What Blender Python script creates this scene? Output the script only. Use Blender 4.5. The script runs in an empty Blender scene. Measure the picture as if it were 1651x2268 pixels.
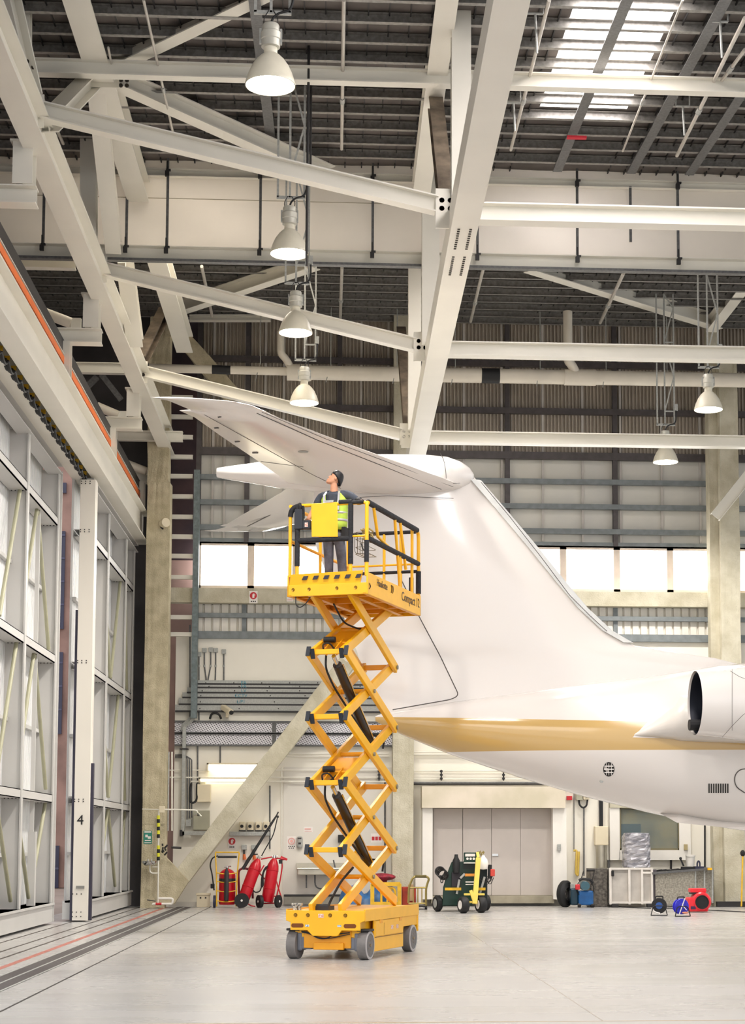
import bpy, bmesh, math, random
from mathutils import Vector, Matrix, Quaternion
random.seed(7)
S = bpy.context.scene
C = S.collection
PI = math.pi
# ------------------------------------------------------------------ camera
FPX, PCX, PCY, EYE = 4000.0, 1020.0, 1502.0, 1.65
TH = math.atan(368.0/FPX)
PSI = math.atan(275.0/FPX*math.cos(TH))
fwd = Vector((math.sin(PSI)*math.cos(TH), math.cos(PSI)*math.cos(TH), math.sin(TH)))
rgt = Vector((math.cos(PSI), -math.sin(PSI), 0))
upv = rgt.cross(fwd)
CAM = Vector((0, 0, EYE))
cd = bpy.data.cameras.new('camera'); cam = bpy.data.objects.new('camera', cd); C.objects.link(cam)
cam.matrix_world = Matrix(((rgt.x, upv.x, -fwd.x, 0), (rgt.y, upv.y, -fwd.y, 0), (rgt.z, upv.z, -fwd.z, EYE), (0, 0, 0, 1)))
cd.sensor_width = 36; cd.lens = FPX*36/2268
cd.shift_x = (825.5-PCX)/2268; cd.shift_y = (PCY-1134)/2268
cd.clip_end = 500
S.camera = cam
# ------------------------------------------------------------------ world, sun, exposure
w = bpy.data.worlds.new('world'); S.world = w; w.use_nodes = True
bg = w.node_tree.nodes['Background']; bg.inputs[0].default_value = (0.97, 0.985, 1.0, 1); bg.inputs[1].default_value = 1.15
S.view_settings.view_transform = 'Standard'; S.view_settings.look = 'None'
S.view_settings.exposure = 0.42; S.view_settings.gamma = 1.0; S.view_settings.use_curve_mapping = False
sd = bpy.data.lights.new('sun', 'SUN'); sun = bpy.data.objects.new('sun', sd); C.objects.link(sun)
sd.energy = .25; sd.angle = math.radians(25); sd.color = (1, .97, .95)
sun.rotation_euler = (math.radians(66), 0, math.radians(-22)); sun.location = (0, -30, 40)
ARD = []
def area(loc, rot, sx, sy, e, col=(1, .96, .9)):
    d = bpy.data.lights.new('hall_light', 'AREA'); d.shape = 'RECTANGLE'; d.size = sx; d.size_y = sy; d.energy = e; d.color = col
    o = bpy.data.objects.new('hall_light', d); C.objects.link(o); o.location = loc; o.rotation_euler = rot
    return o
# ------------------------------------------------------------------ helpers
def V(u, v, Y):
    d = rgt*((u-PCX)/FPX) - upv*((v-PCY)/FPX) + fwd
    return CAM + d*(Y/d.y)
def G(u, v, Z=0.0):
    d = rgt*((u-PCX)/FPX) - upv*((v-PCY)/FPX) + fwd
    return CAM + d*((Z-EYE)/d.z)
def VX(u, v, X):
    d = rgt*((u-PCX)/FPX) - upv*((v-PCY)/FPX) + fwd
    return CAM + d*(X/d.x)
def lin(c):
    return tuple(((x/12.92) if x <= .04045 else ((x+.055)/1.055)**2.4) for x in [y/255. for y in c])+(1,)
MATS = {}
def mat(name, col, rough=.5, metal=0, var=.06, scale=3.0, bump=0, bscale=40, emit=None, estr=0, col2=None, stretch=None, spec=.5, trans=0, alpha=1, coat=0):
    if name in MATS: return MATS[name]
    m = bpy.data.materials.new(name); m.use_nodes = True; MATS[name] = m
    nt = m.node_tree; b = nt.nodes['Principled BSDF']; L = nt.links
    c1 = lin(col)
    c2 = lin(col2) if col2 else tuple(max(0, x*(1-var*2.2)) for x in c1[:3])+(1,)
    tc = nt.nodes.new('ShaderNodeTexCoord'); mp = nt.nodes.new('ShaderNodeMapping')
    if stretch: mp.inputs['Scale'].default_value = stretch
    L.new(tc.outputs['Object'], mp.inputs[0])
    n = nt.nodes.new('ShaderNodeTexNoise'); n.inputs['Scale'].default_value = scale; n.inputs['Detail'].default_value = 5
    L.new(mp.outputs[0], n.inputs['Vector'])
    r = nt.nodes.new('ShaderNodeValToRGB'); r.color_ramp.elements[0].position = .35; r.color_ramp.elements[1].position = .65
    r.color_ramp.elements[0].color = c2; r.color_ramp.elements[1].color = c1
    L.new(n.outputs[0], r.inputs[0]); L.new(r.outputs[0], b.inputs['Base Color'])
    b.inputs['Roughness'].default_value = rough; b.inputs['Metallic'].default_value = metal
    b.inputs['Specular IOR Level'].default_value = spec
    if coat: b.inputs['Coat Weight'].default_value = coat; b.inputs['Coat Roughness'].default_value = .08
    if trans: b.inputs['Transmission Weight'].default_value = trans
    if alpha < 1: b.inputs['Alpha'].default_value = alpha
    if bump:
        n2 = nt.nodes.new('ShaderNodeTexNoise'); n2.inputs['Scale'].default_value = bscale; n2.inputs['Detail'].default_value = 4
        L.new(mp.outputs[0], n2.inputs['Vector'])
        bp = nt.nodes.new('ShaderNodeBump'); bp.inputs['Strength'].default_value = bump; bp.inputs['Distance'].default_value = .02
        L.new(n2.outputs[0], bp.inputs['Height']); L.new(bp.outputs[0], b.inputs['Normal'])
    if emit:
        b.inputs['Emission Color'].default_value = lin(emit); b.inputs['Emission Strength'].default_value = estr
    return m
def orth(d, up):
    d = d.normalized(); up = Vector(up)
    if abs(d.dot(up.normalized())) > .995: up = Vector((0, 1, 0)) if abs(d.y) < .9 else Vector((1, 0, 0))
    s = d.cross(up).normalized(); return s, s.cross(d).normalized()
class MB:
    def __init__(self): self.bm = bmesh.new()
    def add(self, vs, fs):
        V_ = [self.bm.verts.new(v) for v in vs]
        for f in fs:
            try: self.bm.faces.new([V_[i] for i in f])
            except ValueError: pass
        return V_
    def hexa(self, p):
        self.add(p, [(0, 3, 2, 1), (4, 5, 6, 7), (0, 1, 5, 4), (1, 2, 6, 5), (2, 3, 7, 6), (3, 0, 4, 7)]); return self
    def bx(self, x0, x1, y0, y1, z0, z1):
        return self.hexa([(x0, y0, z0), (x1, y0, z0), (x1, y1, z0), (x0, y1, z0), (x0, y0, z1), (x1, y0, z1), (x1, y1, z1), (x0, y1, z1)])
    def bar(self, a, b, w, h, up=(0, 0, 1)):
        a = Vector(a); b = Vector(b); s, u = orth(b-a, up)
        q = [(-w/2, -h/2), (w/2, -h/2), (w/2, h/2), (-w/2, h/2)]
        self.loft([[a+s*x+u*y for x, y in q], [b+s*x+u*y for x, y in q]]); return self
    def sect(self, a, b, poly, up=(0, 0, 1)):
        a = Vector(a); b = Vector(b); s, u = orth(b-a, up)
        self.loft([[a+s*x+u*y for x, y in poly], [b+s*x+u*y for x, y in poly]]); return self
    def ibeam(self, a, b, w, h, t=.02, up=(0, 0, 1), tw=None):
        tw = tw or t*.7
        a = Vector(a); b = Vector(b); s, u = orth(b-a, up)
        self.bar(a+u*(h/2-t/2), b+u*(h/2-t/2), w, t, up); self.bar(a-u*(h/2-t/2), b-u*(h/2-t/2), w, t, up)
        self.bar(a, b, tw, h-2*t, up); return self
    def chan(self, a, b, w, h, t=.012, up=(0, 0, 1), side=1):
        a = Vector(a); b = Vector(b); s, u = orth(b-a, up)
        self.bar(a+u*(h/2-t/2), b+u*(h/2-t/2), w, t, up); self.bar(a-u*(h/2-t/2), b-u*(h/2-t/2), w, t, up)
        o = s*(w/2-t/2)*side; self.bar(a+o, b+o, t, h-2*t, up); return self
    def loft(self, rings, caps=True, close=True):
        n = len(rings[0]); R = [[self.bm.verts.new(p) for p in r] for r in rings]
        for i in range(len(R)-1):
            for j in range(n if close else n-1):
                k = (j+1) % n
                try: self.bm.faces.new((R[i][j], R[i][k], R[i+1][k], R[i+1][j]))
                except ValueError: pass
        if caps:
            for r in (R[0][::-1], R[-1]):
                try: self.bm.faces.new(r)
                except ValueError: pass
        return self
    def cyl(self, a, b, r, r2=None, n=14, caps=True):
        a = Vector(a); b = Vector(b); s, u = orth(b-a, (0, 0, 1)); r2 = r if r2 is None else r2
        self.loft([[a+(s*math.cos(t)+u*math.sin(t))*r for t in [2*PI*i/n for i in range(n)]],
                   [b+(s*math.cos(t)+u*math.sin(t))*r2 for t in [2*PI*i/n for i in range(n)]]], caps); return self
    def tube(self, pts, r, n=8):
        pts = [Vector(p) for p in pts]; rings = []; s = u = None
        if 3 <= len(pts) <= 24 and not isinstance(r, (list, tuple)):      # round the bends
            out = [pts[0]]
            for a, b, c in zip(pts[:-2], pts[1:-1], pts[2:]):
                l = min(.48*min((b-a).length, (c-b).length), max(10*r, .06))
                if l < 1e-4: out.append(b); continue
                p0 = b+(a-b).normalized()*l; p1 = b+(c-b).normalized()*l
                for k in range(5):
                    t = k/4; out.append(p0*(1-t)**2+b*2*t*(1-t)+p1*t*t)
            pts = out+[pts[-1]]
            pts = [p for i, p in enumerate(pts) if i == 0 or (p-pts[i-1]).length > 1e-5]
        for i, p in enumerate(pts):
            d = (pts[min(i+1, len(pts)-1)]-pts[max(i-1, 0)])
            if d.length < 1e-6: d = Vector((0, 0, 1))
            if s is None: s, u = orth(d, (0, 0, 1))
            else:
                d.normalize(); s = (s-d*s.dot(d)); s = s.normalized() if s.length > 1e-4 else orth(d, (0, 0, 1))[0]; u = s.cross(d).normalized()
            rr = r[i] if isinstance(r, (list, tuple)) else r
            rings.append([p+(s*math.cos(t)+u*math.sin(t))*rr for t in [2*PI*k/n for k in range(n)]])
        return self.loft(rings)
    def lathe(self, prof, o, ax=(0, 0, 1), n=24, caps=False):
        o = Vector(o); a = Vector(ax).normalized(); s, u = orth(a, (0, 1, 0) if abs(a.y) < .9 else (1, 0, 0))
        return self.loft([[o+a*t+(s*math.cos(k)+u*math.sin(k))*r for k in [2*PI*i/n for i in range(n)]] for r, t in prof], caps)
    def prism(self, poly, vec):
        vec = Vector(vec); p = [Vector(q) for q in poly]
        return self.loft([p, [q+vec for q in p]])
    def ball(self, c, r, n=12, sc=(1, 1, 1)):
        c = Vector(c)
        return self.loft([[c+Vector((math.cos(t)*math.cos(e)*r*sc[0], math.sin(t)*math.cos(e)*r*sc[1], math.sin(e)*r*sc[2])) for t in [2*PI*i/n for i in range(n)]] for e in [-PI/2+.05+(PI-.1)*j/(n//2) for j in range(n//2+1)]])
    def corr(self, o, du, dn, L, z0, z1, pitch, dep, top=.35, low=.35):
        # trapezoid corrugated sheet running along du, ribs vertical, bulging along dn
        o = Vector(o); du = Vector(du); dn = Vector(dn); k = int(L/pitch); pr = []
        for i in range(k+1):
            b = i*pitch; r = (1-top-low)/2*pitch
            pr += [(b, 0), (b+low*pitch, 0), (b+low*pitch+r, dep), (b+low*pitch+r+top*pitch, dep)]
        vs = []
        for t, d in pr: p = o+du*t+dn*d; vs += [p+Vector((0, 0, z0-o.z)), p+Vector((0, 0, z1-o.z))]
        self.add(vs, [(2*i, 2*i+2, 2*i+3, 2*i+1) for i in range(len(pr)-1)]); return self
    def pb(self, u0, v0, u1, v1, Y, dep):
        # box whose front face shows as that rectangle of the view at distance Y, dep deep
        a = V(u0, v1, Y); b = V(u1, v0, Y)
        return self.bx(a.x, b.x, Y, Y+dep, a.z, b.z)
    def build(self, name, m, parent=None, smooth=False, bevel=0, **tg):
        bm = self.bm
        bmesh.ops.recalc_face_normals(bm, faces=bm.faces)
        me = bpy.data.meshes.new(name); o = bpy.data.objects.new(name, me)
        if parent is not None:
            off = parent.get('_org'); off = Vector(off) if off else Vector((0, 0, 0))
            o.parent = parent; o['_org'] = list(off)
        elif len(bm.verts):
            xs = [v.co for v in bm.verts]
            off = Vector(((min(v.x for v in xs)+max(v.x for v in xs))/2, (min(v.y for v in xs)+max(v.y for v in xs))/2, min(v.z for v in xs)))
            o.location = off; o['_org'] = list(off)
        for v in bm.verts: v.co -= off
        bm.to_mesh(me); bm.free()
        me.materials.append(m)
        if smooth:
            for p in me.polygons: p.use_smooth = True
            try: me.set_sharp_from_angle(angle=math.radians(40))
            except Exception: pass
        if bevel:
            b = o.modifiers.new('bevel', 'BEVEL'); b.width = bevel; b.segments = 2; b.limit_method = 'ANGLE'
        C.objects.link(o)
        for k, v in tg.items(): o[k] = v
        return o
def tag(o, label, cat, group=None, kind=None):
    o['label'] = label; o['category'] = cat
    if group: o['group'] = group
    if kind: o['kind'] = kind
    return o
def st(o): o['kind'] = 'structure'; return o
def lab(o, s): o['label'] = s; return o
def thing(name, label, cat, loc=(0, 0, 0), rz=0, group=None, local=False):
    o = bpy.data.objects.new(name, None); C.objects.link(o); o.empty_display_size = .1
    o.location = loc; o.rotation_euler = (0, 0, rz)
    o['_org'] = [0, 0, 0] if local else list(loc)
    return tag(o, label, cat, group)
def dup(root, loc, rz=None, label=None):
    r = root.copy(); C.objects.link(r); r.location = loc
    if rz is not None: r.rotation_euler = (0, 0, rz)
    if label: r['label'] = label
    for ch in list(root.children):
        c = ch.copy(); C.objects.link(c); c.parent = r
        for g in list(ch.children):
            d = g.copy(); C.objects.link(d); d.parent = c
    return r
def text_mesh(name, s, size, m, parent, M, ext=.002):
    # flat raised lettering; M places the text's own x right / y up plane
    cu = bpy.data.curves.new(name, 'FONT'); cu.body = s; cu.size = size; cu.extrude = ext; cu.align_x = 'CENTER'; cu.align_y = 'CENTER'
    t = bpy.data.objects.new('t', cu); C.objects.link(t); bpy.context.view_layer.update()
    me = bpy.data.meshes.new_from_object(t.evaluated_get(bpy.context.evaluated_depsgraph_get())); bpy.data.objects.remove(t)
    off = Vector(parent.get('_org')) if parent is not None and parent.get('_org') else Vector((0, 0, 0))
    for v in me.vertices: v.co = (M @ v.co) - off
    me.materials.clear(); me.materials.append(m); me.name = name
    o = bpy.data.objects.new(name, me); C.objects.link(o); o.parent = parent; o['_org'] = list(off)
    return o
def face_cam(p):  # plane facing -Y
    return Matrix.Translation(Vector(p)) @ Matrix(((1, 0, 0, 0), (0, 0, -1, 0), (0, 1, 0, 0), (0, 0, 0, 1)))
# ------------------------------------------------------------------ materials
STEEL = mat('cream_steel_paint', (230, 226, 214), .38, var=.03, scale=.8)
STEELB = mat('brown_primer_steel', (140, 126, 108), .6, var=.2, scale=3, col2=(92, 80, 68))
GALV = mat('galvanised_steel', (176, 177, 172), .45, .1, var=.1, scale=25)
GALVD = mat('dark_galvanised_steel', (104, 104, 104), .5, .1, var=.15, scale=20)
DOORG = mat('door_grey_paint', (198, 196, 192), .45, var=.02, scale=1)
CLAD = mat('pale_cladding', (228, 228, 228), .45, .1, var=.03, scale=1)
FIRE = mat('sprayed_fireproofing', (204, 193, 164), .95, var=.2, scale=3.2, col2=(178, 167, 138), bump=1, bscale=30)
FIREG = mat('grey_fireproofing', (206, 200, 180), .95, var=.2, scale=2.4, col2=(184, 177, 154), bump=.8, bscale=26)
WALLC = mat('cream_wall_paint', (242, 237, 224), .6, var=.03, scale=.7)
WALLG = mat('grey_wall_paint', (222, 217, 207), .6, var=.03, scale=.9)
DARKROOF = mat('roof_sheet', (104, 97, 92), .7, .2, var=.15, scale=2)
PURL = mat('purlin_galvanised', (150, 147, 142), .45, .3, var=.15, scale=14)
BLACK = mat('black_rubber', (22, 22, 24), .6)
DARK = mat('dark_metal', (52, 50, 50), .5, .3)
CHROME = mat('chrome', (220, 220, 218), .15, 1)
WHITE = mat('white_paint', (238, 234, 226), .4, var=.02)
PLANE = mat('aircraft_white', (228, 222, 216), .16, var=.01, scale=.5, coat=.6)
YEL = mat('lift_yellow', (248, 184, 22), .38, var=.03, scale=4)
YELD = mat('aged_yellow', (236, 186, 40), .45, var=.1, scale=8)
RED = mat('extinguisher_red', (196, 14, 34), .3, var=.05, scale=6)
TARP = mat('curtain_sheet', (232, 224, 208), .7, var=.05, scale=.9, bump=.35, bscale=2)
_nt = TARP.node_tree; _b = _nt.nodes['Principled BSDF']; _t = _nt.nodes.new('ShaderNodeBsdfTranslucent'); _t.inputs[0].default_value = (.9, .84, .78, 1)
_m = _nt.nodes.new('ShaderNodeMixShader'); _m.inputs[0].default_value = .4
_nt.links.new(_b.outputs[0], _m.inputs[1]); _nt.links.new(_t.outputs[0], _m.inputs[2]); _nt.links.new(_m.outputs[0], [x for x in _nt.nodes if x.type == 'OUTPUT_MATERIAL'][0].inputs[0])
PIPE = mat('white_pipe', (222, 214, 198), .45, var=.04, scale=2)
# ================================================================== SETTING
BY = 49.0
def cm(): return MB()
# floor
def floor_mat():
    m = mat('epoxy_floor', (180, 178, 176), .3, var=.02, scale=.3, stretch=(.3, 1.2, 1), spec=.5, col2=(175, 172, 169))
    nt = m.node_tree; b = nt.nodes['Principled BSDF']
    n = nt.nodes.new('ShaderNodeTexNoise'); n.inputs['Scale'].default_value = 1.2; n.inputs['Detail'].default_value = 6
    mp = [x for x in nt.nodes if x.type == 'MAPPING'][0]
    nt.links.new(mp.outputs[0], n.inputs['Vector'])
    r = nt.nodes.new('ShaderNodeMapRange'); r.inputs[1].default_value = .3; r.inputs[2].default_value = .7; r.inputs[3].default_value = .24; r.inputs[4].default_value = .31
    nt.links.new(n.outputs[0], r.inputs[0]); nt.links.new(r.outputs[0], b.inputs['Roughness'])
    return m
st(MB().bx(-6.6, 40, -20, BY+.3, -.3, 0).build('floor', floor_mat()))
apron = mat('apron_concrete', (150, 132, 122), .8, var=.1, scale=.5)
tag(MB().bx(-60, -6.6, -20, 90, -.35, -.02).build('apron', apron), 'pale concrete apron outside the open gap of the hangar doors', 'ground', kind='structure')
GRATE = mat('grate_steel', (84, 78, 76), .8, 0, var=.15, scale=30)
TRACK = mat('track_dark', (70, 60, 54), .6, .2)
REDL = mat('red_floor_paint', (186, 112, 98), .5, var=.15, scale=3)
nt_ = 0
def trim(mb, m, **k):
    global nt_; nt_ += 1
    return st(mb.build('trim_%d' % nt_, m, **k))
def strip(X0, X1, Y0, Y1, m, z=.003): return trim(MB().bx(X0, X1, Y0, Y1, .0005, z), m)
for X in (-5.62, -5.15, -4.83): strip(X-.02, X+.02, 5, 48.3, TRACK)
strip(-4.52, -4.42, 5, 48.4, REDL, .002)
# drain grating with bars
g = MB().bx(-4.2, -3.76, 5, 48.4, .0005, .004)
trim(g, GRATE)
g2 = MB(); g2.bx(-4.21, -4.18, 5, 48.4, .004, .007); g2.bx(-3.995, -3.965, 5, 48.4, .004, .007); g2.bx(-3.78, -3.75, 5, 48.4, .004, .007)
trim(g2, GALV)
JT = mat('floor_joint', (52, 46, 42), .8)
strip(-3.32, -3.295, 5, 48.9, JT, .0025)
strip(-3.3, 40, 17.0, 17.02, mat('tan_joint', (196, 170, 130), .7), .0025)
strip(2.5, 2.515, 17, 48.9, mat('light_joint', (176, 168, 158), .7), .002)
strip(-3.3, 40, 40.0, 40.015, mat('light_joint2', (182, 174, 164), .7), .002)
# ---- back wall. Z of view rows on the wall
def zb(v, u=1000): return V(u, v, BY).z
def xb(u, v=1400): return V(u, v, BY).x
Zfl, Zw0, Zw1, Zfr, Ztop = zb(1415), zb(1309), zb(1207), zb(1004), zb(700)
XL, XR = -5.0, 24.0
XU = xb(436, 1000)
wb = bpy.data.objects.new('wall_back', None); C.objects.link(wb); wb['_org'] = [0, 0, 0]; st(wb)
MB().bx(xb(386, 1700), XR, BY, BY+.25, 0, Zfl).build('lower_wall', WALLC, wb)
MB().bx(XL, XR, BY-.012, BY-.001, 0, .12).build('skirting', WALLG, wb)
LC = mat('corrugated_pale', (238, 233, 222), .5, var=.05)
MB().corr((XU, BY+.1, 0), (1, 0, 0), (0, -1, 0), XR-XU, Zfl, Zw0-.42, .23, .07, top=.72, low=.1).build('pale_corrugated_sheet', LC, wb)
MB().bx(XU, XR, BY+.12, BY+.2, Zfl, Zw0).build('backing', GALVD, wb)
DC = mat('corrugated_taupe', (176, 165, 150), .55, .05, var=.05)
MB().corr((XU, BY+.12, 0), (1, 0, 0), (0, -1, 0), XR-XU, Zfr, Ztop+3, .1, .07, top=.35, low=.42).build('taupe_corrugated_sheet', DC, wb)
FR = mat('frosted_panel', (222, 218, 206), .5, var=.08, scale=.45, col2=(204, 202, 196))
MB().bx(XU, XR, BY+.1, BY+.15, Zw1, Zfr).build('translucent_panel', FR, wb)
# girts
GB = mat('girt_grey', (128, 134, 136), .5, .1, var=.1, scale=6)
GD = mat('girt_dark', (84, 78, 78), .5, .2, var=.1, scale=6)
for v, h, m in ((805, .16, GD), (909, .16, GD), (1008, .2, GD), (1065, .14, GB), (1120, .14, GB), (1175, .14, GB), (1368, .12, GB), (1411, .2, GB)):
    z = zb(v); MB().chan((xb(438), BY-.06, z), (XR, BY-.06, z), .14, h, .015).build('girt', m, wb)
z = zb(1203); MB().bx(XU, XR, BY-.05, BY+.1, z-.04, z+.06).build('window_head', GB, wb)
ML = mat('mullion_light', (196, 190, 182), .5)
for u in (472, 498, 543, 587, 628, 677, 800, 860, 985, 1028, 1112, 1203, 1291, 1375, 1466, 1551):
    x = xb(u, 1000)
    MB().bx(x-.03, x+.03, BY+.01, BY+.05, Zw1, Ztop).build('light_mullion', ML, wb)
for u in (441, 548, 752, 1124, 1362):
    x = xb(u, 1000)
    MB().ibeam((x, BY-.02, Zw1), (x, BY-.02, Ztop), .13, .16, .015, up=(0, 1, 0)).build('dark_post', GD, wb)
for u in (541, 1364):
    x = xb(u, 1380); MB().bx(x-.06, x+.06, BY-.02, BY+.03, Zfl, Zw0-.4).build('dark_post', GB, wb)
# windows strip
WG = mat('window_daylight_glass', (250, 250, 250), .2, emit=(255, 253, 250), estr=5.5, var=0)
WF = mat('window_frame_paint', (232, 216, 200), .5)
nw = 0
ex = [438, 556, 655, 755, 860, 965, 1065, 1150, 1248, 1367, 1485, 1588, 1700, 1815]
for a, b in zip(ex[:-1], ex[1:]):
    nw += 1; x0, x1 = xb(a, 1260), xb(b, 1260)
    f = MB(); t = .09
    f.bx(x0, x1, BY-.02, BY+.1, Zw1, Zw1+.001-t+.054); f.bx(x0, x0+t, BY-.02, BY+.1, Zw0, Zw1); f.bx(x1-t, x1, BY-.02, BY+.1, Zw0, Zw1)
    f.bx(x0, x1, BY-.02, BY+.1, Zw1-t, Zw1); f.bx(x0, x1, BY-.02, BY+.1, Zw0, Zw0+t)
    o = f.build('window_%d' % nw, WF); st(o)
    MB().bx(x0+t, x1-t, BY+.03, BY+.04, Zw0+t, Zw1-t).build('pane', WG, o)
# fireproofed wall beam
za, zc = zb(1343), zb(1311)
o = MB().bx(xb(366), XR, BY-.35, BY-.02, za, zc).build('wall_beam', FIREG); tag(o, 'long grey fireproofed beam running along the back wall just under the bright windows', 'beam')
# eave gutter beam and small roof-edge truss of back wall
o = MB().ibeam((xb(500, 700), BY-.25, zb(701)), (xb(1560, 700), BY-.25, zb(701)), .22, .22, .02).build('eave_beam', STEEL); tag(o, 'pale steel eave beam running along the top of the taupe corrugated wall', 'beam')
# ---- columns on the back wall
def rough(o, s=.02):
    return o
colA = MB()
x0, x1 = xb(314, 1850), xb(366, 1850)
CAY = 47.6
colA.bx(V(314, 1850, CAY).x, V(366, 1850, CAY).x, CAY, CAY+.6, 0, V(340, 1068, CAY).z)
colA.bx(V(327, 1000, CAY).x, V(374, 1000, CAY).x, CAY+.05, CAY+.55, V(340, 1070, CAY).z-.05, V(355, 700, CAY).z)
def subd(mb, cuts=1, amp=.02, seed=1):
    rnd = random.Random(seed)
    bmesh.ops.subdivide_edges(mb.bm, edges=mb.bm.edges[:], cuts=cuts, use_grid_fill=True)
    for v in mb.bm.verts: v.co += Vector((rnd.uniform(-amp, amp), rnd.uniform(-amp, amp)*.5, rnd.uniform(-amp, amp)))
    return mb
CA = thing('fireproofed_column', 'thick tan fireproofed steel column standing beside the left hangar door', 'column', (V(340, 1850, CAY).x, CAY+.3, 0))
subd(colA, 7, .018, 3).build('shaft', FIRE, CA)
gp = MB(); gp.prism([V(366, 693, CAY), V(414, 700, CAY), V(418, 735, CAY), V(395, 745, CAY), V(366, 745, CAY)], (0, .25, 0)); gp.build('top_gusset', FIRE, CA)
gp = MB(); gp.prism([V(350, 1885, CAY-.02), V(362, 1893, CAY-.02), V(418, 1952, CAY-.02), V(386, 2002, CAY-.02), V(350, 2002, CAY-.02)], (0, .3, 0))
gp.build('base_gusset', FIRE, CA)
nodiag = MB()
def slab(pts, Y, dep): return MB().prism([V(a, b, Y) for a, b in pts], (0, dep, 0))
tag(subd(slab([(393, 1924), (418, 1953), (785, 1478), (755, 1455)], CAY+.3, .35), 5, .015, 5).build('diagonal_brace', FIREG), 'thick grey fireproofed diagonal brace rising from the tan column foot behind the yellow lift', 'brace')
tag(subd(slab([(398, 762), (418, 738), (532, 865), (520, 880), (495, 880)], CAY+.3, .35), 4, .015, 6).build('diagonal_brace', FIRE), 'tan fireproofed brace slanting down from the top of the left column', 'brace')
tag(subd(MB().bx(xb(870, 1850)-.02, xb(914, 1850), BY-.6, BY-.05, 0, V(890, 700, BY-.3).z), 6, .015, 8).build('fireproofed_column', FIREG), 'grey fireproofed column behind the tail cone, left of the grey folding doors', 'column')
cc = thing('fireproofed_column', 'broad pale fireproofed column at the right edge of the photo', 'column', (V(1612, 1850, 48).x, 48, 0))
a = V(1600, 1400, 47.8).x; b = V(1642, 1400, 47.8).x
subd(MB().bx(a, b, 47.8, 48.4, 0, V(1620, 790, 47.8).z), 7, .015, 9).build('shaft', FIREG, cc)
subd(MB().bx(a-.24, a+.05, 48.1, 48.5, 0, V(1600, 690, 48.1).z), 7, .012, 10).build('flange_strip', FIREG, cc)
tag(MB().ibeam(V(1585, 1145, 47.3), V(1670, 1035, 47.3)+Vector((1, 0, 1.2)), .2, .3, .02).build('diagonal_brace', STEEL), 'cream steel brace rising to the right off the broad right column', 'brace')
# ---- bay behind the left column: stub girts and galvanised duct
for k, v in enumerate((878, 921, 966, 1010, 1053, 1098, 1143, 1187, 1230, 1277, 1366, 1404)):
    a = V(366, v, 48.6); b = V(427, v, 48.6)
    MB().chan((a.x-.4, 48.7, a.z), (b.x, 48.7, a.z), .12, .11, .012).build('stub_girt', STEEL, wb)
PK = mat('pink_outdoor_wall', (176, 146, 138), .8, var=.15, scale=.8)
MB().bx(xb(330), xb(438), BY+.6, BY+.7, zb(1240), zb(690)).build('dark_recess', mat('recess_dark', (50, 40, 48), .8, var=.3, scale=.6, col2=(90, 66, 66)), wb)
lab(MB().bx(xb(330), xb(438), BY+.6, BY+.7, 0, zb(1240)).build('recess_wall', PK, wb), 'pinkish recess wall')
tag(MB().bx(V(425, 1400, 48.5).x, V(438, 1400, 48.5).x, 48.5, 48.75, V(430, 1590, 48.5).z, V(430, 1040, 48.5).z).build('vertical_duct', mat('blue_galv', (118, 130, 132), .5, .3, var=.15, scale=12)), 'tall narrow blue-grey galvanised duct beside the left column', 'duct')
# ---- recessed folding doors
lt = trim(MB().pb(935, 1742, 1253, 1789, BY-.7, .7), mat('lintel_board', (205, 196, 172), .6, var=.12, scale=1.2, col2=(226, 214, 196)))
trim(MB().pb(936, 1789, 959, 1992, BY-.55, .55), WHITE)
trim(MB().pb(1226, 1789, 1255, 1992, BY-.55, .55), WHITE)
dr = bpy.data.objects.new('door_3', None); C.objects.link(dr); dr['_org'] = [0, 0, 0]; st(dr)
DG = mat('folding_door_grey', (196, 187, 180), .5, var=.02)
for a, b in zip((960, 1026, 1090, 1154), (1025, 1089, 1153, 1221)):
    MB().pb(a, 1791, b, 1983, BY-.12, .05).build('leaf', DG, dr, bevel=.006)
MB().pb(1091, 1891, 1104, 1896, BY-.15, .05).build('handle', CHROME, dr)
trim(MB().pb(956, 1984, 1228, 2001, BY-.5, .5), mat('sill_concrete', (166, 158, 138), .8, var=.15, scale=3))
# ---- ceiling
RS = .074
def roofz(Y): return EYE+13.23+RS*(Y-34.7)
ce = bpy.data.objects.new('ceiling', None); C.objects.link(ce); ce['_org'] = [0, 0, 0]; st(ce)
SX0, SX1 = V(1195, 264, 33).x, V(1392, 264, 33).x
def roofpt(u, v):
    d = rgt*((u-PCX)/FPX) - upv*((v-PCY)/FPX) + fwd
    k = (EYE+13.23-RS*34.7 - CAM.z)/(d.z-RS*d.y); return CAM+d*k
sa, sb = roofpt(1197, 264), roofpt(1392, 264); SX0, SX1, SY1 = sa.x, sb.x, sa.y
def roofslab(x0, x1, y0, y1, up=0.0, th=.06):
    z0, z1 = roofz(y0)+up, roofz(y1)+up
    return MB().hexa([(x0, y0, z0), (x1, y0, z0), (x1, y1, z1), (x0, y1, z1), (x0, y0, z0+th), (x1, y0, z0+th), (x1, y1, z1+th), (x0, y1, z1+th)])
roofslab(-9, SX0, 8, BY+.5, .24).build('roof_sheet', DARKROOF, ce)
roofslab(SX1, 24, 8, BY+.5, .24).build('roof_sheet', DARKROOF, ce)
roofslab(SX0, SX1, SY1, 35.6, .24).build('roof_sheet', DARKROOF, ce)
roofslab(SX0, SX1, 41.5, BY+.5, .24).build('roof_sheet', DARKROOF, ce)
SKY = mat('skylight_panel', (250, 246, 242), .4, emit=(255, 248, 246), estr=12, var=0)
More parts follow.
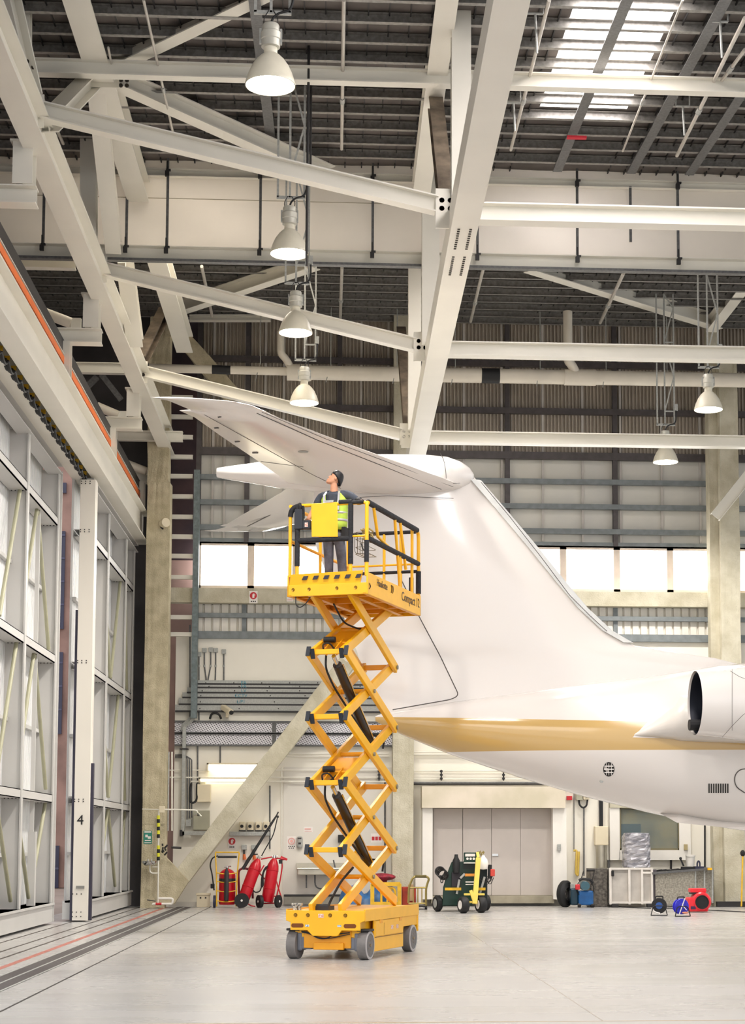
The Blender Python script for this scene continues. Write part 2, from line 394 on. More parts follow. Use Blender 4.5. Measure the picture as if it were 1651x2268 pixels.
roofslab(SX0, SX1, 8, SY1, .24, .02).build('skylight', SKY, ce)
roofslab(SX0, SX1, 35.6, 41.5, .24, .02).build('skylight', SKY, ce)  # unseen panel beyond the curtain, added to light its cloth from behind
# unseen glowing panel added behind the curtain to brighten its left side
roofslab(-5.2, -1.2, 36, 41.5, .16, .02).build('skylight', mat('curtain_fill_glow', (240, 236, 228), .4, emit=(255, 244, 226), estr=5, var=0), ce)
# roof seams running along Y
sm = MB()
x = -8.5
while x < 14:
    if not (SX0-.1 < x < SX1+.1):
        for (ya, yb) in ((22, 34.6), (34.8, 48.8)):
            sm.hexa([(x, ya, roofz(ya)+.19), (x+.02, ya, roofz(ya)+.19), (x+.02, yb, roofz(yb)+.19), (x, yb, roofz(yb)+.19), (x, ya, roofz(ya)+.24), (x+.02, ya, roofz(ya)+.24), (x+.02, yb, roofz(yb)+.24), (x, yb, roofz(yb)+.24)])
    x += .33
sm.build('sheet_seams', DARK, ce)
y = 24.5
while y < 48.6:
    z = roofz(y)
    if abs(y-34.7) > .25:
        MB().chan((-8.8, y, z+.14), (16, y, z+.14), .09, .16, .008, side=-1).build('purlin', PURL, ce)
    y += .86
for u, v in ((1310, 200), (1545, 120), (575, 100), (1620, 250)):
    p = roofpt(u, v)
    MB().hexa([(p.x-.09, 24, roofz(24)+.02), (p.x+.09, 24, roofz(24)+.02), (p.x+.09, 34.4, roofz(34.4)+.02), (p.x-.09, 34.4, roofz(34.4)+.02), (p.x-.09, 24, roofz(24)+.04), (p.x+.09, 24, roofz(24)+.04), (p.x+.09, 34.4, roofz(34.4)+.04), (p.x-.09, 34.4, roofz(34.4)+.04)]).build('bridging_strip', GALVD, ce)
# ---- curtain bulkhead across the hall at the second frame
CY = 34.9
cu = thing('smoke_curtain', 'wide cream sheet smoke curtain hanging across the hall under the roof', 'curtain', (2, CY, V(1000, 590, CY).z))
zt, z1_, z0 = V(1400, 347, CY).z, V(1400, 408, CY).z, V(1400, 590, CY).z
X0c, X1c = -9, 16
nn = 160
rng = random.Random(4); vs = []; fs = []
for i in range(nn+1):
    x = X0c+(X1c-X0c)*i/nn
    for j in range(13):
        z = z0+(zt+.15-z0)*j/12
        vs.append((x, CY+.12+.025*math.sin(x*3.1+j*.8)+.012*rng.uniform(-1, 1), z))
for i in range(nn):
    for j in range(12): a = i*13+j; fs.append((a, a+13, a+14, a+1))
m_ = MB(); m_.add(vs, fs); m_.build('sheet', TARP, cu, smooth=True)
zs_ = V(1000, 452, CY).z
MB().bx(X0c, X1c, CY+.07, CY+.085, zs_, zs_+.012).build('sheet_seam', mat('seam_tan', (190, 180, 158), .8), cu)
MB().chan((X0c, CY+.02, z0+.06), (X1c, CY+.02, z0+.06), .16, .26, .015, side=-1).build('bottom_rail', STEEL, cu)
MB().bar((X0c, CY-.02, z0-.1), (X1c, CY-.02, z0-.1), .14, .05).build('bottom_trim', GALVD, cu)
MB().chan((X0c, CY+.02, z1_), (X1c, CY+.02, z1_), .12, .16, .012, side=-1).build('upper_rail', STEEL, cu)
MB().bar((X0c, CY-.02, zt+.05), (X1c, CY-.02, zt+.05), .12, .08).build('top_rail', GALVD, cu)
for u in (97, 281, 371, 577, 826, 1058, 1279, 1397, 1502):
    x = V(u, 480, CY).x
    o = MB().bx(x-.025, x+.025, CY-.03, CY+.01, z0+.15 if u != 1397 else z0+.5, z1_-.05).build('sheet_batten', GALVD, cu)
    if u != 1397:
        MB().bx(x-.02, x+.02, CY-.06, CY+.01, z1_, zt).build('sheet_batten', GALVD, cu)
        for zc_ in (z1_-.02, z0+.12):
            c = MB(); c.bx(x-.05, x+.03, CY-.12, CY-.06, zc_-.09, zc_+.02); c.cyl((x-.01, CY-.09, zc_+.02), (x-.01, CY-.09, zc_+.22), .015); c.bx(x-.03, x+.06, CY-.12, CY-.06, zc_+.02, zc_+.05)
            c.build('turnbuckle', DARK, cu)
# ================================================================== LEFT DOORS
def door_panel(name, X, ys, Ya, Yb, diag0, first=False):
    d = bpy.data.objects.new(name, None); C.objects.link(d); d['_org'] = [0, 0, 0]; st(d)
    top = EYE+7.92
    MB().corr((X-.42, Ya, 0), (0, 1, 0), (1, 0, 0), Yb-Ya, .3, top+1.1, .16, .04, top=.5, low=.3).build('cladding', CLAD, d)
    b = MB(); b.bx(X-.45, X+.02, Ya, Yb, .05, .44); b.bx(X-.4, X+.06, Ya, Yb, .4, .44); b.build('bottom_beam', DOORG, d)
    MB().ibeam((X-.1, Ya, top), (X-.1, Yb, top), .3, .2, .02).build('top_rail', DOORG, d)
    for y in ys:
        m = MB()
        m.bx(X-.03, X, y-.09, y+.09, .44, top); m.bx(X-.4, X-.03, y-.012, y+.012, .44, top)
        m.build('frame_column', DOORG, d)
    for zc in (2.6, 5.53, 8.45):
        ss = [Ya]+ys+[Yb]
        for a, b in zip(ss[:-1], ss[1:]):
            if b-a < .3: continue
            m = MB(); m.bx(X-.36, X-.02, a+.05, b-.05, zc+.07, zc+.085); m.bx(X-.36, X-.02, a+.05, b-.05, zc-.085, zc-.07); m.bx(X-.05, X-.02, a+.05, b-.05, zc-.085, zc+.085)
            m.build('cross_beam', DOORG, d)
            bo = MB()
            for k in range(4):
                bo.cyl((X-.1-.07*k, b-.09, zc-.1), (X-.1-.07*k, b-.09, zc-.085), .013, n=6)
            bo.build('bolts', DARK, d)
    for zc in (1.45, 4.0, 7.0):
        ss = [Ya]+ys+[Yb]
        for a, b in zip(ss[:-1], ss[1:]):
            MB().bar((X-.33, a+.02, zc), (X-.33, b-.02, zc), .08, .07).build('cladding_rail', DOORG, d)
    TG = mat('brace_tube_green', (168, 166, 138), .45)
    k = diag0
    ss = ys
    for a, b in zip(ss[:-1], ss[1:]):
        mid = (a+b)/2
        for zl, zh in ((.5, 2.5), (2.7, 5.43), (5.63, 8.35)):
            lo, hi = (mid, None)
            if (k + (zl > 2)) % 2 == 0:
                pr = (((X-.15, a+.12, zh), (X-.15, mid-.05, zl+.1)), ((X-.15, b-.12, zh), (X-.15, mid+.05, zl+.1)))
            else:
                pr = (((X-.15, a+.12, zl+.1), (X-.15, mid-.05, zh)), ((X-.15, b-.12, zl+.1), (X-.15, mid+.05, zh)))
            for p, q in pr: MB().cyl(p, q, .04, n=10).build('brace_tube', TG, d, smooth=True)
        k += 1
    return d
d1 = door_panel('door_1', -5.9, [27.0, 30.6, 34.5, 38.3], 24, 38.35, 0)
# shorter stiffeners
for y in (36.5,): MB().bx(-6.1, -5.95, y-.08, y+.08, .44, 1.9).build('stiffener', DOORG, d1)
for y in (36.5,): MB().bx(-6.08, -6.0, y-.03, y+.03, 1.9, 8.4).build('stiffener', DOORG, d1)
# end edge of panel 1 with the dark seal
MB().bx(-6.3, -5.86, 38.36, 38.42, .05, EYE+7.9).build('end_plate', DOORG, d1)
d2 = door_panel('door_2', -5.42, [42.9, 46.5, 48.3], 39.6, 48.6, 1)
for y in (41.2,): MB().bx(-5.6, -5.47, y-.08, y+.08, .44, 1.75).build('stiffener', DOORG, d2)
MB().bx(-5.6, -5.53, 41.17, 41.23, 1.75, 8.4).build('stiffener', DOORG, d2)
WP = mat('door_post_white', (236, 230, 218), .35, var=.02, scale=.6)
px0, px1 = V(161, 1950, 39.3).x, V(196, 1950, 39.3).x
pt = V(197, 1062, 39.3).z
MB().bx(px0, px1, 39.3, 39.65, .03, pt).build('leading_post', WP, d2, bevel=.01)
SEAL = mat('rubber_seal', (58, 56, 74), .5)
MB().bx(px0-.06, px0-.002, 39.36, 39.5, .03, V(160, 1350, 39.3).z).build('seal', SEAL, d2)
MB().bx(px1+.002, px1+.06, 39.36, 39.5, .03, V(197, 1690, 39.3).z).build('seal', SEAL, d2)
bo = MB()
for v in (1066, 1071, 1173, 1178, 1463, 1468, 1770, 1775, 1980, 2020, 2030):
    for u in (183, 192, 202):
        x = u - (v-1060)*.0215-2; p = V(x, v, 39.3); bo.cyl((p.x, 39.285, p.z), (p.x, 39.301, p.z), .013, n=6)
bo.build('bolts', DARK, d2)
text_mesh('numeral', '4', .3, BLACK, d2, face_cam(V(178, 1817, 39.29)))
MB().bx(px0+.08, px1-.08, 39.26, 39.3, V(170, 1965, 39.3).z-.03, V(170, 1965, 39.3).z+.03).build('latch', CHROME, d2)
# outside scene through the gap
PINK = mat('brick_pink', (150, 118, 108), .8, var=.2, scale=.8, col2=(118, 92, 84))
NAVY = mat('dark_window', (38, 36, 62), .2)
hs = thing('outdoor_building', 'pinkish building with dark blue windows seen through the gap between the hangar doors', 'building', (-14, 75, 0))
MB().bx(-24, -6.8, 70, 80, 0, 19).build('wall', PINK, hs)
for z, h in ((-.2, 1.8), (5.85, 3.15), (9.9, 3.8), (15.2, .4)):
    for x in (-20, -16.6, -13.42): 
        wo = MB().bx(x, x+2.9, 69.85, 70.05, max(0, z), z+h).build('window', NAVY, hs)
        mm = MB()
        for k in (1, 2, 3): mm.bx(x+.7*k, x+.7*k+.06, 69.8, 69.86, max(0, z), z+h)
        zz_ = z+.9
        while zz_ < z+h: mm.bx(x, x+2.9, 69.8, 69.86, zz_, zz_+.07); zz_ += .9
        mm.build('window_bars', mat('bars_slate', (70, 70, 96), .6), wo)
# upper part above the doors: dark void enclosure
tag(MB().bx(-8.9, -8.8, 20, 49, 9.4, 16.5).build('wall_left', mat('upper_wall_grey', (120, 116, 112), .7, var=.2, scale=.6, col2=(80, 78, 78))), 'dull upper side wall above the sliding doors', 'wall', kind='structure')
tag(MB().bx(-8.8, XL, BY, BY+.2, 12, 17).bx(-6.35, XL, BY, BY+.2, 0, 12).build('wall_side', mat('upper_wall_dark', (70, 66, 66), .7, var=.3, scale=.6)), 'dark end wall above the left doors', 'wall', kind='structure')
# ================================================================== HEADER GIRDERS OVER DOORS
A = MB().ibeam((-5.25, 22, EYE+8.42), (-5.25, 48.5, EYE+8.42), .34, .8, .035).build('header_girder', STEEL)
tag(A, 'deep cream steel girder running away above the sliding doors, beside the orange rail', 'girder')
B_ = MB().ibeam((-5.72, 22, EYE+8.3), (-5.72, 48.5, EYE+8.3), .26, .6, .03).build('header_girder', STEEL)
tag(B_, 'shallower cream steel girder just below and outside the deep one over the doors', 'girder')
OR = mat('conductor_orange', (240, 120, 50), .5)
cr = thing('conductor_rail', 'orange crane conductor rail with dark backing above the door girders', 'rail', (-5.45, 35, EYE+9.2))
MB().bx(-5.36, -5.32, 22, 48.3, EYE+8.95, EYE+9.72).build('backing', DARK, cr)
MB().bx(-5.318, -5.29, 22, 48.3, EYE+9.22, EYE+9.36).build('orange_strip', OR, cr)
MB().bx(-5.318, -5.29, 22, 48.3, EYE+9.40, EYE+9.42).build('rail_lip', STEEL, cr)
fe = thing('cable_bundle', 'black cable bundle tied with yellow ties sagging along the door girder', 'cable', (-5.56, 33, EYE+8.2))
for q in range(3):
    pts = []
    for i in range(161):
        y = 24+i*.1; ph = (y*1.6) % 1.0
        pts.append((-5.56+.04*(q-1), y, EYE+8.1-.12*math.sin(PI*ph)-.03*q))
    MB().tube(pts, .024, 6).build('cable', BLACK, fe, smooth=True)
y = 24.4
while y < 39.9: MB().bx(-5.6, -5.50, y-.018, y+.018, EYE+8.05, EYE+8.13).build('cable_tie', YELD, fe); y += .625
# ================================================================== FRAMES
def pl(u, v, Y): return V(u, v, Y)
ch = MB().ibeam((-4.62, 16, EYE+10.78), (-4.62, 49, EYE+10.78), .36, .56, .03).build('main_chord', STEEL)
tag(ch, 'long cream steel chord crossing the upper left from near to the tan column', 'girder')
ND = (27.05, 34.7, 42.0, 48.3)
names = ['nearest', 'second', 'third', 'farthest']
bolt = mat('bolt_dark', (58, 52, 46), .5, .5)
def bolts4(c, s, r=.03, n=2, m=2, sx=None):
    b = MB(); c = Vector(c)
    for i in range(n):
        for j in range(m):
            p = c+Vector(((i-(n-1)/2)*s, 0, (j-(m-1)/2)*s)); b.cyl(p, p+Vector((0, -.03, 0)), r, n=10)
    return b
for i, Y in enumerate(ND):
    # post from chord to stub beam
    h = thing('hanger_post', names[i]+' short cream post hanging from the long left chord to its stub beam', 'post', (-4.78, Y, EYE+9.9))
    MB().ibeam((-4.8, Y, EYE+9.95), (-4.8, Y, EYE+10.62), .3, .34, .02, up=(0, 1, 0)).build('shaft', STEEL, h)
    MB().bx(-4.99, -4.61, Y-.2, Y+.2, EYE+10.6, EYE+10.63).build('cap_plate', STEEL, h)
    b = MB()
    for dx in (-.1, .1): b.cyl((-4.8+dx, Y-.14, EYE+10.56), (-4.8+dx, Y-.14, EYE+10.6), .025, n=8)
    b.build('bolts', bolt, h)
    o = MB().ibeam((-6.2, Y, EYE+9.8), (-4.6, Y, EYE+9.8), .3, .28, .02).build('stub_beam', STEEL)
    tag(o, names[i]+' cream cross stub beam under the left chord', 'beam')
    o = MB().ibeam((-5.33, Y, EYE+9.0), (-5.33, Y, EYE+9.66), .28, .32, .02, up=(0, 1, 0)).build('stub_post', STEEL)
    tag(o, names[i]+' cream post standing on the deep door girder under its stub beam', 'post')
# braces and right-hand beams
LB = [((95, 247), (968, 455), 27.05), ((235, 598), (919, 764), 34.7), ((325, 825), (888, 962), 42.0)]
for i, (a, b, Y) in enumerate(LB):
    t = thing('cross_brace', names[i]+' cream I-beam sloping across from the left chord to the big central girder', 'beam', tuple(V(*a, Y)))
    MB().ibeam(V(*a, Y), V(*b, Y), .22, .26, .022).build('beam', STEEL, t)
    for q, s in ((a, -1), (b, 1)):
        p = V(*q, Y); c = p+Vector((s*.14, 0, 0))
        MB().bx(c.x-.16, c.x+.16, Y-.03, Y, c.z-.26, c.z+.26).build('node_plate', STEEL, t)
        bolts4((c.x, Y-.03, c.z), .13, .042).build('bolts', bolt, t)
RB = [(1062, 473, 27.05, .285, 'upper'), (992, 774, 34.7, .28, 'middle'), (950, 969, 42.0, .28, 'lower')]
for u, v, Y, h, nm in RB:
    p = V(u, v, Y); o = MB().ibeam((p.x, Y, p.z), (14, Y, p.z), .28, h, .025).build('cross_beam', STEEL)
    tag(o, nm+' of the three level cream I-beams running off to the right of the big central girder', 'beam')
p = V(1300, 188, 28.6)
tag(MB().ibeam((-8, 28.6, p.z+.03), (14, 28.6, p.z+.03), .2, .25, .02).build('roof_beam', STEEL), 'straight cream roof beam crossing the whole view just under the purlins near the top', 'beam')
# central girder
cg = thing('central_girder', 'big pale box girder running diagonally down from the top centre to behind the tail fin', 'girder', (1.88, 34, EYE+9.3))
MB().bx(1.68, 2.09, 14, 48.8, EYE+9.3, EYE+9.75).build('box', STEEL, cg)
rr = MB()
for y0 in (26.6, 27.9):
    for k in range(10):
        for xx in (1.8, 1.98):
            rr.bx(xx-.02, xx+.02, y0+k*.1, y0+k*.1+.03, EYE+9.288, EYE+9.301)
rr.build('vent_marks', bolt, cg)
# upper chords
tag(MB().ibeam((1.58, 14, EYE+12.8), (1.58, 34.5, EYE+12.8), .34, .45, .03).build('upper_chord', STEEL), 'cream upper roof chord left of the big central girder, running away under the roof sheets', 'girder')
tag(MB().ibeam((-3.98, 12, EYE+12.85), (-3.98, 46.0, EYE+12.85), .42, .45, .03).build('upper_chord', STEEL), 'cream upper roof chord at the top left running back to the curtain', 'girder')
# posts in the central truss plane
def post(a, b, w, h, label, m=STEEL, t=.02, up=(0, 1, 0), name='truss_post', cat='post'):
    return tag(MB().ibeam(a, b, w, h, t, up=up).build(name, m), label, cat)
Xc = 1.84
post((1.86, 27.05, EYE+9.7), (1.86, 27.05, EYE+12.9), .3, .3, 'tall cream truss post rising beside the big central girder to the top edge')
post((1.78, 34.6, EYE+9.7), (1.78, 34.6, EYE+14.2), .34, .3, 'cream truss post passing in front of the curtain left of the central girder')
post((1.78, 41.9, EYE+9.7), (1.78, 41.9, EYE+13.7), .3, .3, 'cream truss post below the curtain left of the central girder')
tag(MB().ibeam((1.66, 27.2, EYE+9.75), (1.6, 29.6, EYE+12.55), .24, .28, .02).build('truss_diagonal', STEELB), 'mottled brown steel diagonal in the centre truss near the top', 'brace')
tag(MB().ibeam((1.66, 42.1, EYE+9.75), (1.6, 46, EYE+13.3), .24, .28, .02).build('truss_diagonal', STEELB), 'dark brown diagonal in the centre truss below the curtain', 'brace')
# node plates on the central girder
for i, Y in enumerate(ND[:3]):
    c = V(*[(985, 466), (932, 768), (902, 965)][i], Y)
    o = MB().bx(c.x-.14, c.x+.14, Y-.06, Y-.03, c.z-.3, c.z+.25).build('node_plate', STEEL); tag(o, names[i]+' bolted node plate on the left side of the big central girder', 'plate')
# left truss members
J1 = V(212, 168, 29.6)
tag(MB().ibeam((-4.5, 27.3, EYE+11.05), (J1.x, 29.6, J1.z), .3, .26, .02).build('truss_diagonal', STEEL), 'short cream strut joining the left chord node to the upper chord joint', 'brace')
tag(MB().ibeam(J1, V(252, 548, 34.55), .3, .3, .02).build('truss_diagonal', STEEL), 'cream truss leg dropping from the upper left roof joint to the curtain bottom rail', 'brace')
post(V(197, 175, 33.9), V(197, 538, 33.9), .3, .28, 'shaded grey-cream post behind the upper left truss joint')
post(V(48, 0, 27.4)+Vector((0, 0, .8)), V(50, 215, 27.4), .25, .25, 'cream post standing on the nearest chord node at the far left')
tag(MB().ibeam(V(10, -40, 26.6), V(66, 212, 27.05), .3, .26, .02).build('truss_diagonal', STEEL), 'leaning cream truss member reaching down to the nearest chord node', 'brace')
pa = J1+Vector((.1, -.1, .1)); pb = V(556, -10, 26.6)
tag(MB().ibeam(pa, pa+(pb-pa)*1.5, .26, .3, .022).build('roof_brace', STEEL), 'cream roof brace rising from the upper left joint toward the top centre', 'brace')
tag(MB().ibeam(J1+Vector((.1, .1, .1)), V(660, 362, 33.2)+Vector((.6, .55, 0)), .28, .3, .022).build('roof_brace', STEEL), 'cream roof brace slanting down right from the upper left joint, behind the nearest cross beam', 'brace')
bolts = MB()
for c in (V(243, 152, 29.4), V(268, 190, 29.4), V(60, 150, 27)):
    for k in range(4): p = c+Vector((.05*(k % 2)*2, 0, .09*(k//2))); bolts.cyl(p, p-Vector((0, .03, 0)), .035, n=8)
tag(MB().bx(J1.x-.1, J1.x+.42, 29.35, 29.38, J1.z-.3, J1.z+.2).build('gusset_plate', STEEL), 'cream gusset plate at the upper left roof joint', 'plate')
tag(bolts.build('joint_bolts', bolt), 'dark bolt heads around the upper left roof joint', 'bolt', kind='stuff')
# second bay, below the curtain
J2 = V(378, 688, 45.9)
tag(MB().ibeam(J2, V(700, 580, 42.2), .28, .33, .022).build('roof_brace', STEEL), 'cream roof brace below the curtain rising right from the tan column head', 'brace')
tag(MB().ibeam(V(1170, 585, 42.6), V(1592, 716, 47.4), .3, .36, .022).build('roof_brace', STEEL), 'cream roof brace below the curtain sloping down to the right column', 'brace')
tag(MB().ibeam(V(1575, 722, 47.2), V(1700, 560, 43), .3, .36, .022).build('roof_brace', STEEL), 'cream roof brace rising out of the photo from the right column head', 'brace')
tag(MB().ibeam(V(365, 690, 44), V(312, 800, 42.2), .26, .26, .02).build('truss_diagonal', STEELB), 'dark brown truss diagonal above the third chord node', 'brace')
post(V(278, 590, 37), V(300, 760, 38.6), .34, .3, 'cream truss leg behind the left chord below the curtain')
tag(MB().ibeam(V(420, 705, 48), V(600, 705, 48), .2, .16, .02).build('eave_strut', STEEL), 'short cream strut beside the tan column head', 'beam')
# struts and ducts in the dark upper left bay
for i, (a, b, Y) in enumerate((((95, 692), (158, 716), 36.5), ((215, 900), (262, 920), 43.6), ((278, 1026), (325, 1044), 48))):
    t = thing('strut_tube', names[i+1]+' round pale strut in the dark bay behind the left chord', 'strut', tuple(V(*a, Y)))
    MB().cyl(V(*a, Y), V(*b, Y), .11, n=14).build('tube', PIPE, t, smooth=True)
    p = V(*b, Y); MB().bx(p.x, p.x+.2, Y-.05, Y+.05, p.z-.12, p.z+.1).build('lug', STEEL, t)
for u, v, Y, nm in ((30, 580, 36, 'upper'), (165, 815, 44, 'middle'), (262, 965, 47.5, 'lower')):
    p = V(u, v, Y); tag(MB().ibeam((-8.6, Y, p.z), (V(u+160, v, Y).x-.2, Y, p.z), .2, .26, .02).build('side_beam', STEEL), nm+' cream beam reaching into the dark bay left of the chord', 'beam')
for a, b, Y, nm in (((165, 760), (215, 655), 45, 'first'), ((180, 870), (215, 835), 46, 'second'), ((225, 830), (268, 885), 46, 'third'), ((205, 655), (245, 730), 45, 'fourth')):
    tag(MB().bar(V(*a, Y), V(*b, Y), .14, .14).build('bay_brace', GALVD), nm+' small diagonal brace in the dark bay behind the left chord', 'brace')
# long dark walkway grille line above
for a, b, nm in (((0, 335), (280, 330), 'upper'),):
    pass
# ================================================================== PIPES, CONDUITS, RODS
def pipe(pts, r, name, label, cat='pipe', m=PIPE, n=12): return tag(MB().tube(pts, r, n).build(name, m, smooth=True), label, cat)
PY = 46.5
sp = thing('sprinkler_main', 'large white pipe running level across the taupe wall with black bands', 'pipe', tuple(V(1000, 835, PY)))
pz = V(1000, 831, PY).z
MB().cyl((V(690, 825, PY).x, PY, pz), (16, PY, pz), .19, n=20).build('pipe', PIPE, sp, smooth=True)
MB().cyl((V(330, 815, PY).x, PY, pz+.05), (V(690, 815, PY).x, PY, pz+.02), .11, n=16).build('narrow_pipe', PIPE, sp, smooth=True)
for a, b, r in ((470, 511, .118), (1067, 1107, .2)):
    MB().cyl((V(a, 825, PY).x, PY, pz+(.04 if a < 600 else 0)), (V(b, 825, PY).x, PY, pz+(.03 if a < 600 else 0)), r, n=20).build('black_band', BLACK, sp, smooth=True)
for a, b in ((636, 690), (1250, 1320)):
    MB().cyl((V(a, 825, PY).x, PY, pz), (V(b, 825, PY).x, PY, pz), .215, n=20).build('sleeve', PIPE, sp, smooth=True)
for u in (1009, 1197, 1343, 1478, 577, 733, 880):
    x = V(u, 800, PY).x; m = MB(); m.cyl((x, PY, pz+.19), (x, PY, roofz(PY)-.05), .012, n=6); m.cyl((x-.04, PY, pz+.1), (x-.12, PY-.2, pz-.3), .012, n=6); m.build('hanger_rod', GALV, sp)
for nm, u, r, v0, v1 in (('right', 1258, .105, 690, 820), ('left', 622, .085, 735, 805)):
    a = V(u, v0, PY-.25); b = V(u, v1-22, PY-.25)
    pts = [a, b]+[b+Vector((.3*math.sin(t), .25*math.sin(t), -.28*(1-math.cos(t)) - .18*t)) for t in (.4, .8, 1.2, 1.5)]
    pipe(pts, r*1.15, 'drop_pipe', nm+' white drop pipe bending onto the large level pipe', m=PIPE, n=14)
# roof tie rods, hung just under the purlins
def underroof(u, v, off):
    d = rgt*((u-PCX)/FPX) - upv*((v-PCY)/FPX) + fwd
    k = (EYE+13.23-off-RS*34.7 - CAM.z)/(d.z-RS*d.y); return CAM+d*k
RODC = mat('rod_grey', (196, 190, 180), .4, .1)
rods = [((318, 0), (384, 297), 27.5, .022, 'slanting rod crossing the upper left roof brace'),
        ((762, 0), (757, 330), 33.5, .03, 'vertical rod hanging just right of the upper lamps'),
        ((1217, 0), (1132, 332), 32, .03, 'slanting rod right of the big central girder near the top'),
        ((1651, 40), (1500, 345), 32, .034, 'long slanting rod at the upper right over the roof'),
        ((1513, 0), (1380, 335), 33, .02, 'thin slanting rod along the right side of the skylight'),
        ((52, 125), (140, 318), 33, .03, 'slanting rod at the upper left behind the chord'),
        ((1072, 590), (1043, 712), 44, .04, 'slanting rod below the curtain right of the central girder'),
        ((1382, 605), (1330, 715), 44, .045, 'dark slanting rod below the curtain at centre right'),
        ((447, 590), (470, 700), 44, .04, 'slanting rod below the curtain near the tan column'),
        ((758, 592), (754, 705), 44, .04, 'upright rod below the curtain beside the lamps'),
        ((1651, 110), (1600, 178), 31.5, .03, 'short slanting rod at the right edge of the photo'),
        ((240, 105), (258, 200), 33, .018, 'thin rod behind the upper left roof brace')]
for a, b, Y, r, l in rods:
    t = thing('tie_rod', l, 'rod', tuple(underroof(*b, .16)))
    pa, pb = underroof(*a, .16), underroof(*b, .16); MB().cyl(pa, pb, r, n=8).build('rod', RODC, t, smooth=True)
    q = pa+(pb-pa)*.62
    MB().cyl(q-(pb-pa).normalized()*.12, q+(pb-pa).normalized()*.12, r*1.5, n=8).build('sleeve_nut', GALV, t, smooth=True)
for a, b, Y, l in (((1186, 30), (1190, 118), 32, 'rod hanger at the top beside the central girder'), ((1138, 228), (1141, 290), 32, 'rod hanger above the curtain beside the central girder'), ((1596, 48), (1600, 128), 32, 'rod hanger at the upper right edge'), ((1513, 235), (1517, 300), 32, 'rod hanger above the curtain at the right')):
    pb = underroof(*b, .55); pa = V(*a, pb.y)
    m = MB(); m.cyl(pa, pb, .018, n=6); m.cyl(pa-Vector((.12, 0, 0)), pa+Vector((.12, 0, 0)), .02, n=6); m.cyl(pa-Vector((.12, 0, 0)), pa+Vector((-.12, 0, .25)), .012, n=6); m.cyl(pa+Vector((.12, 0, 0)), pa+Vector((.12, 0, .25)), .012, n=6)
    tag(m.build('rod_hanger', GALV), l, 'hanger')
# dark conduit beside lamps
tag(MB().cyl(V(686, -30, 28.6), V(679, 590, 28.6), .022, n=8).build('conduit', DARK), 'thin dark vertical conduit dropping beside the second lamp', 'conduit')
tag(MB().tube([V(716, 0, 29.5), V(716, 60, 29.5), V(690, 60, 29.5), V(688, 380, 29.5)], .02, 8).build('conduit', DARK), 'thin dark conduit with an elbow near the top centre', 'conduit')
# thin rail under the roof near the back wall
for a, b, nm in (((565, 652), (880, 652), 'left'), ((1000, 652), (1545, 660), 'right')):
    Y = 47.2
    pipe([V(*a, Y), V(*b, Y)], .035, 'roof_pipe', nm+' thin pale pipe under the roof just below the curtain', m=STEEL, n=8)
tag(MB().corr((XL, BY-.5, 0), (1, 0, 0), (0, -1, 0), 18, zb(697)-.12, zb(662), .42, .08, top=.12, low=.6).build('eave_flashing', mat('flash_dark', (72, 66, 64), .6, var=.2)), 'dark ribbed flashing strip between the roof and the eave beam', 'flashing')
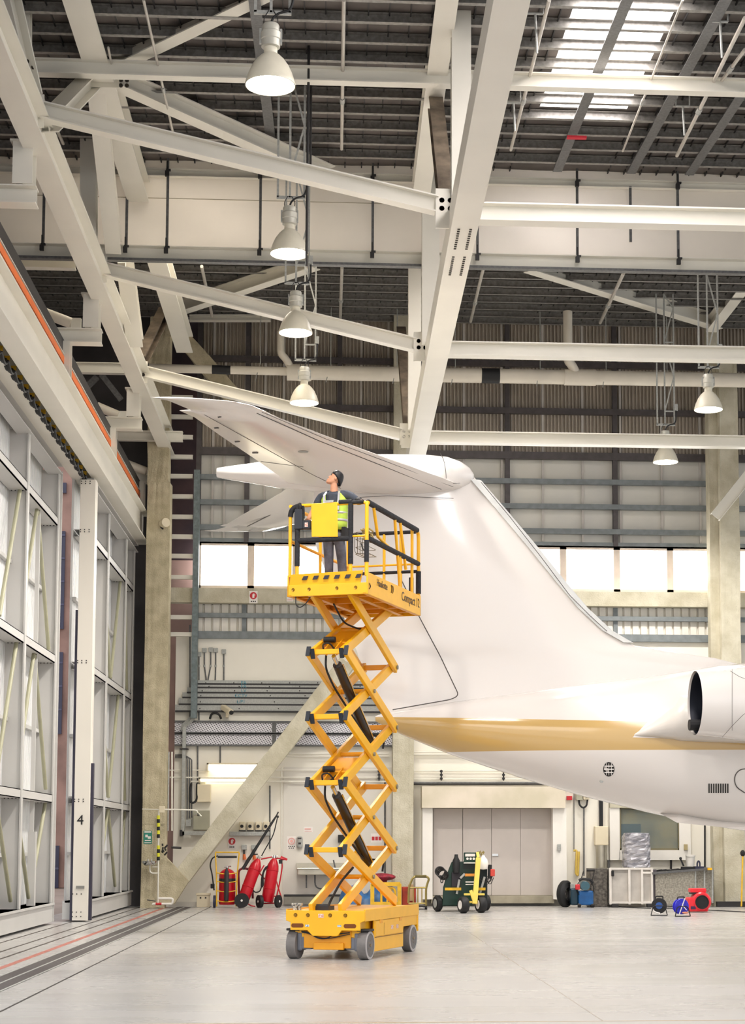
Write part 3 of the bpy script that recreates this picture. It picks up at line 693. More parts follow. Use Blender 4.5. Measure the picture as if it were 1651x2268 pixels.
# ================================================================== LAMPS
LAMPW = mat('lamp_lens_glow', (255, 250, 245), .3, emit=(255, 244, 226), estr=14, var=0)
SHADE = mat('lamp_shade_cream', (232, 226, 206), .35, var=.05, scale=3)
HOUS = mat('lamp_housing', (206, 204, 192), .4, .2)
def lamp(u, v, dia_px, label, hang, junction=1, nm=None):
    Y = .65*FPX/dia_px; c = V(u, v, Y); t = thing('high_bay_lamp', label, 'lamp', tuple(c), group='high-bay lamps under the roof')
    R = .325; o = c
    prof = [(R, 0), (R*1.0, .02), (R*.97, .05), (R*.86, .16), (R*.72, .26), (R*.55, .34), (R*.38, .395), (R*.27, .42), (R*.26, .5), (R*.3, .52)]
    pin = [(r-.012, z) for r, z in prof[::-1]]
    MB().lathe(prof+pin, o, n=36).build('shade', SHADE, t, smooth=True)
    MB().lathe([(.01, .02), (.28, .0), (.305, .025), (.30, .06), (.01, .06)], o, n=36).build('lens', LAMPW, t, smooth=True)
    MB().lathe([(.085, .5), (.12, .51), (.12, .6), (.13, .61), (.13, .7), (.11, .72), (.11, .79), (.1, .81), (.0, .82)], o, n=24).build('housing', HOUS, t, smooth=True)
    b = MB()
    for s in (-1, 1): b.bar(o+Vector((s*.13, 0, .55)), o+Vector((s*.13, 0, .75)), .03, .05)
    b.build('clips', GALV, t)
    # suspension: fork, two legs, hook cables, conduit with junction box
    m = MB()
    z0 = .98
    top = roofz(Y)-o.z+.1
    if hang:
        for dx in (-.2, .0, .24):
            m.bar(o+Vector((dx, .02, z0 if dx else z0)), o+Vector((dx, .02, top)), .035, .035)
        m.bar(o+Vector((-.22, .02, z0)), o+Vector((.26, .02, z0)), .035, .05)
        zz = z0+.35
        while zz < top-1.2:
            m.bar(o+Vector((.0, .02, zz)), o+Vector((.24, .02, zz+.9)), .03, .03); m.bar(o+Vector((.24, .02, zz+.9)), o+Vector((0, .02, zz+1.8 if zz+1.8 < top else top)), .03, .03)
            m.bar(o+Vector((0, .02, zz+.0)), o+Vector((.24, .02, zz)), .03, .03); zz += 1.8
    m.build('hanger_frame', GALV, t)
    MB().tube([o+Vector((0, 0, .8)), o+Vector((.02, 0, .9)), o+Vector((.1, 0, .97)), o+Vector((.24, -.02, 1.0)), o+Vector((.28, -.02, 1.1)), o+Vector((.28, -.02, 1.35))], .016, 8).build('cable', BLACK, t, smooth=True)
    k = MB()
    for s in (-1, 1): k.tube([o+Vector((s*.06, 0, .76)), o+Vector((s*.1, 0, .88)), o+Vector((s*.03, 0, 1.0))], .007, 5)
    k.build('safety_chain', DARK, t)
    MB().bx(o.x+.24, o.x+.32, o.y-.07, o.y, o.z+1.34, o.z+1.5).build('junction_box', GALV, t)
    ld = bpy.data.lights.new('lamp_light', 'SPOT'); ld.energy = 1900; ld.spot_size = math.radians(150); ld.spot_blend = .7; ld.shadow_soft_size = .28; ld.color = (1, .95, .88)
    lo = bpy.data.objects.new('lamp_light', ld); C.objects.link(lo); lo.parent = t; lo.location = (0, 0, -.04)
    return t
lamp(599, 190, 116, 'largest lit high-bay lamp with a cream bell shade, at the top centre', True)
lamp(641, 563, 88, 'lit high-bay lamp hanging over the bottom edge of the curtain, second from the top', True)
lamp(655, 738, 77, 'lit high-bay lamp crossing the middle sloping beam, third from the top', True)
lamp(674, 893, 66, 'lit high-bay lamp just above the near tailplane, lowest of the centre row', True)
lamp(1570, 908, 66, 'high-bay lamp hanging in front of the broad right column', True)
lamp(1475, 1024, 58, 'smaller high-bay lamp hanging under the lower right beam', True)

q_ = underroof(1278, 307, .1)
tag(MB().bx(q_.x-.18, q_.x+.18, q_.y-.05, q_.y+.05, q_.z, q_.z+.04).build('red_cloth', mat('cloth_red', (206, 44, 60), .7)), 'small red bundle tucked under the roof at the lower end of the skylight', 'bundle')
# ================================================================== AIRCRAFT
FY = 31.0
ac = thing('business_jet', 'white business jet with a gold stripe, T-tail and rear engine', 'aircraft', (4, FY, 0))
def P31(u, v): p = V(u, v, FY); return p.x, p.z
# fuselage: stations x(px) , bottom(px), top(px), halfwidth
stn = [(832, 1597, 1586, .03), (850, 1608, 1580, .1), (900, 1632, 1573, .28), (1000, 1672, 1555, .55), (1150, 1722, 1535, .85), (1300, 1766, 1515, 1.1), (1450, 1803, 1498, 1.26), (1600, 1833, 1474, 1.36), (1720, 1850, 1464, 1.4)]
rings = []
def fring(x, zb_, zt_, w):
    r = []
    zc = (zb_+zt_)/2; h = (zt_-zb_)/2
    for i in range(48):
        t = 2*PI*i/48; c_, s_ = math.cos(t), math.sin(t)
        r.append(Vector((x, FY+w*c_, zc+h*s_)))
    return r
sx = []
for u, b, t, w_ in stn:
    x, z0_ = P31(u, b); _, z1 = P31(u, t); sx.append((x, z0_, z1, w_))
def interp(tab, x):
    for a, b in zip(tab[:-1], tab[1:]):
        if a[0] <= x <= b[0]:
            k = (x-a[0])/(b[0]-a[0]); return [a[i]+(b[i]-a[i])*k for i in range(1, len(a))]
    return list(tab[-1][1:]) if x > tab[-1][0] else list(tab[0][1:])
xs = sx[0][0]; xe = sx[-1][0]
for i in range(41):
    x = xs+(xe-xs)*(i/40)**1.2; rings.append(fring(x, *interp(sx, x)))
lx = sx[-1]
for dx in (2, 5, 9, 12): rings.append(fring(xe+dx, lx[1]-.03, lx[2], lx[3]))
for dx, k in ((13.5, .93), (15, .78), (16.3, .5), (17, .15)):
    zc = (lx[1]+lx[2])/2-.3*(1-k); hh = (lx[2]-lx[1])/2*k; rings.append(fring(xe+dx, zc-hh, zc+hh, lx[3]*k))
GOLD = (200, 166, 104)
FM = mat('aircraft_paint_striped', (228, 222, 216), .16, var=.01, scale=.5, coat=.6)
nt = FM.node_tree; bs = nt.nodes['Principled BSDF']
geo = nt.nodes.new('ShaderNodeNewGeometry'); sep = nt.nodes.new('ShaderNodeSeparateXYZ'); nt.links.new(geo.outputs['Position'], sep.inputs[0])
def mth(op, a, b=None):
    n = nt.nodes.new('ShaderNodeMath'); n.operation = op
    for i, q in enumerate((a, b)):
        if q is None: continue
        if isinstance(q, (int, float)): n.inputs[i].default_value = q
        else: nt.links.new(q, n.inputs[i])
    return n.outputs[0]
zlo = V(1200, 1662, FY-.9).z
zh0, zh1 = V(870, 1587, FY-.3), V(1430, 1599, FY-1.1)
up_line = mth('ADD', mth('MULTIPLY', mth('SUBTRACT', sep.outputs[0], zh0.x), (zh1.z-zh0.z)/(zh1.x-zh0.x)), zh0.z)
# beyond the pylon the stripe drops to a thin band
ps, pe = V(1435, 1600, FY-1.2), V(1400, 1635, FY-1.2)
cutx = mth('ADD', mth('MULTIPLY', mth('SUBTRACT', sep.outputs[2], ps.z), (pe.x-ps.x)/(pe.z-ps.z)), ps.x)
band = mth('MULTIPLY', mth('GREATER_THAN', sep.outputs[2], zlo), mth('LESS_THAN', sep.outputs[2], up_line))
thin_hi = mth('ADD', mth('MULTIPLY', mth('SUBTRACT', sep.outputs[0], ps.x), -.028), zlo+.2)
keep = mth('MAXIMUM', mth('LESS_THAN', sep.outputs[0], cutx), mth('LESS_THAN', sep.outputs[2], thin_hi))
msk = mth('MULTIPLY', band, keep)
mx = nt.nodes.new('ShaderNodeMix'); mx.data_type = 'RGBA'
old = bs.inputs['Base Color'].links[0].from_socket
nt.links.new(msk, mx.inputs['Factor']); nt.links.new(old, mx.inputs['A']); mx.inputs['B'].default_value = lin(GOLD)
nt.links.new(mx.outputs['Result'], bs.inputs['Base Color'])
MB().loft(rings).build('fuselage', FM, ac, smooth=True)
# fin
rows = [(1580, 838, 1600), (1560, 836, 1560), (1520, 822, 1560), (1495, 812, 1545), (1470, 800, 1600), (1450, 793, 1500), (1425, 783, 1405), (1398, 774, 1353), (1347, 754, 1298), (1291, 732, 1251), (1213, 701, 1188), (1130, 672, 1118), (1067, 655, 1064), (1045, 648, 1046)]
rows = [(1600, 850, 1640), (1560, 838, 1640), (1500, 815, 1640), (1482, 808, 1645), (1466, 800, 1640), (1452, 794, 1584), (1437, 789, 1480), (1425, 783, 1406), (1398, 774, 1353), (1347, 754, 1298), (1291, 732, 1251), (1213, 701, 1188), (1130, 690, 1118), (1067, 700, 1064), (1040, 720, 1040)]
foil = [(0, 0), (.02, .22), (.06, .42), (.14, .7), (.25, .92), (.38, 1), (.55, .9), (.72, .62), (.86, .32), (1, .03)]
fr = []
for v, tu, lu in rows:
    xt, z = P31(tu, v); xl, _ = P31(lu, v); c_ = xl-xt; th = min(.05*c_, .2)*1.0
    up_ = [Vector((xl-c_*a, FY-th*b, z)) for a, b in foil]; dn = [Vector((xl-c_*a, FY+th*b, z)) for a, b in foil[::-1]]
    fr.append(up_[0:]+dn[:-1])
MB().loft(fr).build('fin', PLANE, ac, smooth=True)
SEAM = mat('panel_seam', (84, 80, 76), .6)
def seam(pts, r, Y, par=ac, name='panel_seam'):
    return MB().tube([V(u, v, Y) for u, v in pts], r, 5).build(name, SEAM, par)
seam([(870, 1572), (1000, 1549), (1017, 1540), (975, 1452), (930, 1368), (880, 1265)], .009, FY-.205)
seam([(1066, 1068), (1130, 1145), (1200, 1235), (1262, 1318), (1310, 1366), (1345, 1398)], .006, FY-.12)
# leading edge boot strip
LE = mat('leading_edge_metal', (222, 222, 218), .3, 0)
m = MB()
bp = [(1062, 1064), (1118, 1129), (1188, 1212), (1251, 1290), (1298, 1346), (1353, 1397), (1400, 1424)]
m.loft([[Vector((p.x-.16, FY-.10, p.z)), Vector((p.x+.0, FY-.05, p.z)), Vector((p.x+.035, FY, p.z)), Vector((p.x+.0, FY+.05, p.z)), Vector((p.x-.16, FY+.10, p.z))] for p in [V(u, v, FY) for u, v in bp]], close=True)
m.build('fin_leading_edge', LE, ac, smooth=True)
# bullet fairing on top
prof = [(480, 9), (482, 11), (520, 17), (560, 23), (620, 33), (700, 41), (780, 45), (860, 47), (940, 47), (990, 43), (1020, 33), (1040, 20), (1050, 6)]
cz = V(700, 1050, FY).z; pr = []
for u, r in prof: pr.append((max(.01, r*FY/FPX), V(u, 1050, FY).x))
MB().lathe(pr, (0, FY, cz), (1, 0, 0), n=32, caps=True).build('bullet_fairing', PLANE, ac, smooth=True)
seam([(976, 1004), (984, 1020), (988, 1045), (989, 1060)], .006, FY-.37)
# tailplanes
def tailplane(side, ytip, ztip, name):
    root_y = FY+side*.15
    xr0, xr1 = V(640, 1085, FY-.2).x, V(1024, 1072, FY-.2).x
    zr = V(900, 1078, FY).z
    # (span fraction, TE x, LE x, z)
    if side < 0:
        Yt = ytip
        def at(u, v, k):
            Y = root_y+(Yt-root_y)*k; return Y
        xt = lambda u, k: V(u, 900, root_y+(Yt-root_y)*k).x
        sec = [(0, xr0, xr1), (.12, xt(617, .12), xt(975, .12)), (.35, xt(560, .35), xt(860, .35)), (.6, xt(490, .6), xt(730, .6)), (.8, xt(432, .8), xt(622, .8)), (.87, xt(398, .87), xt(590, .87)), (.875, xt(424, .875), xt(588, .875)), (.93, xt(395, .93), xt(560, .93)), (.97, xt(372, .97), xt(520, .97)), (.995, xt(340, 1), xt(440, 1)), (1.0, xt(332, 1), xt(400, 1))]
    else:
        sec0 = tp_sec
        sec = [(k, a, b) for k, a, b in sec0]
    rg = []
    for k, a, b in sec:
        Y = root_y+(ytip-root_y)*k; z = zr+(ztip-zr)*k; c_ = b-a; th = .055*c_*(1 if k < .96 else .5)
        rg.append([Vector((b-c_*q, Y, z+th*w_)) for q, w_ in foil]+[Vector((b-c_*q, Y, z-th*w_)) for q, w_ in foil[::-1]][:-1])
    o = MB().loft(rg).build(name, PLANE, ac, smooth=True)
    return sec
tp_sec = tailplane(-1, 25.7, V(340, 880, 25.7).z, 'tailplane')
tailplane(1, 36.4, V(480, 1176, 36.4).z, 'tailplane')
def under(pts, r=.006, ret=False):   # seams lying on the near tailplane underside
    root_y = FY-.15; zr = V(900, 1078, FY).z; zt_ = V(340, 880, 25.7).z; out = []
    for k, f in pts:
        q = None
        for s0, s1 in zip(tp_sec[:-1], tp_sec[1:]):
            if s0[0] <= k <= s1[0] and s1[0] > s0[0]:
                g = (k-s0[0])/(s1[0]-s0[0]); a = s0[1]+(s1[1]-s0[1])*g; b = s0[2]+(s1[2]-s0[2])*g; break
        c_ = b-a; fo = 0
        for (q0, w0), (q1, w1) in zip(foil[:-1], foil[1:]):
            if q0 <= f <= q1: fo = w0+(w1-w0)*(f-q0)/(q1-q0); break
        out.append(Vector((b-c_*f, root_y+(25.7-root_y)*k, zr+(zt_-zr)*k-.055*c_*fo-.002)))
    if ret: return out
    return MB().tube(out, r, 5)
under([(.02, .1), (.3, .1), (.6, .1), (.88, .1)]).build('panel_seam', SEAM, ac)
under([(.02, .03), (.3, .03), (.6, .03), (.88, .03)], .004).build('panel_seam', SEAM, ac)
under([(.03, .68), (.2, .72), (.4, .73), (.86, .74)], .004).build('panel_seam', SEAM, ac)
under([(.3, .68), (.3, .98)], .004).build('panel_seam', SEAM, ac)
for k, f in ((.55, .93), (.7, .93), (.42, .93), (.85, .6)): under([(k, f), (k+.01, f-.05)], .018).build('hinge_bracket', SEAM, ac)
MB().ball(under([(.5, .42)], ret=True)[0], .085, 16, (1, 1, .12)).build('access_cap', GALV, ac, smooth=True)
fs2 = V(560, 1158, 34.9)
MB().bar(V(548, 1166, 35.2), V(632, 1124, 33.2), .02, .01).build('hinge_bracket', SEAM, ac)
# horizontal seam under bullet
seam([(776, 1080), (860, 1074), (960, 1074), (1020, 1070)], .005, FY-.36)
seam([(790, 1102), (860, 1098), (1005, 1104)], .005, FY-.2)
# engine nacelle
EY = 28.75; ex_ = V(1540, 1557, EY); R0 = 72*EY/FPX
EC = mat('nacelle_inner', (24, 28, 40), .35, .4)
zc = ex_.z; X_ = ex_.x
MB().lathe([(R0, 0), (R0+.04, .4), (R0+.12, 1.0), (R0+.2, 1.8), (R0+.22, 2.8), (R0+.16, 3.7), (R0+.04, 4.1), (R0-.05, 4.15), (R0-.12, 3.9), (R0-.02, 1.2), (R0-.02, .02)], (X_, EY, zc), (1, .035, 0), n=48).build('engine_nacelle', PLANE, ac, smooth=True)
MB().lathe([(R0-.02, .03), (R0-.05, .3), (R0-.14, .9), (.01, .95)], (X_, EY, zc), (1, .035, 0), n=48).build('exhaust_duct', EC, ac, smooth=True)
MB().lathe([(.01, .12), (.12, .35), (.26, .9)], (X_, EY, zc), (1, .035, 0), n=24).build('exhaust_cone', EC, ac, smooth=True)
# pylon and fairing behind the nozzle
PYM = mat('pylon_grey', (216, 211, 204), .3, var=.02)
a = V(1405, 1628, FY-1.2)
def prg(x, cy, cz_, ry, rz): return [Vector((x, cy+ry*math.cos(t), cz_+rz*math.sin(t))) for t in [2*PI*k/20 for k in range(20)]]
MB().loft([prg(a.x, a.y+.05, a.z, .03, .02), prg(a.x+.3, a.y+.0, a.z+.08, .16, .12), prg(a.x+.65, 29.72, zc-.26, .36, .27), prg(X_-.05, 29.72, zc-.18, .44, .38), prg(X_+1.2, 29.6, zc-.15, .6, .46), prg(X_+3.6, 29.6, zc-.12, .7, .5)]).build('engine_pylon', PYM, ac, smooth=True)
MB().cyl((X_-.08, EY+.1, zc-.35), (X_+.3, EY+.12, zc-.35), .09, n=12).build('drain_duct', BLACK, ac)
# round nacelle door seams
for rr_, xx in ((R0+.125, 1.0),):
    MB().lathe([(rr_+.008, xx), (rr_+.012, xx+.01), (rr_+.008, xx+.02)], (X_, EY, zc), (1, .035, 0), n=48).build('panel_seam', SEAM, ac)
# round louvred inlet, drain and grille on the belly
def onfus(u, v):
    # march the view ray to the fuselage surface
    d = V(u, v, 1)-CAM; lo = 26.0; best = V(u, v, FY-1)
    y = 28.0
    while y < FY:
        p = CAM+d*y; zb1, zt1, w1 = interp(sx, p.x); zc1 = (zb1+zt1)/2; h1 = (zt1-zb1)/2
        if ((p.z-zc1)/h1)**2+((p.y-FY)/w1)**2 <= 1: return p
        y += .01
    return best
c = onfus(1349, 1704)
VENT = mat('vent_dark', (40, 38, 34), .6)
vm = MB(); ww = []
disc = [onfus(1349+12.5*math.cos(t), 1704+16*math.sin(t))+Vector((0, -.012, 0)) for t in [2*PI*i/20 for i in range(20)]]
vm.prism(disc, (0, .03, 0)); vm.build('round_vent', VENT, ac)
vb = MB()
for k in (-1, 0, 1): vb.bar(onfus(1338+abs(k), 1704+k*7)+Vector((0, -.02, 0)), onfus(1360-abs(k), 1704+k*7)+Vector((0, -.02, 0)), .01, .016)
for k in (-1, 0, 1): vb.bar(onfus(1349+k*5.5, 1691)+Vector((0, -.02, 0)), onfus(1349+k*5.5, 1717)+Vector((0, -.02, 0)), .01, .012)
vb.build('vent_bars', PLANE, ac)
c = onfus(1593, 1746); sv = MB()
for k in range(9):
    x = c.x-.16+k*.04; p0 = onfus(1593-22+k*5.2, 1736); p1 = onfus(1593-22+k*5.2, 1756)
    sv.bar(p0+Vector((0, -.012, 0)), p1+Vector((0, -.012, 0)), .02, .012, up=(0, -1, 0))
sv.build('vent_slats', VENT, ac)
c = onfus(1333, 1730); MB().cyl(c+Vector((0, -.015, 0)), c+Vector((0, .02, 0)), .03, n=12).build('drain_port', GALV, ac)
# access panel outline at the right edge
pp = [onfus(u, v)+Vector((0, -.01, 0)) for u, v in ((1665, 1702), (1640, 1704), (1629, 1715), (1627, 1730), (1632, 1744), (1650, 1756))]
MB().tube(pp, .009, 5).build('panel_seam', SEAM, ac)
# wing root flap seen under the belly
WG_ = MB(); wy = 30.2
WG_.loft([[Vector((V(1468, 1792, wy).x, wy+.8, V(1468, 1792, wy).z)), Vector((V(1500, 1822, wy).x, wy, V(1500, 1822, wy).z)), Vector((V(1520, 1800, wy).x, wy+.6, V(1520, 1800, wy).z+.05))],
          [Vector((V(1600, 1820, wy).x, wy+.8, V(1600, 1820, wy).z)), Vector((V(1600, 1832, wy).x, wy, V(1600, 1832, wy).z)), Vector((V(1600, 1810, wy).x, wy+.6, V(1600, 1806, wy).z))],
          [Vector((9.5, wy+.8, 1.62)), Vector((9.5, wy-.2, 1.6)), Vector((9.5, wy+.6, 2.0))]])
WG_.build('wing_root_fairing', PLANE, ac)
# main gear, outside the frame to the right, carries the aircraft
for s in (-1, 1):
    g = MB(); g.cyl((14, FY+s*1.6, .5), (14, FY+s*1.3, 2.1), .09); g.build('landing_gear_leg', GALV, ac)
    wmb = MB(); wmb.cyl((14, FY+s*1.6-.15, .5), (14, FY+s*1.6+.15, .5), .5, n=28); wmb.build('tyre', BLACK, ac, smooth=True)
g = MB(); g.cyl((22, FY, .4), (22, FY, 2.1), .07); g.build('landing_gear_leg', GALV, ac)
g = MB(); g.cyl((22, FY-.12, .4), (22, FY+.12, .4), .4, n=24); g.build('tyre', BLACK, ac, smooth=True)

# seams round the engine cowl
def cowl(pts):
    out = []
    for u, v in pts:
        d = V(u, v, 1)-CAM; y = 27.4; p = None
        while y < EY:
            q = CAM+d*y; t = q.x-X_
            rr = R0+.04+(.16*min(1, t/1.8)) if t > .1 else R0
            if (q.y-EY)**2+(q.z-zc)**2 <= rr*rr: p = q; break
            y += .01
        if p: out.append(p+Vector((0, -.012, 0)))
    return out
for pts in ([(1622, 1480+k*6) for k in range(24)], [(1600, 1633), (1625, 1605), (1650, 1580), (1670, 1572)], [(1618, 1486), (1640, 1500), (1660, 1506)]):
    cp_ = cowl(pts)
    if len(cp_) > 1: MB().tube(cp_, .0035, 5).build('panel_seam', SEAM, ac)
# ================================================================== SCISSOR LIFT
LW, LL = .625, 1.325
LROT = -math.radians(19.5); LC_ = Vector((.288, 27.46, 0))
LM = Matrix.Translation(LC_) @ Matrix.Rotation(LROT, 4, 'Z'); LI = LM.inverted()
def LP(u, v, yl):   # view point on the lift's own plane y = yl
    o = LI @ CAM; q = LI @ V(u, v, 20); d = q-o; return o+d*((yl-o.y)/d.y)
def LXP(u, v, xl):
    o = LI @ CAM; q = LI @ V(u, v, 20); d = q-o; return o+d*((xl-o.x)/d.x)
lf = thing('scissor_lift', 'yellow scissor lift raised high on grey wheels, carrying the worker in its railed platform', 'lift', tuple(LC_), LROT, local=True)
ORY = mat('lift_yellow_deep', (236, 160, 14), .4, var=.05, scale=4)
F_ = -LL
def fb(name, mb, m, par=None, **k): return mb.build(name, m, par or lf, **k)
# chassis
c = MB()
c.bx(-.5, .5, F_+.12, LL-.02, .3, .62)
fb('chassis', c, YEL, bevel=.01)
# front plate with slots
pts = [(-.6, .70), (.6, .70), (.6, .56), (.53, .53), (.53, .42), (.25, .42), (.19, .34), (-.19, .34), (-.27, .42), (-.53, .42), (-.53, .53), (-.6, .56)]
c = MB(); c.prism([(x, F_, z) for x, z in pts], (0, .05, 0)); fb('front_plate', c, YEL, bevel=.006)
c = MB(); c.bx(-.6, .6, F_+.05, LL, .66, .70); c.bx(.585, .605, F_+.02, LL, .55, .72); c.bx(-.605, -.585, F_+.02, LL, .55, .72)
fb('deck_rim', c, YEL, bevel=.005)
def slot(cx, w, h):
    p = []
    for i in range(16):
        t = 2*PI*i/16; p.append((cx+(w/2-h/2)*(1 if math.cos(t) > 0 else -1)+math.cos(t)*h/2, F_-.003, .485+math.sin(t)*h/2))
    return MB().prism(p, (0, .004, 0))
SL = mat('slot_shadow', (120, 66, 18), .8)
for x in (-.42, .38): fb('tie_slot', slot(x, .19, .062), SL)
for x in (-.45, -.26, .08, .31):
    c = MB(); c.lathe([(.018, 0), (.028, -.006), (.028, .004)], (x, F_-.003, .635), (0, 1, 0), n=14); c.cyl((x, F_-.006, .635), (x, F_, .635), .018, n=10); fb('pivot_bolt', c, mat('bronze_bolt', (150, 110, 40), .4, .7))
LBW = mat('label_white', (236, 226, 216), .5, var=.25, scale=60, col2=(200, 110, 90))
fb('label_sticker', MB().bx(-.1, -.02, F_-.004, F_, .60, .655), LBW)
fb('label_sticker', MB().bx(-.3, -.24, F_-.004, F_, .47, .5), mat('label_blue', (236, 240, 240), .5, var=.4, scale=80, col2=(60, 120, 160)))
fb('label_sticker', MB().bx(.19, .25, F_-.004, F_, .47, .5), MATS['label_blue'])
# front undertray and hoses
c = MB(); c.bx(-.36, .36, F_+.1, F_+.16, .16, .42); c.bx(-.2, .26, F_+.06, F_+.12, .14, .24); fb('undertray', c, ORY, bevel=.01)
fb('axle_hose', MB().tube([(-.38, F_+.06, .40), (-.28, F_+.05, .39), (-.12, F_+.04, .31), (.02, F_+.04, .30), (.12, F_+.04, .36), (.36, F_+.05, .39)], .009), BLACK, smooth=True)
fb('axle_hose', MB().tube([(-.38, F_+.07, .385), (-.26, F_+.06, .37), (-.1, F_+.05, .29), (.1, F_+.05, .31), (.36, F_+.06, .37)], .007), MATS['dark_metal'], smooth=True)
# wheels
TYR = mat('grey_tyre', (120, 116, 114), .7, var=.08, scale=10); TYL = mat('grey_tyre_edge', (186, 180, 178), .6); HUB = mat('teal_hub', (96, 116, 120), .5, .3)
MOT = mat('motor_grey', (120, 124, 134), .5, .3)
def wheel(x, y, out, front):
    cx = x; r = .205
    c = MB(); c.cyl((cx-.07, y, r), (cx+.07, y, r), r, n=36); w_ = fb('wheel', c, TYR, smooth=True, bevel=.008)
    xo = cx+.071*out
    c = MB(); c.lathe([(r*.98, -.004), (r, .0), (r*.9, .006), (r*.82, .004)], (xo, y, r), (out, 0, 0), n=36); fb('tyre_sidewall', c, TYL, w_, smooth=True)
    c = MB(); c.lathe([(r*.82, .004), (r*.8, -.02), (r*.5, -.03), (r*.3, -.005), (.01, -.004)], (xo, y, r), (out, 0, 0), n=36); fb('hub', c, HUB, w_, smooth=True)
    c = MB(); c.cyl((xo, y, r), (xo+.012*out, y, r), .022, n=10)
    for k in range(5): c.cyl((xo-.01*out, y+.07*math.cos(k*1.257), r+.07*math.sin(k*1.257)), (xo+.002*out, y+.07*math.cos(k*1.257), r+.07*math.sin(k*1.257)), .01, n=6)
    fb('hub_bolts', c, mat('bolt_tan', (150, 130, 100), .4, .6), w_)
    if front:
        c = MB(); c.bx(cx-out*.1-.04, cx-out*.1+.04, y-.1, y+.1, .12, .38); c.bx(cx-out*.2-.08, cx-out*.2+.08, y-.09, y+.06, .14, .34); fb('drive_motor', c, MOT, bevel=.02)
        c = MB(); c.bx(cx-.1, cx+.1, y-.12, y+.1, .405, .44); fb('steering_bracket', c, DARK, bevel=.01)
for x, o in ((-.53, -1), (.545, 1)):
    wheel(x, F_+.21, o, True); wheel(x, LL-.33, o, False)
# side covers
for s in (-1, 1):
    xs_ = .59*s; a, b = (xs_-.03, xs_) if s > 0 else (xs_, xs_+.03)
    c = MB(); c.bx(a, b, F_+.48, .56, .10, .56); fb('pothole_guard', c, YEL, bevel=.008)
    c = MB(); c.bx(a+.005*s, b+.008*s, F_+.52, .5, .31, .545); fb('side_cover', c, YEL, bevel=.012)
    c = MB(); c.bx(a, b, .52, LL-.02, .4, .62); fb('rear_cover', c, YEL, bevel=.008)
    c = MB(); c.bx(b-.001 if s > 0 else a-.009, b+.009 if s > 0 else a+.001, F_+.5, .5, .548, .556); c.bx(b-.001 if s > 0 else a-.009, b+.009 if s > 0 else a+.001, F_+.5, .55, .30, .306); c.bx(b-.001 if s > 0 else a-.01, b+.01 if s > 0 else a+.001, -.42, -.415, .33, .5)
    fb('cover_gap', c, mat('gap_brown', (96, 60, 20), .8))
    for yy in (-.62, .32):
        c = MB(); c.bx((b if s > 0 else a-.014), (b+.014 if s > 0 else a), yy, yy+.13, .50, .55); fb('latch', c, ORY, bevel=.004)
    for yy, zz in ((-.08, .42), (.18, .42), (-.9, .62), (-.3, .64), (.75, .66)):
        c = MB(); c.bx((b+.006 if s > 0 else a-.012), (b+.012 if s > 0 else a-.006), yy, yy+.1, zz-.03, zz+.03); fb('label_sticker', c, LBW)
fb('rear_plate', MB().bx(-.6, .6, LL-.05, LL, .3, .7), YEL, bevel=.006)
fb('deck_valves', MB().bx(-.22, .0, F_+.15, F_+.4, .7, .76).cyl((-.2, F_+.2, .76), (-.02, F_+.2, .76), .03), DARK)
fb('beacon_post', MB().bx(-.53, -.47, F_+.1, F_+.16, .7, .79).bx(-.45, -.42, F_+.1, F_+.16, .7, .79).bx(-.55, -.4, F_+.1, F_+.16, .76, .8), mat('plug_white', (220, 214, 200), .5, var=.4, scale=40, col2=(40, 50, 60)))
# scissor arms
NF = [(F_+.08, z) for z in (.74, 1.56, 2.53, 3.49, 4.44)]          # camera-side joints bottom to top
NR = [(1.06, z) for z in (.78, 1.59, 2.55, 3.48, 4.43)]
ZT = 5.33
TF, TR = (F_+.22, ZT), (.98, ZT)
XS = (-.265, .25)
CAP = mat('arm_cap_black', (34, 40, 50), .5)
def arm(x, a, b, ca=False, cb=False):
    p = Vector((x, a[0], a[1])); q = Vector((x, b[0], b[1])); d = (q-p).normalized()
    p = p-d*.05; q = q+d*.05
    o = fb('scissor_arm', MB().bar(p, q, .06, .148), YEL, bevel=.008)
    if ca:
        fb('end_cap', MB().bar(p-d*.012, p+d*.01, .062, .151), CAP, o)
    return o
for s in XS:
    oi = .034 if s > 0 else -.034
    for k in range(4):
        f0, f1, r0, r1 = NF[k], NF[k+1], NR[k], NR[k+1]
        arm(s-oi, f0, r1, k > 0); arm(s+oi, f1, r0, True)
    arm(s-oi, NF[4], TR, True); arm(s+oi, TF, NR[4], False)
for k in range(1, 5):
    y, z = NF[k]
    fb('cross_tube', MB().bar((XS[0], y+.02, z+.01), (XS[1], y+.02, z+.01), .075, .075, up=(0, 1, 0)), YEL, bevel=.01)
    y, z = NR[k]
    fb('cross_tube', MB().bar((XS[0], y-.03, z), (XS[1], y-.03, z), .08, .08, up=(0, 1, 0)), ORY, bevel=.01)
    for s in (-1, 1):
        ym = (NF[k][0]+NR[k][0])/2; zm = (NF[k-1][1]+NR[k][1])/2; xx = XS[0 if s < 0 else 1]
        fb('pivot_pin', MB().cyl((xx+s*.07, y, z), (xx+s*.085, y, z), .035, n=12), mat('pin_grey', (150, 148, 140), .4, .6))
        fb('pivot_pin', MB().cyl((xx+s*.07, ym, zm), (xx+s*.09, ym, zm), .03, n=12), MATS['pin_grey'])
zz = [(NF[k-1][1]+NR[k][1])/2 for k in range(1, 5)]+[(NF[4][1]+ZT)/2+.02]
for k, zc_ in enumerate(zz):
    ym = (NF[0][0]+NR[0][0])/2
    fb('centre_tube', MB().cyl((XS[0], ym, zc_), (XS[1], ym, zc_), .035, n=12), ORY, smooth=True)
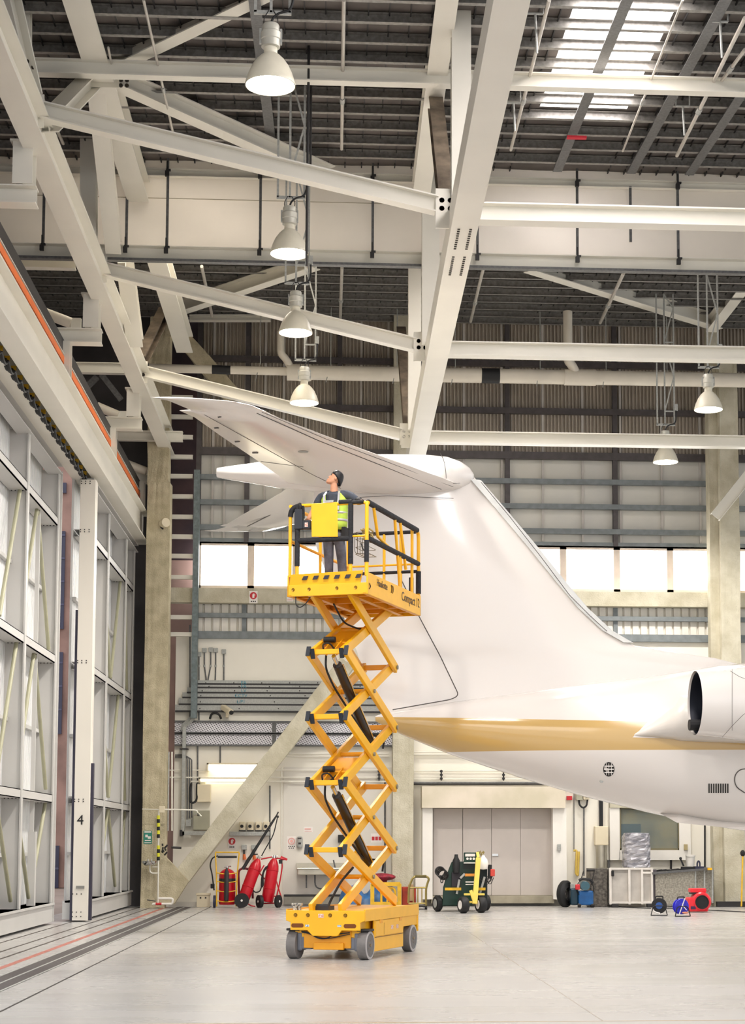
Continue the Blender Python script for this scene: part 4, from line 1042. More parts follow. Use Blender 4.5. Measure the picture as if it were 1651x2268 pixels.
# inner plates near the cylinder heads (stage tops 1 and 3)
for k in (2, 4):
    y, z = NF[k]
    p0, p1 = Vector((0, y+.1, z+.06)), Vector((0, y+.95, z+.38))
    fb('stiffener_box', MB().bar(p0+Vector((0, .25, .08)), p1, .34, .09), ORY, bevel=.01)
    c = MB()
    for dx in (-.08, .08): c.bar((dx, y+.1, z+.02), (dx, y+.45, z+.2), .02, .12)
    fb('cylinder_bracket', c, ORY)
    fb('hose_guard', MB().cyl((-.17, y+.28, z+.22), (.0, y+.28, z+.22), .045, n=12), BLACK, smooth=True)
CYL = mat('cylinder_black', (36, 28, 26), .35)
for k in (2, 4):
    a = Vector((.06, NF[k][0]+.05, NF[k][1]-.05)); b = Vector((.04, .55, NF[k][1]-1.22))
    d = (b-a).normalized()
    fb('hydraulic_rod', MB().cyl(a, a+d*.22, .033, n=14), CHROME, smooth=True)
    cyo = fb('hydraulic_cylinder', MB().cyl(a+d*.2, b, .068, n=20), CYL, smooth=True)
    fb('hydraulic_pipe', MB().tube([a+d*.25+Vector((.075, 0, .03)), b+Vector((.075, 0, .03))], .012), CHROME, cyo, smooth=True)
    hz = NF[k][1]
    fb('hydraulic_hose', MB().tube([(-.1, F_+.25, hz-.02), (-.12, F_+.28, hz-.2), (-.08, F_+.5, hz-.45), (0, -.3, hz-.8), (.05, .2, hz-1.1), (.12, .75, hz-1.12), (.16, .95, hz-1.05), (.14, .9, hz-1.3)], .016), BLACK, smooth=True)
    fb('hydraulic_hose', MB().tube([(-.06, F_+.25, hz+.02), (-.0, F_+.4, hz+.1), (.02, -.6, hz+.3), (.1, -.1, hz+.42), (.1, .2, hz+.46)], .018), BLACK, smooth=True)
    fb('hydraulic_hose', MB().tube([(-.13, F_+.22, hz+.05), (-.14, F_+.2, hz+.14), (-.04, F_+.22, hz+.16), (.02, F_+.3, hz+.06)], .012), BLACK, smooth=True)
fb('hydraulic_hose', MB().tube([(.0, -.1, 1.3), (-.02, -.6, 1.1), (-.05, -1.0, .8), (-.05, -1.05, .7)], .018), BLACK, smooth=True)
# ---------------- platform
PB, PT = 5.27, 5.56
c = MB(); c.bx(-LW, LW, F_, F_+.03, PB, PB+.17); fb('platform_front_beam', c, YEL, bevel=.006)
for x in (-.53, -.28, .15, .44):
    c = MB(); c.lathe([(.014, 0), (.024, -.006), (.024, .004)], (x, F_-.002, PB+.10), (0, 1, 0), n=14); c.cyl((x, F_-.004, PB+.1), (x, F_, PB+.1), .013, n=10); fb('platform_bolt', c, MATS['bronze_bolt'])
# leaning toe board with hazard marks
tb_ = MB(); tb_.prism([(-LW+.06, F_-.02, PB+.325), (LW-.07, F_-.02, PB+.345), (LW-.12, F_+.01, PB+.165), (-LW+.03, F_+.01, PB+.165)], (0, .02, 0)); toe = fb('toe_board', tb_, YEL, bevel=.004)
hz = MB()
for k in range(6):
    x = -.39+k*.165
    hz.prism([(x, F_-.022, PB+.235), (x+.075, F_-.022, PB+.237), (x+.105, F_-.028, PB+.292), (x+.03, F_-.028, PB+.29)], (0, .006, 0))
hz.build('hazard_marks', mat('hazard_dark', (52, 50, 62), .6), toe)
for s in (-1, 1):
    x0_, x1_ = (LW-.025, LW) if s > 0 else (-LW, -LW+.025)
    c = MB(); c.bx(x0_, x1_, F_, LL, PB, PT+.03); fb('side_panel', c, YEL, bevel=.005)
    c = MB(); c.bx(x0_-(.05 if s > 0 else -.025), x1_-(.025 if s > 0 else -.05), F_, LL, PB+.0, PB+.02); fb('side_flange', c, ORY)
c = MB(); c.bx(-LW, LW, LL-.03, LL, PB, PT+.03); fb('rear_panel', c, YEL)
c = MB(); c.bx(-LW+.02, LW-.02, F_+.03, LL-.03, PB+.12, PB+.16); fb('platform_floor', c, ORY)
for y in (-.9, -.2, .5, 1.05):
    fb('floor_rib', MB().bar((-LW+.03, y, PB+.07), (LW-.03, y, PB+.07), .05, .09), ORY)
for x in (-.3, .3): fb('slide_channel', MB().chan((x, F_+.03, PB+.06), (x, LL-.03, PB+.06), .08, .1, .01), ORY)
# lettering on the right side panel: text plane facing +x
def face_right(y, z): return Matrix.Translation((LW+.003, y, z)) @ Matrix(((0, 0, 1, 0), (1, 0, 0, 0), (0, 1, 0, 0), (0, 0, 0, 1)))
def ltext(s, size, y, z, m=None, xs=1.0):
    t = text_mesh('lettering', s, size, m or BLACK, lf, face_right(y, z) @ Matrix.Diagonal((xs, 1, 1, 1))); return t
DB = mat('dark_lettering', (70, 46, 30), .5)
ltext('Haulotte', .15, -.66, PB+.22, DB, .95)
ltext('Compact 12', .2, .78, PB+.18, DB, .95)
cmk = MB()
for k, (yy) in enumerate((-.24, -.17)):
    pts = [(LW+.004, yy+.04*math.cos(t), PB+.22+.06*math.sin(t)) for t in (-1.2, -.6, 0, .6, 1.2)]
    cmk.tube(pts, .008, 5)
cmk.build('logo_arcs', DB, lf)
fb('logo_arrow', MB().tube([(LW+.003, F_+.06, PB+.16), (LW+.003, F_+.12, PB+.12), (LW+.003, F_+.06, PB+.08)], .01, 5), DB)
# guard rails
RZ = 6.62; MZ = 6.1
def rail(pts, m=YEL, r=.026, name='guard_rail'): return fb(name, MB().tube(pts, r, 12), m, smooth=True)
def corner(p, q, r_, n=5):
    return
PAD = mat('foam_padding_black', (36, 36, 40), .8, var=.2, scale=14, bump=.6, bscale=26)
FRn = F_+.03
def lp(u, v, yl=None): return LP(u, v, FRn if yl is None else yl)
xl_, xr_ = -LW+.03, LW-.03
# front left corner post, curved top
rail([(xl_, FRn, PT), (xl_, FRn, 6.42), (xl_, FRn, 6.48)])
rail([(xl_, FRn, 6.46), (xl_+.01, FRn, 6.54), (xl_+.06, FRn, 6.6), (xl_+.14, FRn, 6.62)], PAD, .039, 'rail_padding')
xa = lp(659, 1200).x; xb_ = lp(777, 1200).x
for x, zt_, zp in ((xa, 6.62, 5.72), (xb_, 6.62, 5.72)):
    rail([(x, FRn, PT-.05), (x, FRn, zp+.05)], YEL, .029); rail([(x, FRn, zp), (x, FRn, zt_)], PAD, .039, 'rail_padding')
rail([(xl_+.1, FRn, RZ), (xb_, FRn, RZ)], YEL)
rail([(xl_+.14, FRn, RZ+.01), (xa+.03, FRn, RZ+.01), (xa+.06, FRn-.01, RZ-.03), (xa+.06, FRn-.01, RZ-.12)], PAD, .039, 'rail_padding')
rail([(lp(752, 1110).x, FRn, RZ+.02), (xb_+.02, FRn, RZ+.02)], PAD, .039, 'rail_padding')
rail([(xa, FRn, MZ), (xb_, FRn, MZ)], PAD, .039, 'rail_padding')
rail([(xb_, FRn, RZ), (xr_, FRn+.02, RZ)], YEL, .024); rail([(xb_, FRn, RZ+.01), (xb_+.2, FRn, RZ+.01)], PAD, .03, 'rail_padding')
rail([(xb_, FRn, MZ+.03), (xr_, FRn, MZ+.03)], YEL, .016)
# yellow document plate
a = lp(692, 1117); b = lp(750, 1113); c1 = lp(751, 1190); d1_ = lp(693, 1190)
fb('document_plate', MB().prism([a+Vector((0, -.05, 0)), b+Vector((0, -.05, 0)), c1+Vector((0, -.05, 0)), d1_+Vector((0, -.05, 0))], (0, .012, 0)), YEL, bevel=.008)
fb('tape_patch', MB().prism([lp(722, 1110)+Vector((0, -.056, 0)), lp(742, 1109)+Vector((0, -.056, 0)), lp(741, 1114)+Vector((0, -.056, 0)), lp(722, 1115)+Vector((0, -.056, 0))], (0, .004, 0)), GALV)
# control box left
k = MB(); a = lp(654, 1174); b = lp(672, 1128); k.bx(a.x, b.x, FRn-.05, FRn+.05, a.z, b.z); cb_ = fb('control_box', k, mat('box_black', (40, 42, 50), .5), bevel=.015)
k = MB(); a = lp(670, 1172); b = lp(688, 1152); k.bx(a.x, b.x, FRn-.03, FRn+.1, a.z, b.z); fb('joystick_box', k, MATS['box_black'], bevel=.012)
k = MB(); a = lp(677, 1168); b = lp(684, 1158); k.bx(a.x, b.x, FRn-.034, FRn-.03, a.z, b.z); fb('label_sticker', k, LBW)
fb('control_cable', MB().tube([lp(670, 1125)+Vector((0, -.06, 0)), lp(677, 1122)+Vector((0, -.07, 0)), lp(678, 1135)+Vector((0, -.07, 0)), lp(677, 1150)+Vector((0, -.06, 0))], .01), BLACK, smooth=True)
# right side rails
rail([(xr_, FRn, PT), (xr_, FRn, RZ-.03), (xr_, FRn+.02, RZ)], YEL, .029)
rail([(xr_, FRn, PT-.02), (xr_, FRn, 5.74)], YEL, .03); rail([(xr_, FRn-.005, 5.74), (xr_, FRn-.005, 6.06)], PAD, .036, 'rail_padding')
rail([(xr_, FRn+.02, RZ), (xr_, LL-.1, RZ), (xr_, LL-.04, RZ-.04), (xr_, LL-.03, RZ-.12), (xr_, LL-.03, PT)], YEL, .029)
rail([(xr_, FRn+.06, RZ+.01), (xr_, LL-.12, RZ+.01)], PAD, .043, 'rail_padding')
rail([(xr_, FRn, MZ), (xr_, LL-.03, MZ)], YEL, .025); rail([(xr_, FRn+.02, MZ), (xr_, LL-.05, MZ)], PAD, .04, 'rail_padding')
rail([(xr_, LL-.03, 5.62), (xr_, LL-.03, 5.98)], PAD, .043, 'rail_padding')
rail([(xr_-.05, LL-.25, 5.6), (xr_-.05, LL-.25, 5.85)], PAD, .039, 'rail_padding')
rail([(xr_-.03, LL-.28, PT), (xr_-.03, LL-.28, RZ)], YEL, .025)
for p, q in (((xr_, -.98, RZ-.02), (xr_, -.78, MZ+.1)), ((xr_, .05, RZ-.02), (xr_, .3, PT+.1)), ((xr_, .32, RZ-.02), (xr_, .62, PT+.35)), ((xr_, -.78, MZ+.1), (xr_, -.1, MZ+.0)),):
    rail([p, q], YEL, .024)
rail([(xr_, .3, PT), (xr_, .3, MZ)], YEL, .024)
# rear and left rails
rail([(xl_, LL-.03, MZ), (xr_, LL-.03, MZ)], YEL, .016); rail([(xl_, LL-.03, RZ), (xr_, LL-.03, RZ)], PAD, .03, 'rail_padding')
rail([(xl_, LL-.03, 5.98), (xr_, LL-.03, 5.98)], PAD, .026, 'rail_padding')
rail([(xl_, FRn, RZ-.0), (xl_, LL-.03, RZ)], YEL, .025); rail([(xl_, FRn, MZ), (xl_, LL-.03, MZ)], YEL, .024)
for y in (LL-.03, 0): rail([(xl_, y, PT), (xl_, y, RZ)], YEL, .025)
for x in (.02, .3): rail([(x, LL-.03, PT), (x, LL-.03, RZ)], YEL, .024)
# wire basket with rope on the right mid rail
bk = MB()
bx0 = (xr_-.16, -.95); 
for z in (MZ-.2, MZ-.1, MZ+.02, MZ+.12):
    bk.tube([(xr_-.03, -1.1, z), (xr_-.25, -1.1, z), (xr_-.25, -.75, z), (xr_-.03, -.75, z), (xr_-.03, -1.1, z)], .005, 5)
for yy in (-1.1, -.98, -.86, -.75):
    bk.tube([(xr_-.25, yy, MZ+.12), (xr_-.25, yy, MZ-.2), (xr_-.03, yy, MZ-.2)], .005, 5)
fb('wire_basket', bk, mat('basket_wire', (120, 112, 90), .5, .5))
rp = []
rr_ = random.Random(2)
for i in range(46):
    t = i*.7; rp.append((xr_-.12+.09*math.cos(t)*rr_.uniform(.5, 1), -.9+.15*math.sin(t)*rr_.uniform(.5, 1.1), MZ+.1+.08*math.sin(i*.31)+rr_.uniform(-.04, .04)))
tag(MB().tube([LM @ Vector(q) for q in rp], .012, 6).build('rope', mat('rope_tan', (190, 168, 110), .8), smooth=True), 'loose tan rope coiled in the wire basket on the lift rail', 'rope')
fb('hanging_cable', MB().tube([(xl_+.1, F_+.02, PB), (xl_+.1, F_+.02, PB-.12), (xl_+.16, F_+.02, PB-.17), (xl_+.25, F_+.02, PB-.12), (xl_+.32, F_+.04, PB-.01)], .008), BLACK, smooth=True)
fb('hanging_cable', MB().tube([(-.05, -.9, 5.2), (.0, -.6, 4.95), (.1, -.2, 4.9), (.15, .2, 4.95)], .014), BLACK, smooth=True)
fb('side_cable', MB().tube([(.45, F_+.2, 6.05), (.47, F_+.25, 5.95), (.55, F_+.2, 5.92), (.59, F_+.1, 5.95)], .008), BLACK, smooth=True)
# ================================================================== WORKER
def skinned(name, pts, edges, root=0, sub=1, vox=None):
    me = bpy.data.meshes.new(name); me.from_pydata([p for p, r in pts], edges, [])
    o = bpy.data.objects.new(name, me); C.objects.link(o)
    sk = o.modifiers.new('s', 'SKIN'); sk.use_smooth_shade = True
    for i, (p, r) in enumerate(pts):
        rr = r if isinstance(r, tuple) else (r, r)
        me.skin_vertices[0].data[i].radius = rr; me.skin_vertices[0].data[i].use_root = (i == root)
    ss = o.modifiers.new('u', 'SUBSURF'); ss.levels = sub; ss.render_levels = sub
    bpy.context.view_layer.update()
    m = bpy.data.meshes.new_from_object(o.evaluated_get(bpy.context.evaluated_depsgraph_get()))
    bpy.data.objects.remove(o); return m
def meshes_to(name, meshes, m, parent, vox=None):
    bm = bmesh.new()
    for q in meshes:
        if isinstance(q, MB): me = bpy.data.meshes.new('t'); q.bm.to_mesh(me); bm.from_mesh(me)
        else: bm.from_mesh(q)
    me = bpy.data.meshes.new(name); bmesh.ops.recalc_face_normals(bm, faces=bm.faces); bm.to_mesh(me); bm.free()
    o = bpy.data.objects.new(name, me); C.objects.link(o)
    if vox:
        r = o.modifiers.new('r', 'REMESH'); r.mode = 'VOXEL'; r.voxel_size = vox; r.use_smooth_shade = True
        s = o.modifiers.new('sm', 'SMOOTH'); s.iterations = 3; s.factor = .5
        bpy.context.view_layer.update()
        m2 = bpy.data.meshes.new_from_object(o.evaluated_get(bpy.context.evaluated_depsgraph_get())); o.modifiers.clear(); o.data = m2; me = m2
        bm = bmesh.new(); bm.from_mesh(me); seen = set(); isl = []
        for v in bm.verts:
            if v in seen: continue
            st_ = [v]; seen.add(v); comp = []
            while st_:
                q = st_.pop(); comp.append(q)
                for e_ in q.link_edges:
                    w2 = e_.other_vert(q)
                    if w2 not in seen: seen.add(w2); st_.append(w2)
            isl.append(comp)
        isl.sort(key=len); print('ISLANDS', [len(c_) for c_ in isl][-6:])
        for c_ in isl[:-1]:
            if len(c_) < 250: bmesh.ops.delete(bm, geom=c_, context='VERTS')
        bm.to_mesh(me); bm.free()
    for p in me.polygons: p.use_smooth = True
    me.materials.clear(); me.materials.append(m); o.parent = parent; o['_org'] = [0, 0, 0]
    return o
PY_ = -.78    # local depth of the worker in the platform
FZ = PB+.16
hp = LP(742, 1200, PY_); px_ = hp.x
prs = thing('person', 'worker in lime vest, dark shirt and grey jeans, standing in the lift looking up', 'person', tuple(LM @ Vector((px_, PY_, FZ))), LROT, local=True)
def q3(u, v, dy=0): p = LP(u, v, PY_+dy); return Vector((p.x-px_, dy, p.z-FZ))
SKIN_ = mat('skin', (206, 148, 116), .5, var=.05, scale=20)
SHIRT = mat('shirt_charcoal', (64, 70, 82), .8, var=.15, scale=12)
JEAN = mat('grey_jeans', (112, 118, 134), .85, var=.2, scale=9, bump=.5, bscale=20)
VEST = mat('vest_lime', (190, 222, 84), .6, var=.08, scale=12)
REFL = mat('reflective_tape', (190, 188, 194), .3, .2)
HAIR = mat('hair_black', (22, 20, 24), .5, var=.2, scale=60)
PADB = mat('pad_black', (24, 24, 28), .7)
pel = q3(737, 1186); waist = q3(742, 1160); chest = q3(742, 1122); shc = q3(741, 1100); neck0 = q3(740, 1094); neck1 = q3(741, 1082)
hipR = q3(727, 1192); hipL = q3(752, 1190)
kneeR = q3(729, 1238, .0); kneeL = q3(757, 1236, .03); ankR = Vector((kneeR.x-.02, .06, .09)); ankL = Vector((kneeL.x+.0, .1, .09))
toeR = ankR+Vector((-.06, -.16, -.05)); toeL = ankL+Vector((-.02, -.17, -.05))
shR = q3(711, 1100, .02); shL = q3(772, 1096, .02)
elR = q3(694, 1133, -.05); wrR = q3(683, 1150, -.28); hdR = q3(680, 1153, -.36)
elL = q3(794, 1110, -.05); wrL = q3(812, 1113, -.22); hdL = q3(818, 1113, -.30)
hc = q3(743, 1061)
pts = [(pel, (.15, .11)), (waist, (.145, .105)), (chest, (.165, .115)), (shc, (.12, .09)), (neck0, .062), (neck1, .056),
       (hipR, .095), (kneeR, .062), (ankR, .042), (toeR, .036), (hipL, .095), (kneeL, .062), (ankL, .042), (toeL, .036),
       (shR, .068), (elR, .046), (wrR, .03), (shL, .068), (elL, .046), (wrL, .03), (hdR, .026), (hdL, .026)]
ed = [(0, 1), (1, 2), (2, 3), (3, 4), (4, 5), (0, 6), (6, 7), (7, 8), (8, 9), (0, 10), (10, 11), (11, 12), (12, 13), (3, 14), (14, 15), (15, 16), (3, 17), (17, 18), (18, 19), (16, 20), (19, 21)]
body = []
def rxy(r): return r if isinstance(r, tuple) else (r, r)
for i_, j_ in ed:          # overlapping tapered limbs, fused into one skin by the voxel remesh below
    (pa_, ra_), (pb_, rb_) = pts[i_], pts[j_]; L1 = []
    ga, gb = [(.7 if n_ in (0, 1, 2, 6, 7, 10, 11, 17, 18) else .52 if n_ in (3, 14) else .9 if n_ in (8, 12, 9, 13) else 1) for n_ in (i_, j_)]
    ra_ = tuple(q_*ga for q_ in rxy(ra_)); rb_ = tuple(q_*gb for q_ in rxy(rb_))
    dd = (pb_-pa_); sx_ = Vector((1, 0, 0)) if abs(dd.normalized().x) < .8 else Vector((0, 0, 1))
    sx_ = (sx_-dd.normalized()*sx_.dot(dd.normalized())).normalized(); sy_ = dd.normalized().cross(sx_)
    for q_ in (-.18, 0, .25, .5, .75, 1, 1.0):
        t_ = max(0, min(1, q_)); k_ = .75 if q_ < 0 else 1
        rx = (ra_[0]+(rb_[0]-ra_[0])*t_)*k_; ry = (ra_[1]+(rb_[1]-ra_[1])*t_)*k_; o_ = pa_+dd*(q_ if q_ >= 0 else 0)-dd.normalized()*(.02 if q_ < 0 else 0)
        L1.append([o_+sx_*rx*math.cos(t)+sy_*ry*math.sin(t) for t in [2*PI*k/18 for k in range(18)]])
    L1 = L1[:-1]
    body.append(MB().loft(L1)); body.append(MB().ball(pb_, 1, 14, (rb_[0], rb_[1], min(rb_))))
# head: local frame, looks up and to the photo's left
look = Vector((-.78, -.26, .5)).normalized(); sidev = look.cross(Vector((0, 0, 1))).normalized(); hup = sidev.cross(look).normalized()
def H(s, u, f): return hc+sidev*s+hup*u+look*f
head = MB(); rg = []
for z, wx, fy0, fy1 in ((-.115, .018, .045, .075), (-.105, .042, .02, .088), (-.085, .056, -.03, .092), (-.05, .066, -.07, .090), (-.02, .071, -.085, .086), (.015, .074, -.095, .085), (.05, .074, -.1, .086), (.08, .068, -.092, .078), (.105, .05, -.07, .055), (.12, .022, -.03, .02)):
    rg.append([H(wx*math.cos(t), z, (fy0+fy1)/2+(fy1-fy0)/2*math.sin(t)) for t in [2*PI*i/24 for i in range(24)]])
head.loft(rg)
def tri(a, b, c_, d_): return MB().loft([[a, b, c_], [d_, d_+Vector((.001, 0, 0)), d_+Vector((0, .001, 0))]])
nose = MB(); nose.loft([[H(.008, .022, .08), H(-.008, .022, .08), H(-.006, .022, .07), H(.006, .022, .07)], [H(.012, -.005, .1), H(-.012, -.005, .1), H(-.012, -.005, .07), H(.012, -.005, .07)], [H(.018, -.026, .108), H(-.018, -.026, .108), H(-.018, -.03, .07), H(.018, -.03, .07)], [H(.014, -.034, .098), H(-.014, -.034, .098), H(-.014, -.034, .07), H(.014, -.034, .07)]])
ears = MB()
for s in (-1, 1): ears.ball(H(s*.077, -.005, -.012), .022, 10, (.8, .8, 1.1))
chin = MB().ball(H(0, -.095, .07), .03, 10)
lipm = MB().ball(H(0, -.058, .085), .02, 10, (1.3, 1.3, .6))
nk = MB().cyl(neck0, hc-hup*.06+look*-.02, .06, .055, n=16)
# hands: palm and five fingers
def hand(w_, d, palm_n, thumb_s):
    d = d.normalized(); s = d.cross(palm_n).normalized(); n = palm_n.normalized(); out = []
    pm = MB(); pm.loft([[w_+s*.022+n*.012, w_-s*.022+n*.012, w_-s*.022-n*.012, w_+s*.022-n*.012], [w_+d*.05+s*.038+n*.013, w_+d*.05-s*.038+n*.013, w_+d*.05-s*.038-n*.013, w_+d*.05+s*.038-n*.013], [w_+d*.09+s*.038+n*.01, w_+d*.09-s*.038+n*.01, w_+d*.09-s*.038-n*.012, w_+d*.09+s*.038-n*.012]])
    out.append(pm)
    for i, L_ in enumerate((.07, .08, .075, .058)):
        b = w_+d*.085+s*(.03-.02*i)
        p1_ = b+d*L_*.45-n*.01; p2 = p1_+d*L_*.2-n*L_*.35; p3 = p2-d*L_*.15-n*L_*.28
        out.append(skinned('f', [(b-d*.02, .009), (p1_, .009), (p2, .0085), (p3, .007)], [(0, 1), (1, 2), (2, 3)]))
    b = w_+d*.03+s*.03*thumb_s; p1_ = b+d*.03+s*.025*thumb_s-n*.01; p2 = p1_+d*.025-n*.025
    out.append(skinned('f', [(b, .012), (p1_, .0105), (p2, .009)], [(0, 1), (1, 2)]))
    return out
hR = hand(wrR, hdR-wrR, Vector((0, .2, 1)), -1); hL = hand(wrL, hdL-wrL, Vector((-.2, .2, 1)), 1)
bo_ = meshes_to('body', body+[head, nose, ears, chin, lipm, nk]+hR+hL, SKIN_, prs, vox=.007)
# hair
hm = MB(); rg = []
for i in range(9):
    e = i/8*PI*.5
    ring = []
    for k in range(24):
        t = 2*PI*k/24
        # hair line: back reaches nape, front starts at brow top
        back = .5-.5*math.sin(t); low = .05-.13*back**3
        z = low+(.135-low)*math.sin(e); rad = math.cos(e)
        wx = .087*(rad**.6 if rad > .001 else 0); fy = (.088 if math.sin(t) > 0 else .126)*(rad**.6 if rad > .001 else 0)
        ring.append(H(wx*math.cos(t), z, fy*math.sin(t)))
    rg.append(ring)
hm.loft(rg); hair = meshes_to('hair', [hm], HAIR, prs)
tuft = MB().ball(H(0, -.045, -.07), .04, 12, (1.1, 1, 1.1)); meshes_to('hair_bun', [tuft], HAIR, prs)
fe_ = MB()
for s in (-1, 1): fe_.bar(H(s*.017, .040, .090), H(s*.045, .044, .078), .005, .007, up=look)
for s in (-1, 1): fe_.ball(H(s*.031, .02, .079), .008, 8)
fe_.build('eyes_and_brows', HAIR, prs)
MB().bar(H(-.016, -.058, .096), H(.016, -.058, .096), .008, .006).build('lips', mat('lips', (176, 96, 84), .5), prs)
# clothing
def grow(p, g): return [(a, (r[0]+g, r[1]+g) if isinstance(r, tuple) else r+g) for a, r in p]
sh_p = grow([pts[i] for i in (1, 2, 3, 14, 17)], .014)+[(elR.lerp(shR, .25), .058), (elL.lerp(wrL, .05), .056), (neck0-Vector((0, 0, .01)), .072)]
shirt = skinned('s', [(pel+Vector((0, 0, .03)), (.158, .118))]+sh_p, [(0, 1), (1, 2), (2, 3), (3, 4), (3, 5), (4, 6), (5, 7), (3, 8)], root=2)
meshes_to('shirt', [shirt], SHIRT, prs)
tr = skinned('t', [(pel, (.165, .125)), (hipR, .105), (kneeR, .078), (ankR+Vector((0, 0, .0)), .07), (hipL, .105), (kneeL, .078), (ankL, .07), (pel+Vector((0, 0, .13)), (.168, .128))], [(0, 1), (1, 2), (2, 3), (0, 4), (4, 5), (5, 6), (0, 7)])
meshes_to('jeans', [tr], JEAN, prs)
for a_, t_ in ((ankR, toeR), (ankL, toeL)):
    meshes_to('boot', [skinned('b', [(a_+Vector((0, .04, -.02)), .055), (a_+Vector((-.01, -.04, -.045)), .048), (t_, .046)], [(0, 1), (1, 2)])], PADB, prs)
# vest: torso tube open at front, with tape
def vestring(c_, wx, wy, gap, n=30):
    return [c_+Vector((wx*math.sin(t), -wy*math.cos(t), 0)) for t in [gap+(2*PI-2*gap)*i/n for i in range(n+1)]]
def vest_rows(lo=0., hi=1., g=0):
    rows_ = [(q3(741, 1176), .185, .145, .34), (q3(742, 1160), .185, .14, .32), (q3(742, 1140), .19, .145, .34), (q3(742, 1122), .195, .145, .4), (q3(741, 1108), .195, .14, .5), (q3(741, 1098), .17, .125, .62), (q3(741, 1092), .13, .11, .8)]
    return rows_
vm_ = MB(); vm_.loft([vestring(*r_) for r_ in vest_rows()], caps=False, close=False); vo = meshes_to('safety_vest', [vm_], VEST, prs)
so = vo.modifiers.new('solid', 'SOLIDIFY'); so.thickness = .008; so.offset = 1
for v0, v1 in ((1136, 1141), (1152, 1157)):
    tm = MB(); tm.loft([vestring(q3(742, v1), .197, .154, .34), vestring(q3(742, v0), .199, .156, .35)], caps=False, close=False); to = meshes_to('reflective_band', [tm], REFL, prs)
    s2 = to.modifiers.new('solid', 'SOLIDIFY'); s2.thickness = .004
for s in (-1, 1):
    p0 = q3(741, 1100)+Vector((s*.115, -.13, 0)); p1_ = q3(741, 1134)+Vector((s*.11, -.152, 0)); p2 = q3(741, 1092)+Vector((s*.1, -.06, .012))
    MB().bar(p1_, p0, .032, .006, up=(0, -1, 0)).bar(p0, p2, .032, .006, up=(0, -1, 1)).build('reflective_band', REFL, prs)
MB().loft([[q3(741, 1181)+Vector((.176*math.cos(t), .135*math.sin(t), 0)) for t in [2*PI*i/24 for i in range(24)]], [q3(741, 1173)+Vector((.176*math.cos(t), .135*math.sin(t), 0)) for t in [2*PI*i/24 for i in range(24)]]]).build('belt', PADB, prs, smooth=True)
MB().bx(hipL.x+.06, hipL.x+.13, -.1, .04, hipL.z-.02, hipL.z+.14).build('belt_pouch', PADB, prs, bevel=.01)
meshes_to('elbow_pad', [skinned('p', [(elL.lerp(shL, .18), .062), (elL, .068), (elL.lerp(wrL, .45), .056)], [(0, 1), (1, 2)])], PADB, prs)
meshes_to('glove_strap', [skinned('p', [(wrL.lerp(elL, .12), .04), (wrL, .038)], [(0, 1)])], PADB, prs)
# shirt collar
col = MB()
for s in (-1, 1): col.prism([neck0+Vector((0, -.085, -.03)), neck0+Vector((s*.06, -.075, .02)), neck0+Vector((s*.085, -.03, .03)), neck0+Vector((s*.07, -.09, -.06))], (0, -.012, 0))
col.build('collar', SHIRT, prs)
# ================================================================== BACK WALL FITTINGS
WY = BY-.01
def W(u, v, d=0): return V(u, v, WY-d)
def wbox(name, u0, v0, u1, v1, dep, m, label, cat, bevel=.006, off=0, **k):
    p = V((u0+u1)/2, v1, WY-off); t = MB().pb(u0, v0, u1, v1, WY-off-dep, dep).build(name, m, bevel=bevel)
    return tag(t, label, cat, **k)
BOXC = mat('enclosure_cream', (226, 214, 186), .5, var=.03); BOXG = mat('enclosure_green_grey', (168, 166, 146), .5)
# trunking runs
names6 = ['topmost', 'second', 'third', 'fourth', 'fifth', 'lowest']
TEAL = mat('teal_lettering', (60, 140, 160), .6)
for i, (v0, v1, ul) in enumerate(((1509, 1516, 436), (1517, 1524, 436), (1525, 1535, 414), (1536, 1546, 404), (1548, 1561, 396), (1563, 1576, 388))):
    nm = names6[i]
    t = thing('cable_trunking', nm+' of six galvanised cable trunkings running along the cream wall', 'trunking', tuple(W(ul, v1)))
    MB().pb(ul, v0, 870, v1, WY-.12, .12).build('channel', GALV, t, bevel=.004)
    MB().pb(ul, v1-.5, 870, v1+.6, WY-.123, .12).build('painted_gap_shade', DARK, t)  # dark strip drawn in as shade between neighbouring runs
    s = MB()
    for u in range(ul+20, 860, 62+i*5):
        p = W(u+i*7, (v0+v1)/2, .125); s.cyl(p, p+Vector((0, .01, 0)), .018, n=8)
    s.build('screws', DARK, t)
    if 0 < i+1 < 6: text_mesh('lettering', ['PA', 'FA', 'LV', 'CCTV', 'L/P1'][i], .13, TEAL, t, face_cam(W(540 if i < 3 else 534, (v0+v1)/2, .125)))
# perforated cable tray
def perf():
    m = mat('perforated_tray', (170, 168, 176), .5, .2); nt = m.node_tree; b = nt.nodes['Principled BSDF']
    tc = nt.nodes.new('ShaderNodeTexCoord'); vo = nt.nodes.new('ShaderNodeTexVoronoi'); vo.inputs['Scale'].default_value = 17; vo.inputs['Randomness'].default_value = .0
    mp = nt.nodes.new('ShaderNodeMapping'); mp.inputs['Scale'].default_value = (1, .0, 1.2); mp.inputs['Rotation'].default_value = (0, .5, 0)
    nt.links.new(tc.outputs['Object'], mp.inputs[0]); nt.links.new(mp.outputs[0], vo.inputs['Vector'])
    r = nt.nodes.new('ShaderNodeValToRGB'); r.color_ramp.interpolation = 'CONSTANT'; r.color_ramp.elements[0].color = lin((70, 66, 76)); r.color_ramp.elements[1].position = .28; r.color_ramp.elements[1].color = lin((222, 220, 224))
    nt.links.new(vo.outputs['Distance'], r.inputs[0]); nt.links.new(r.outputs[0], b.inputs['Base Color']); return m
PF = perf()
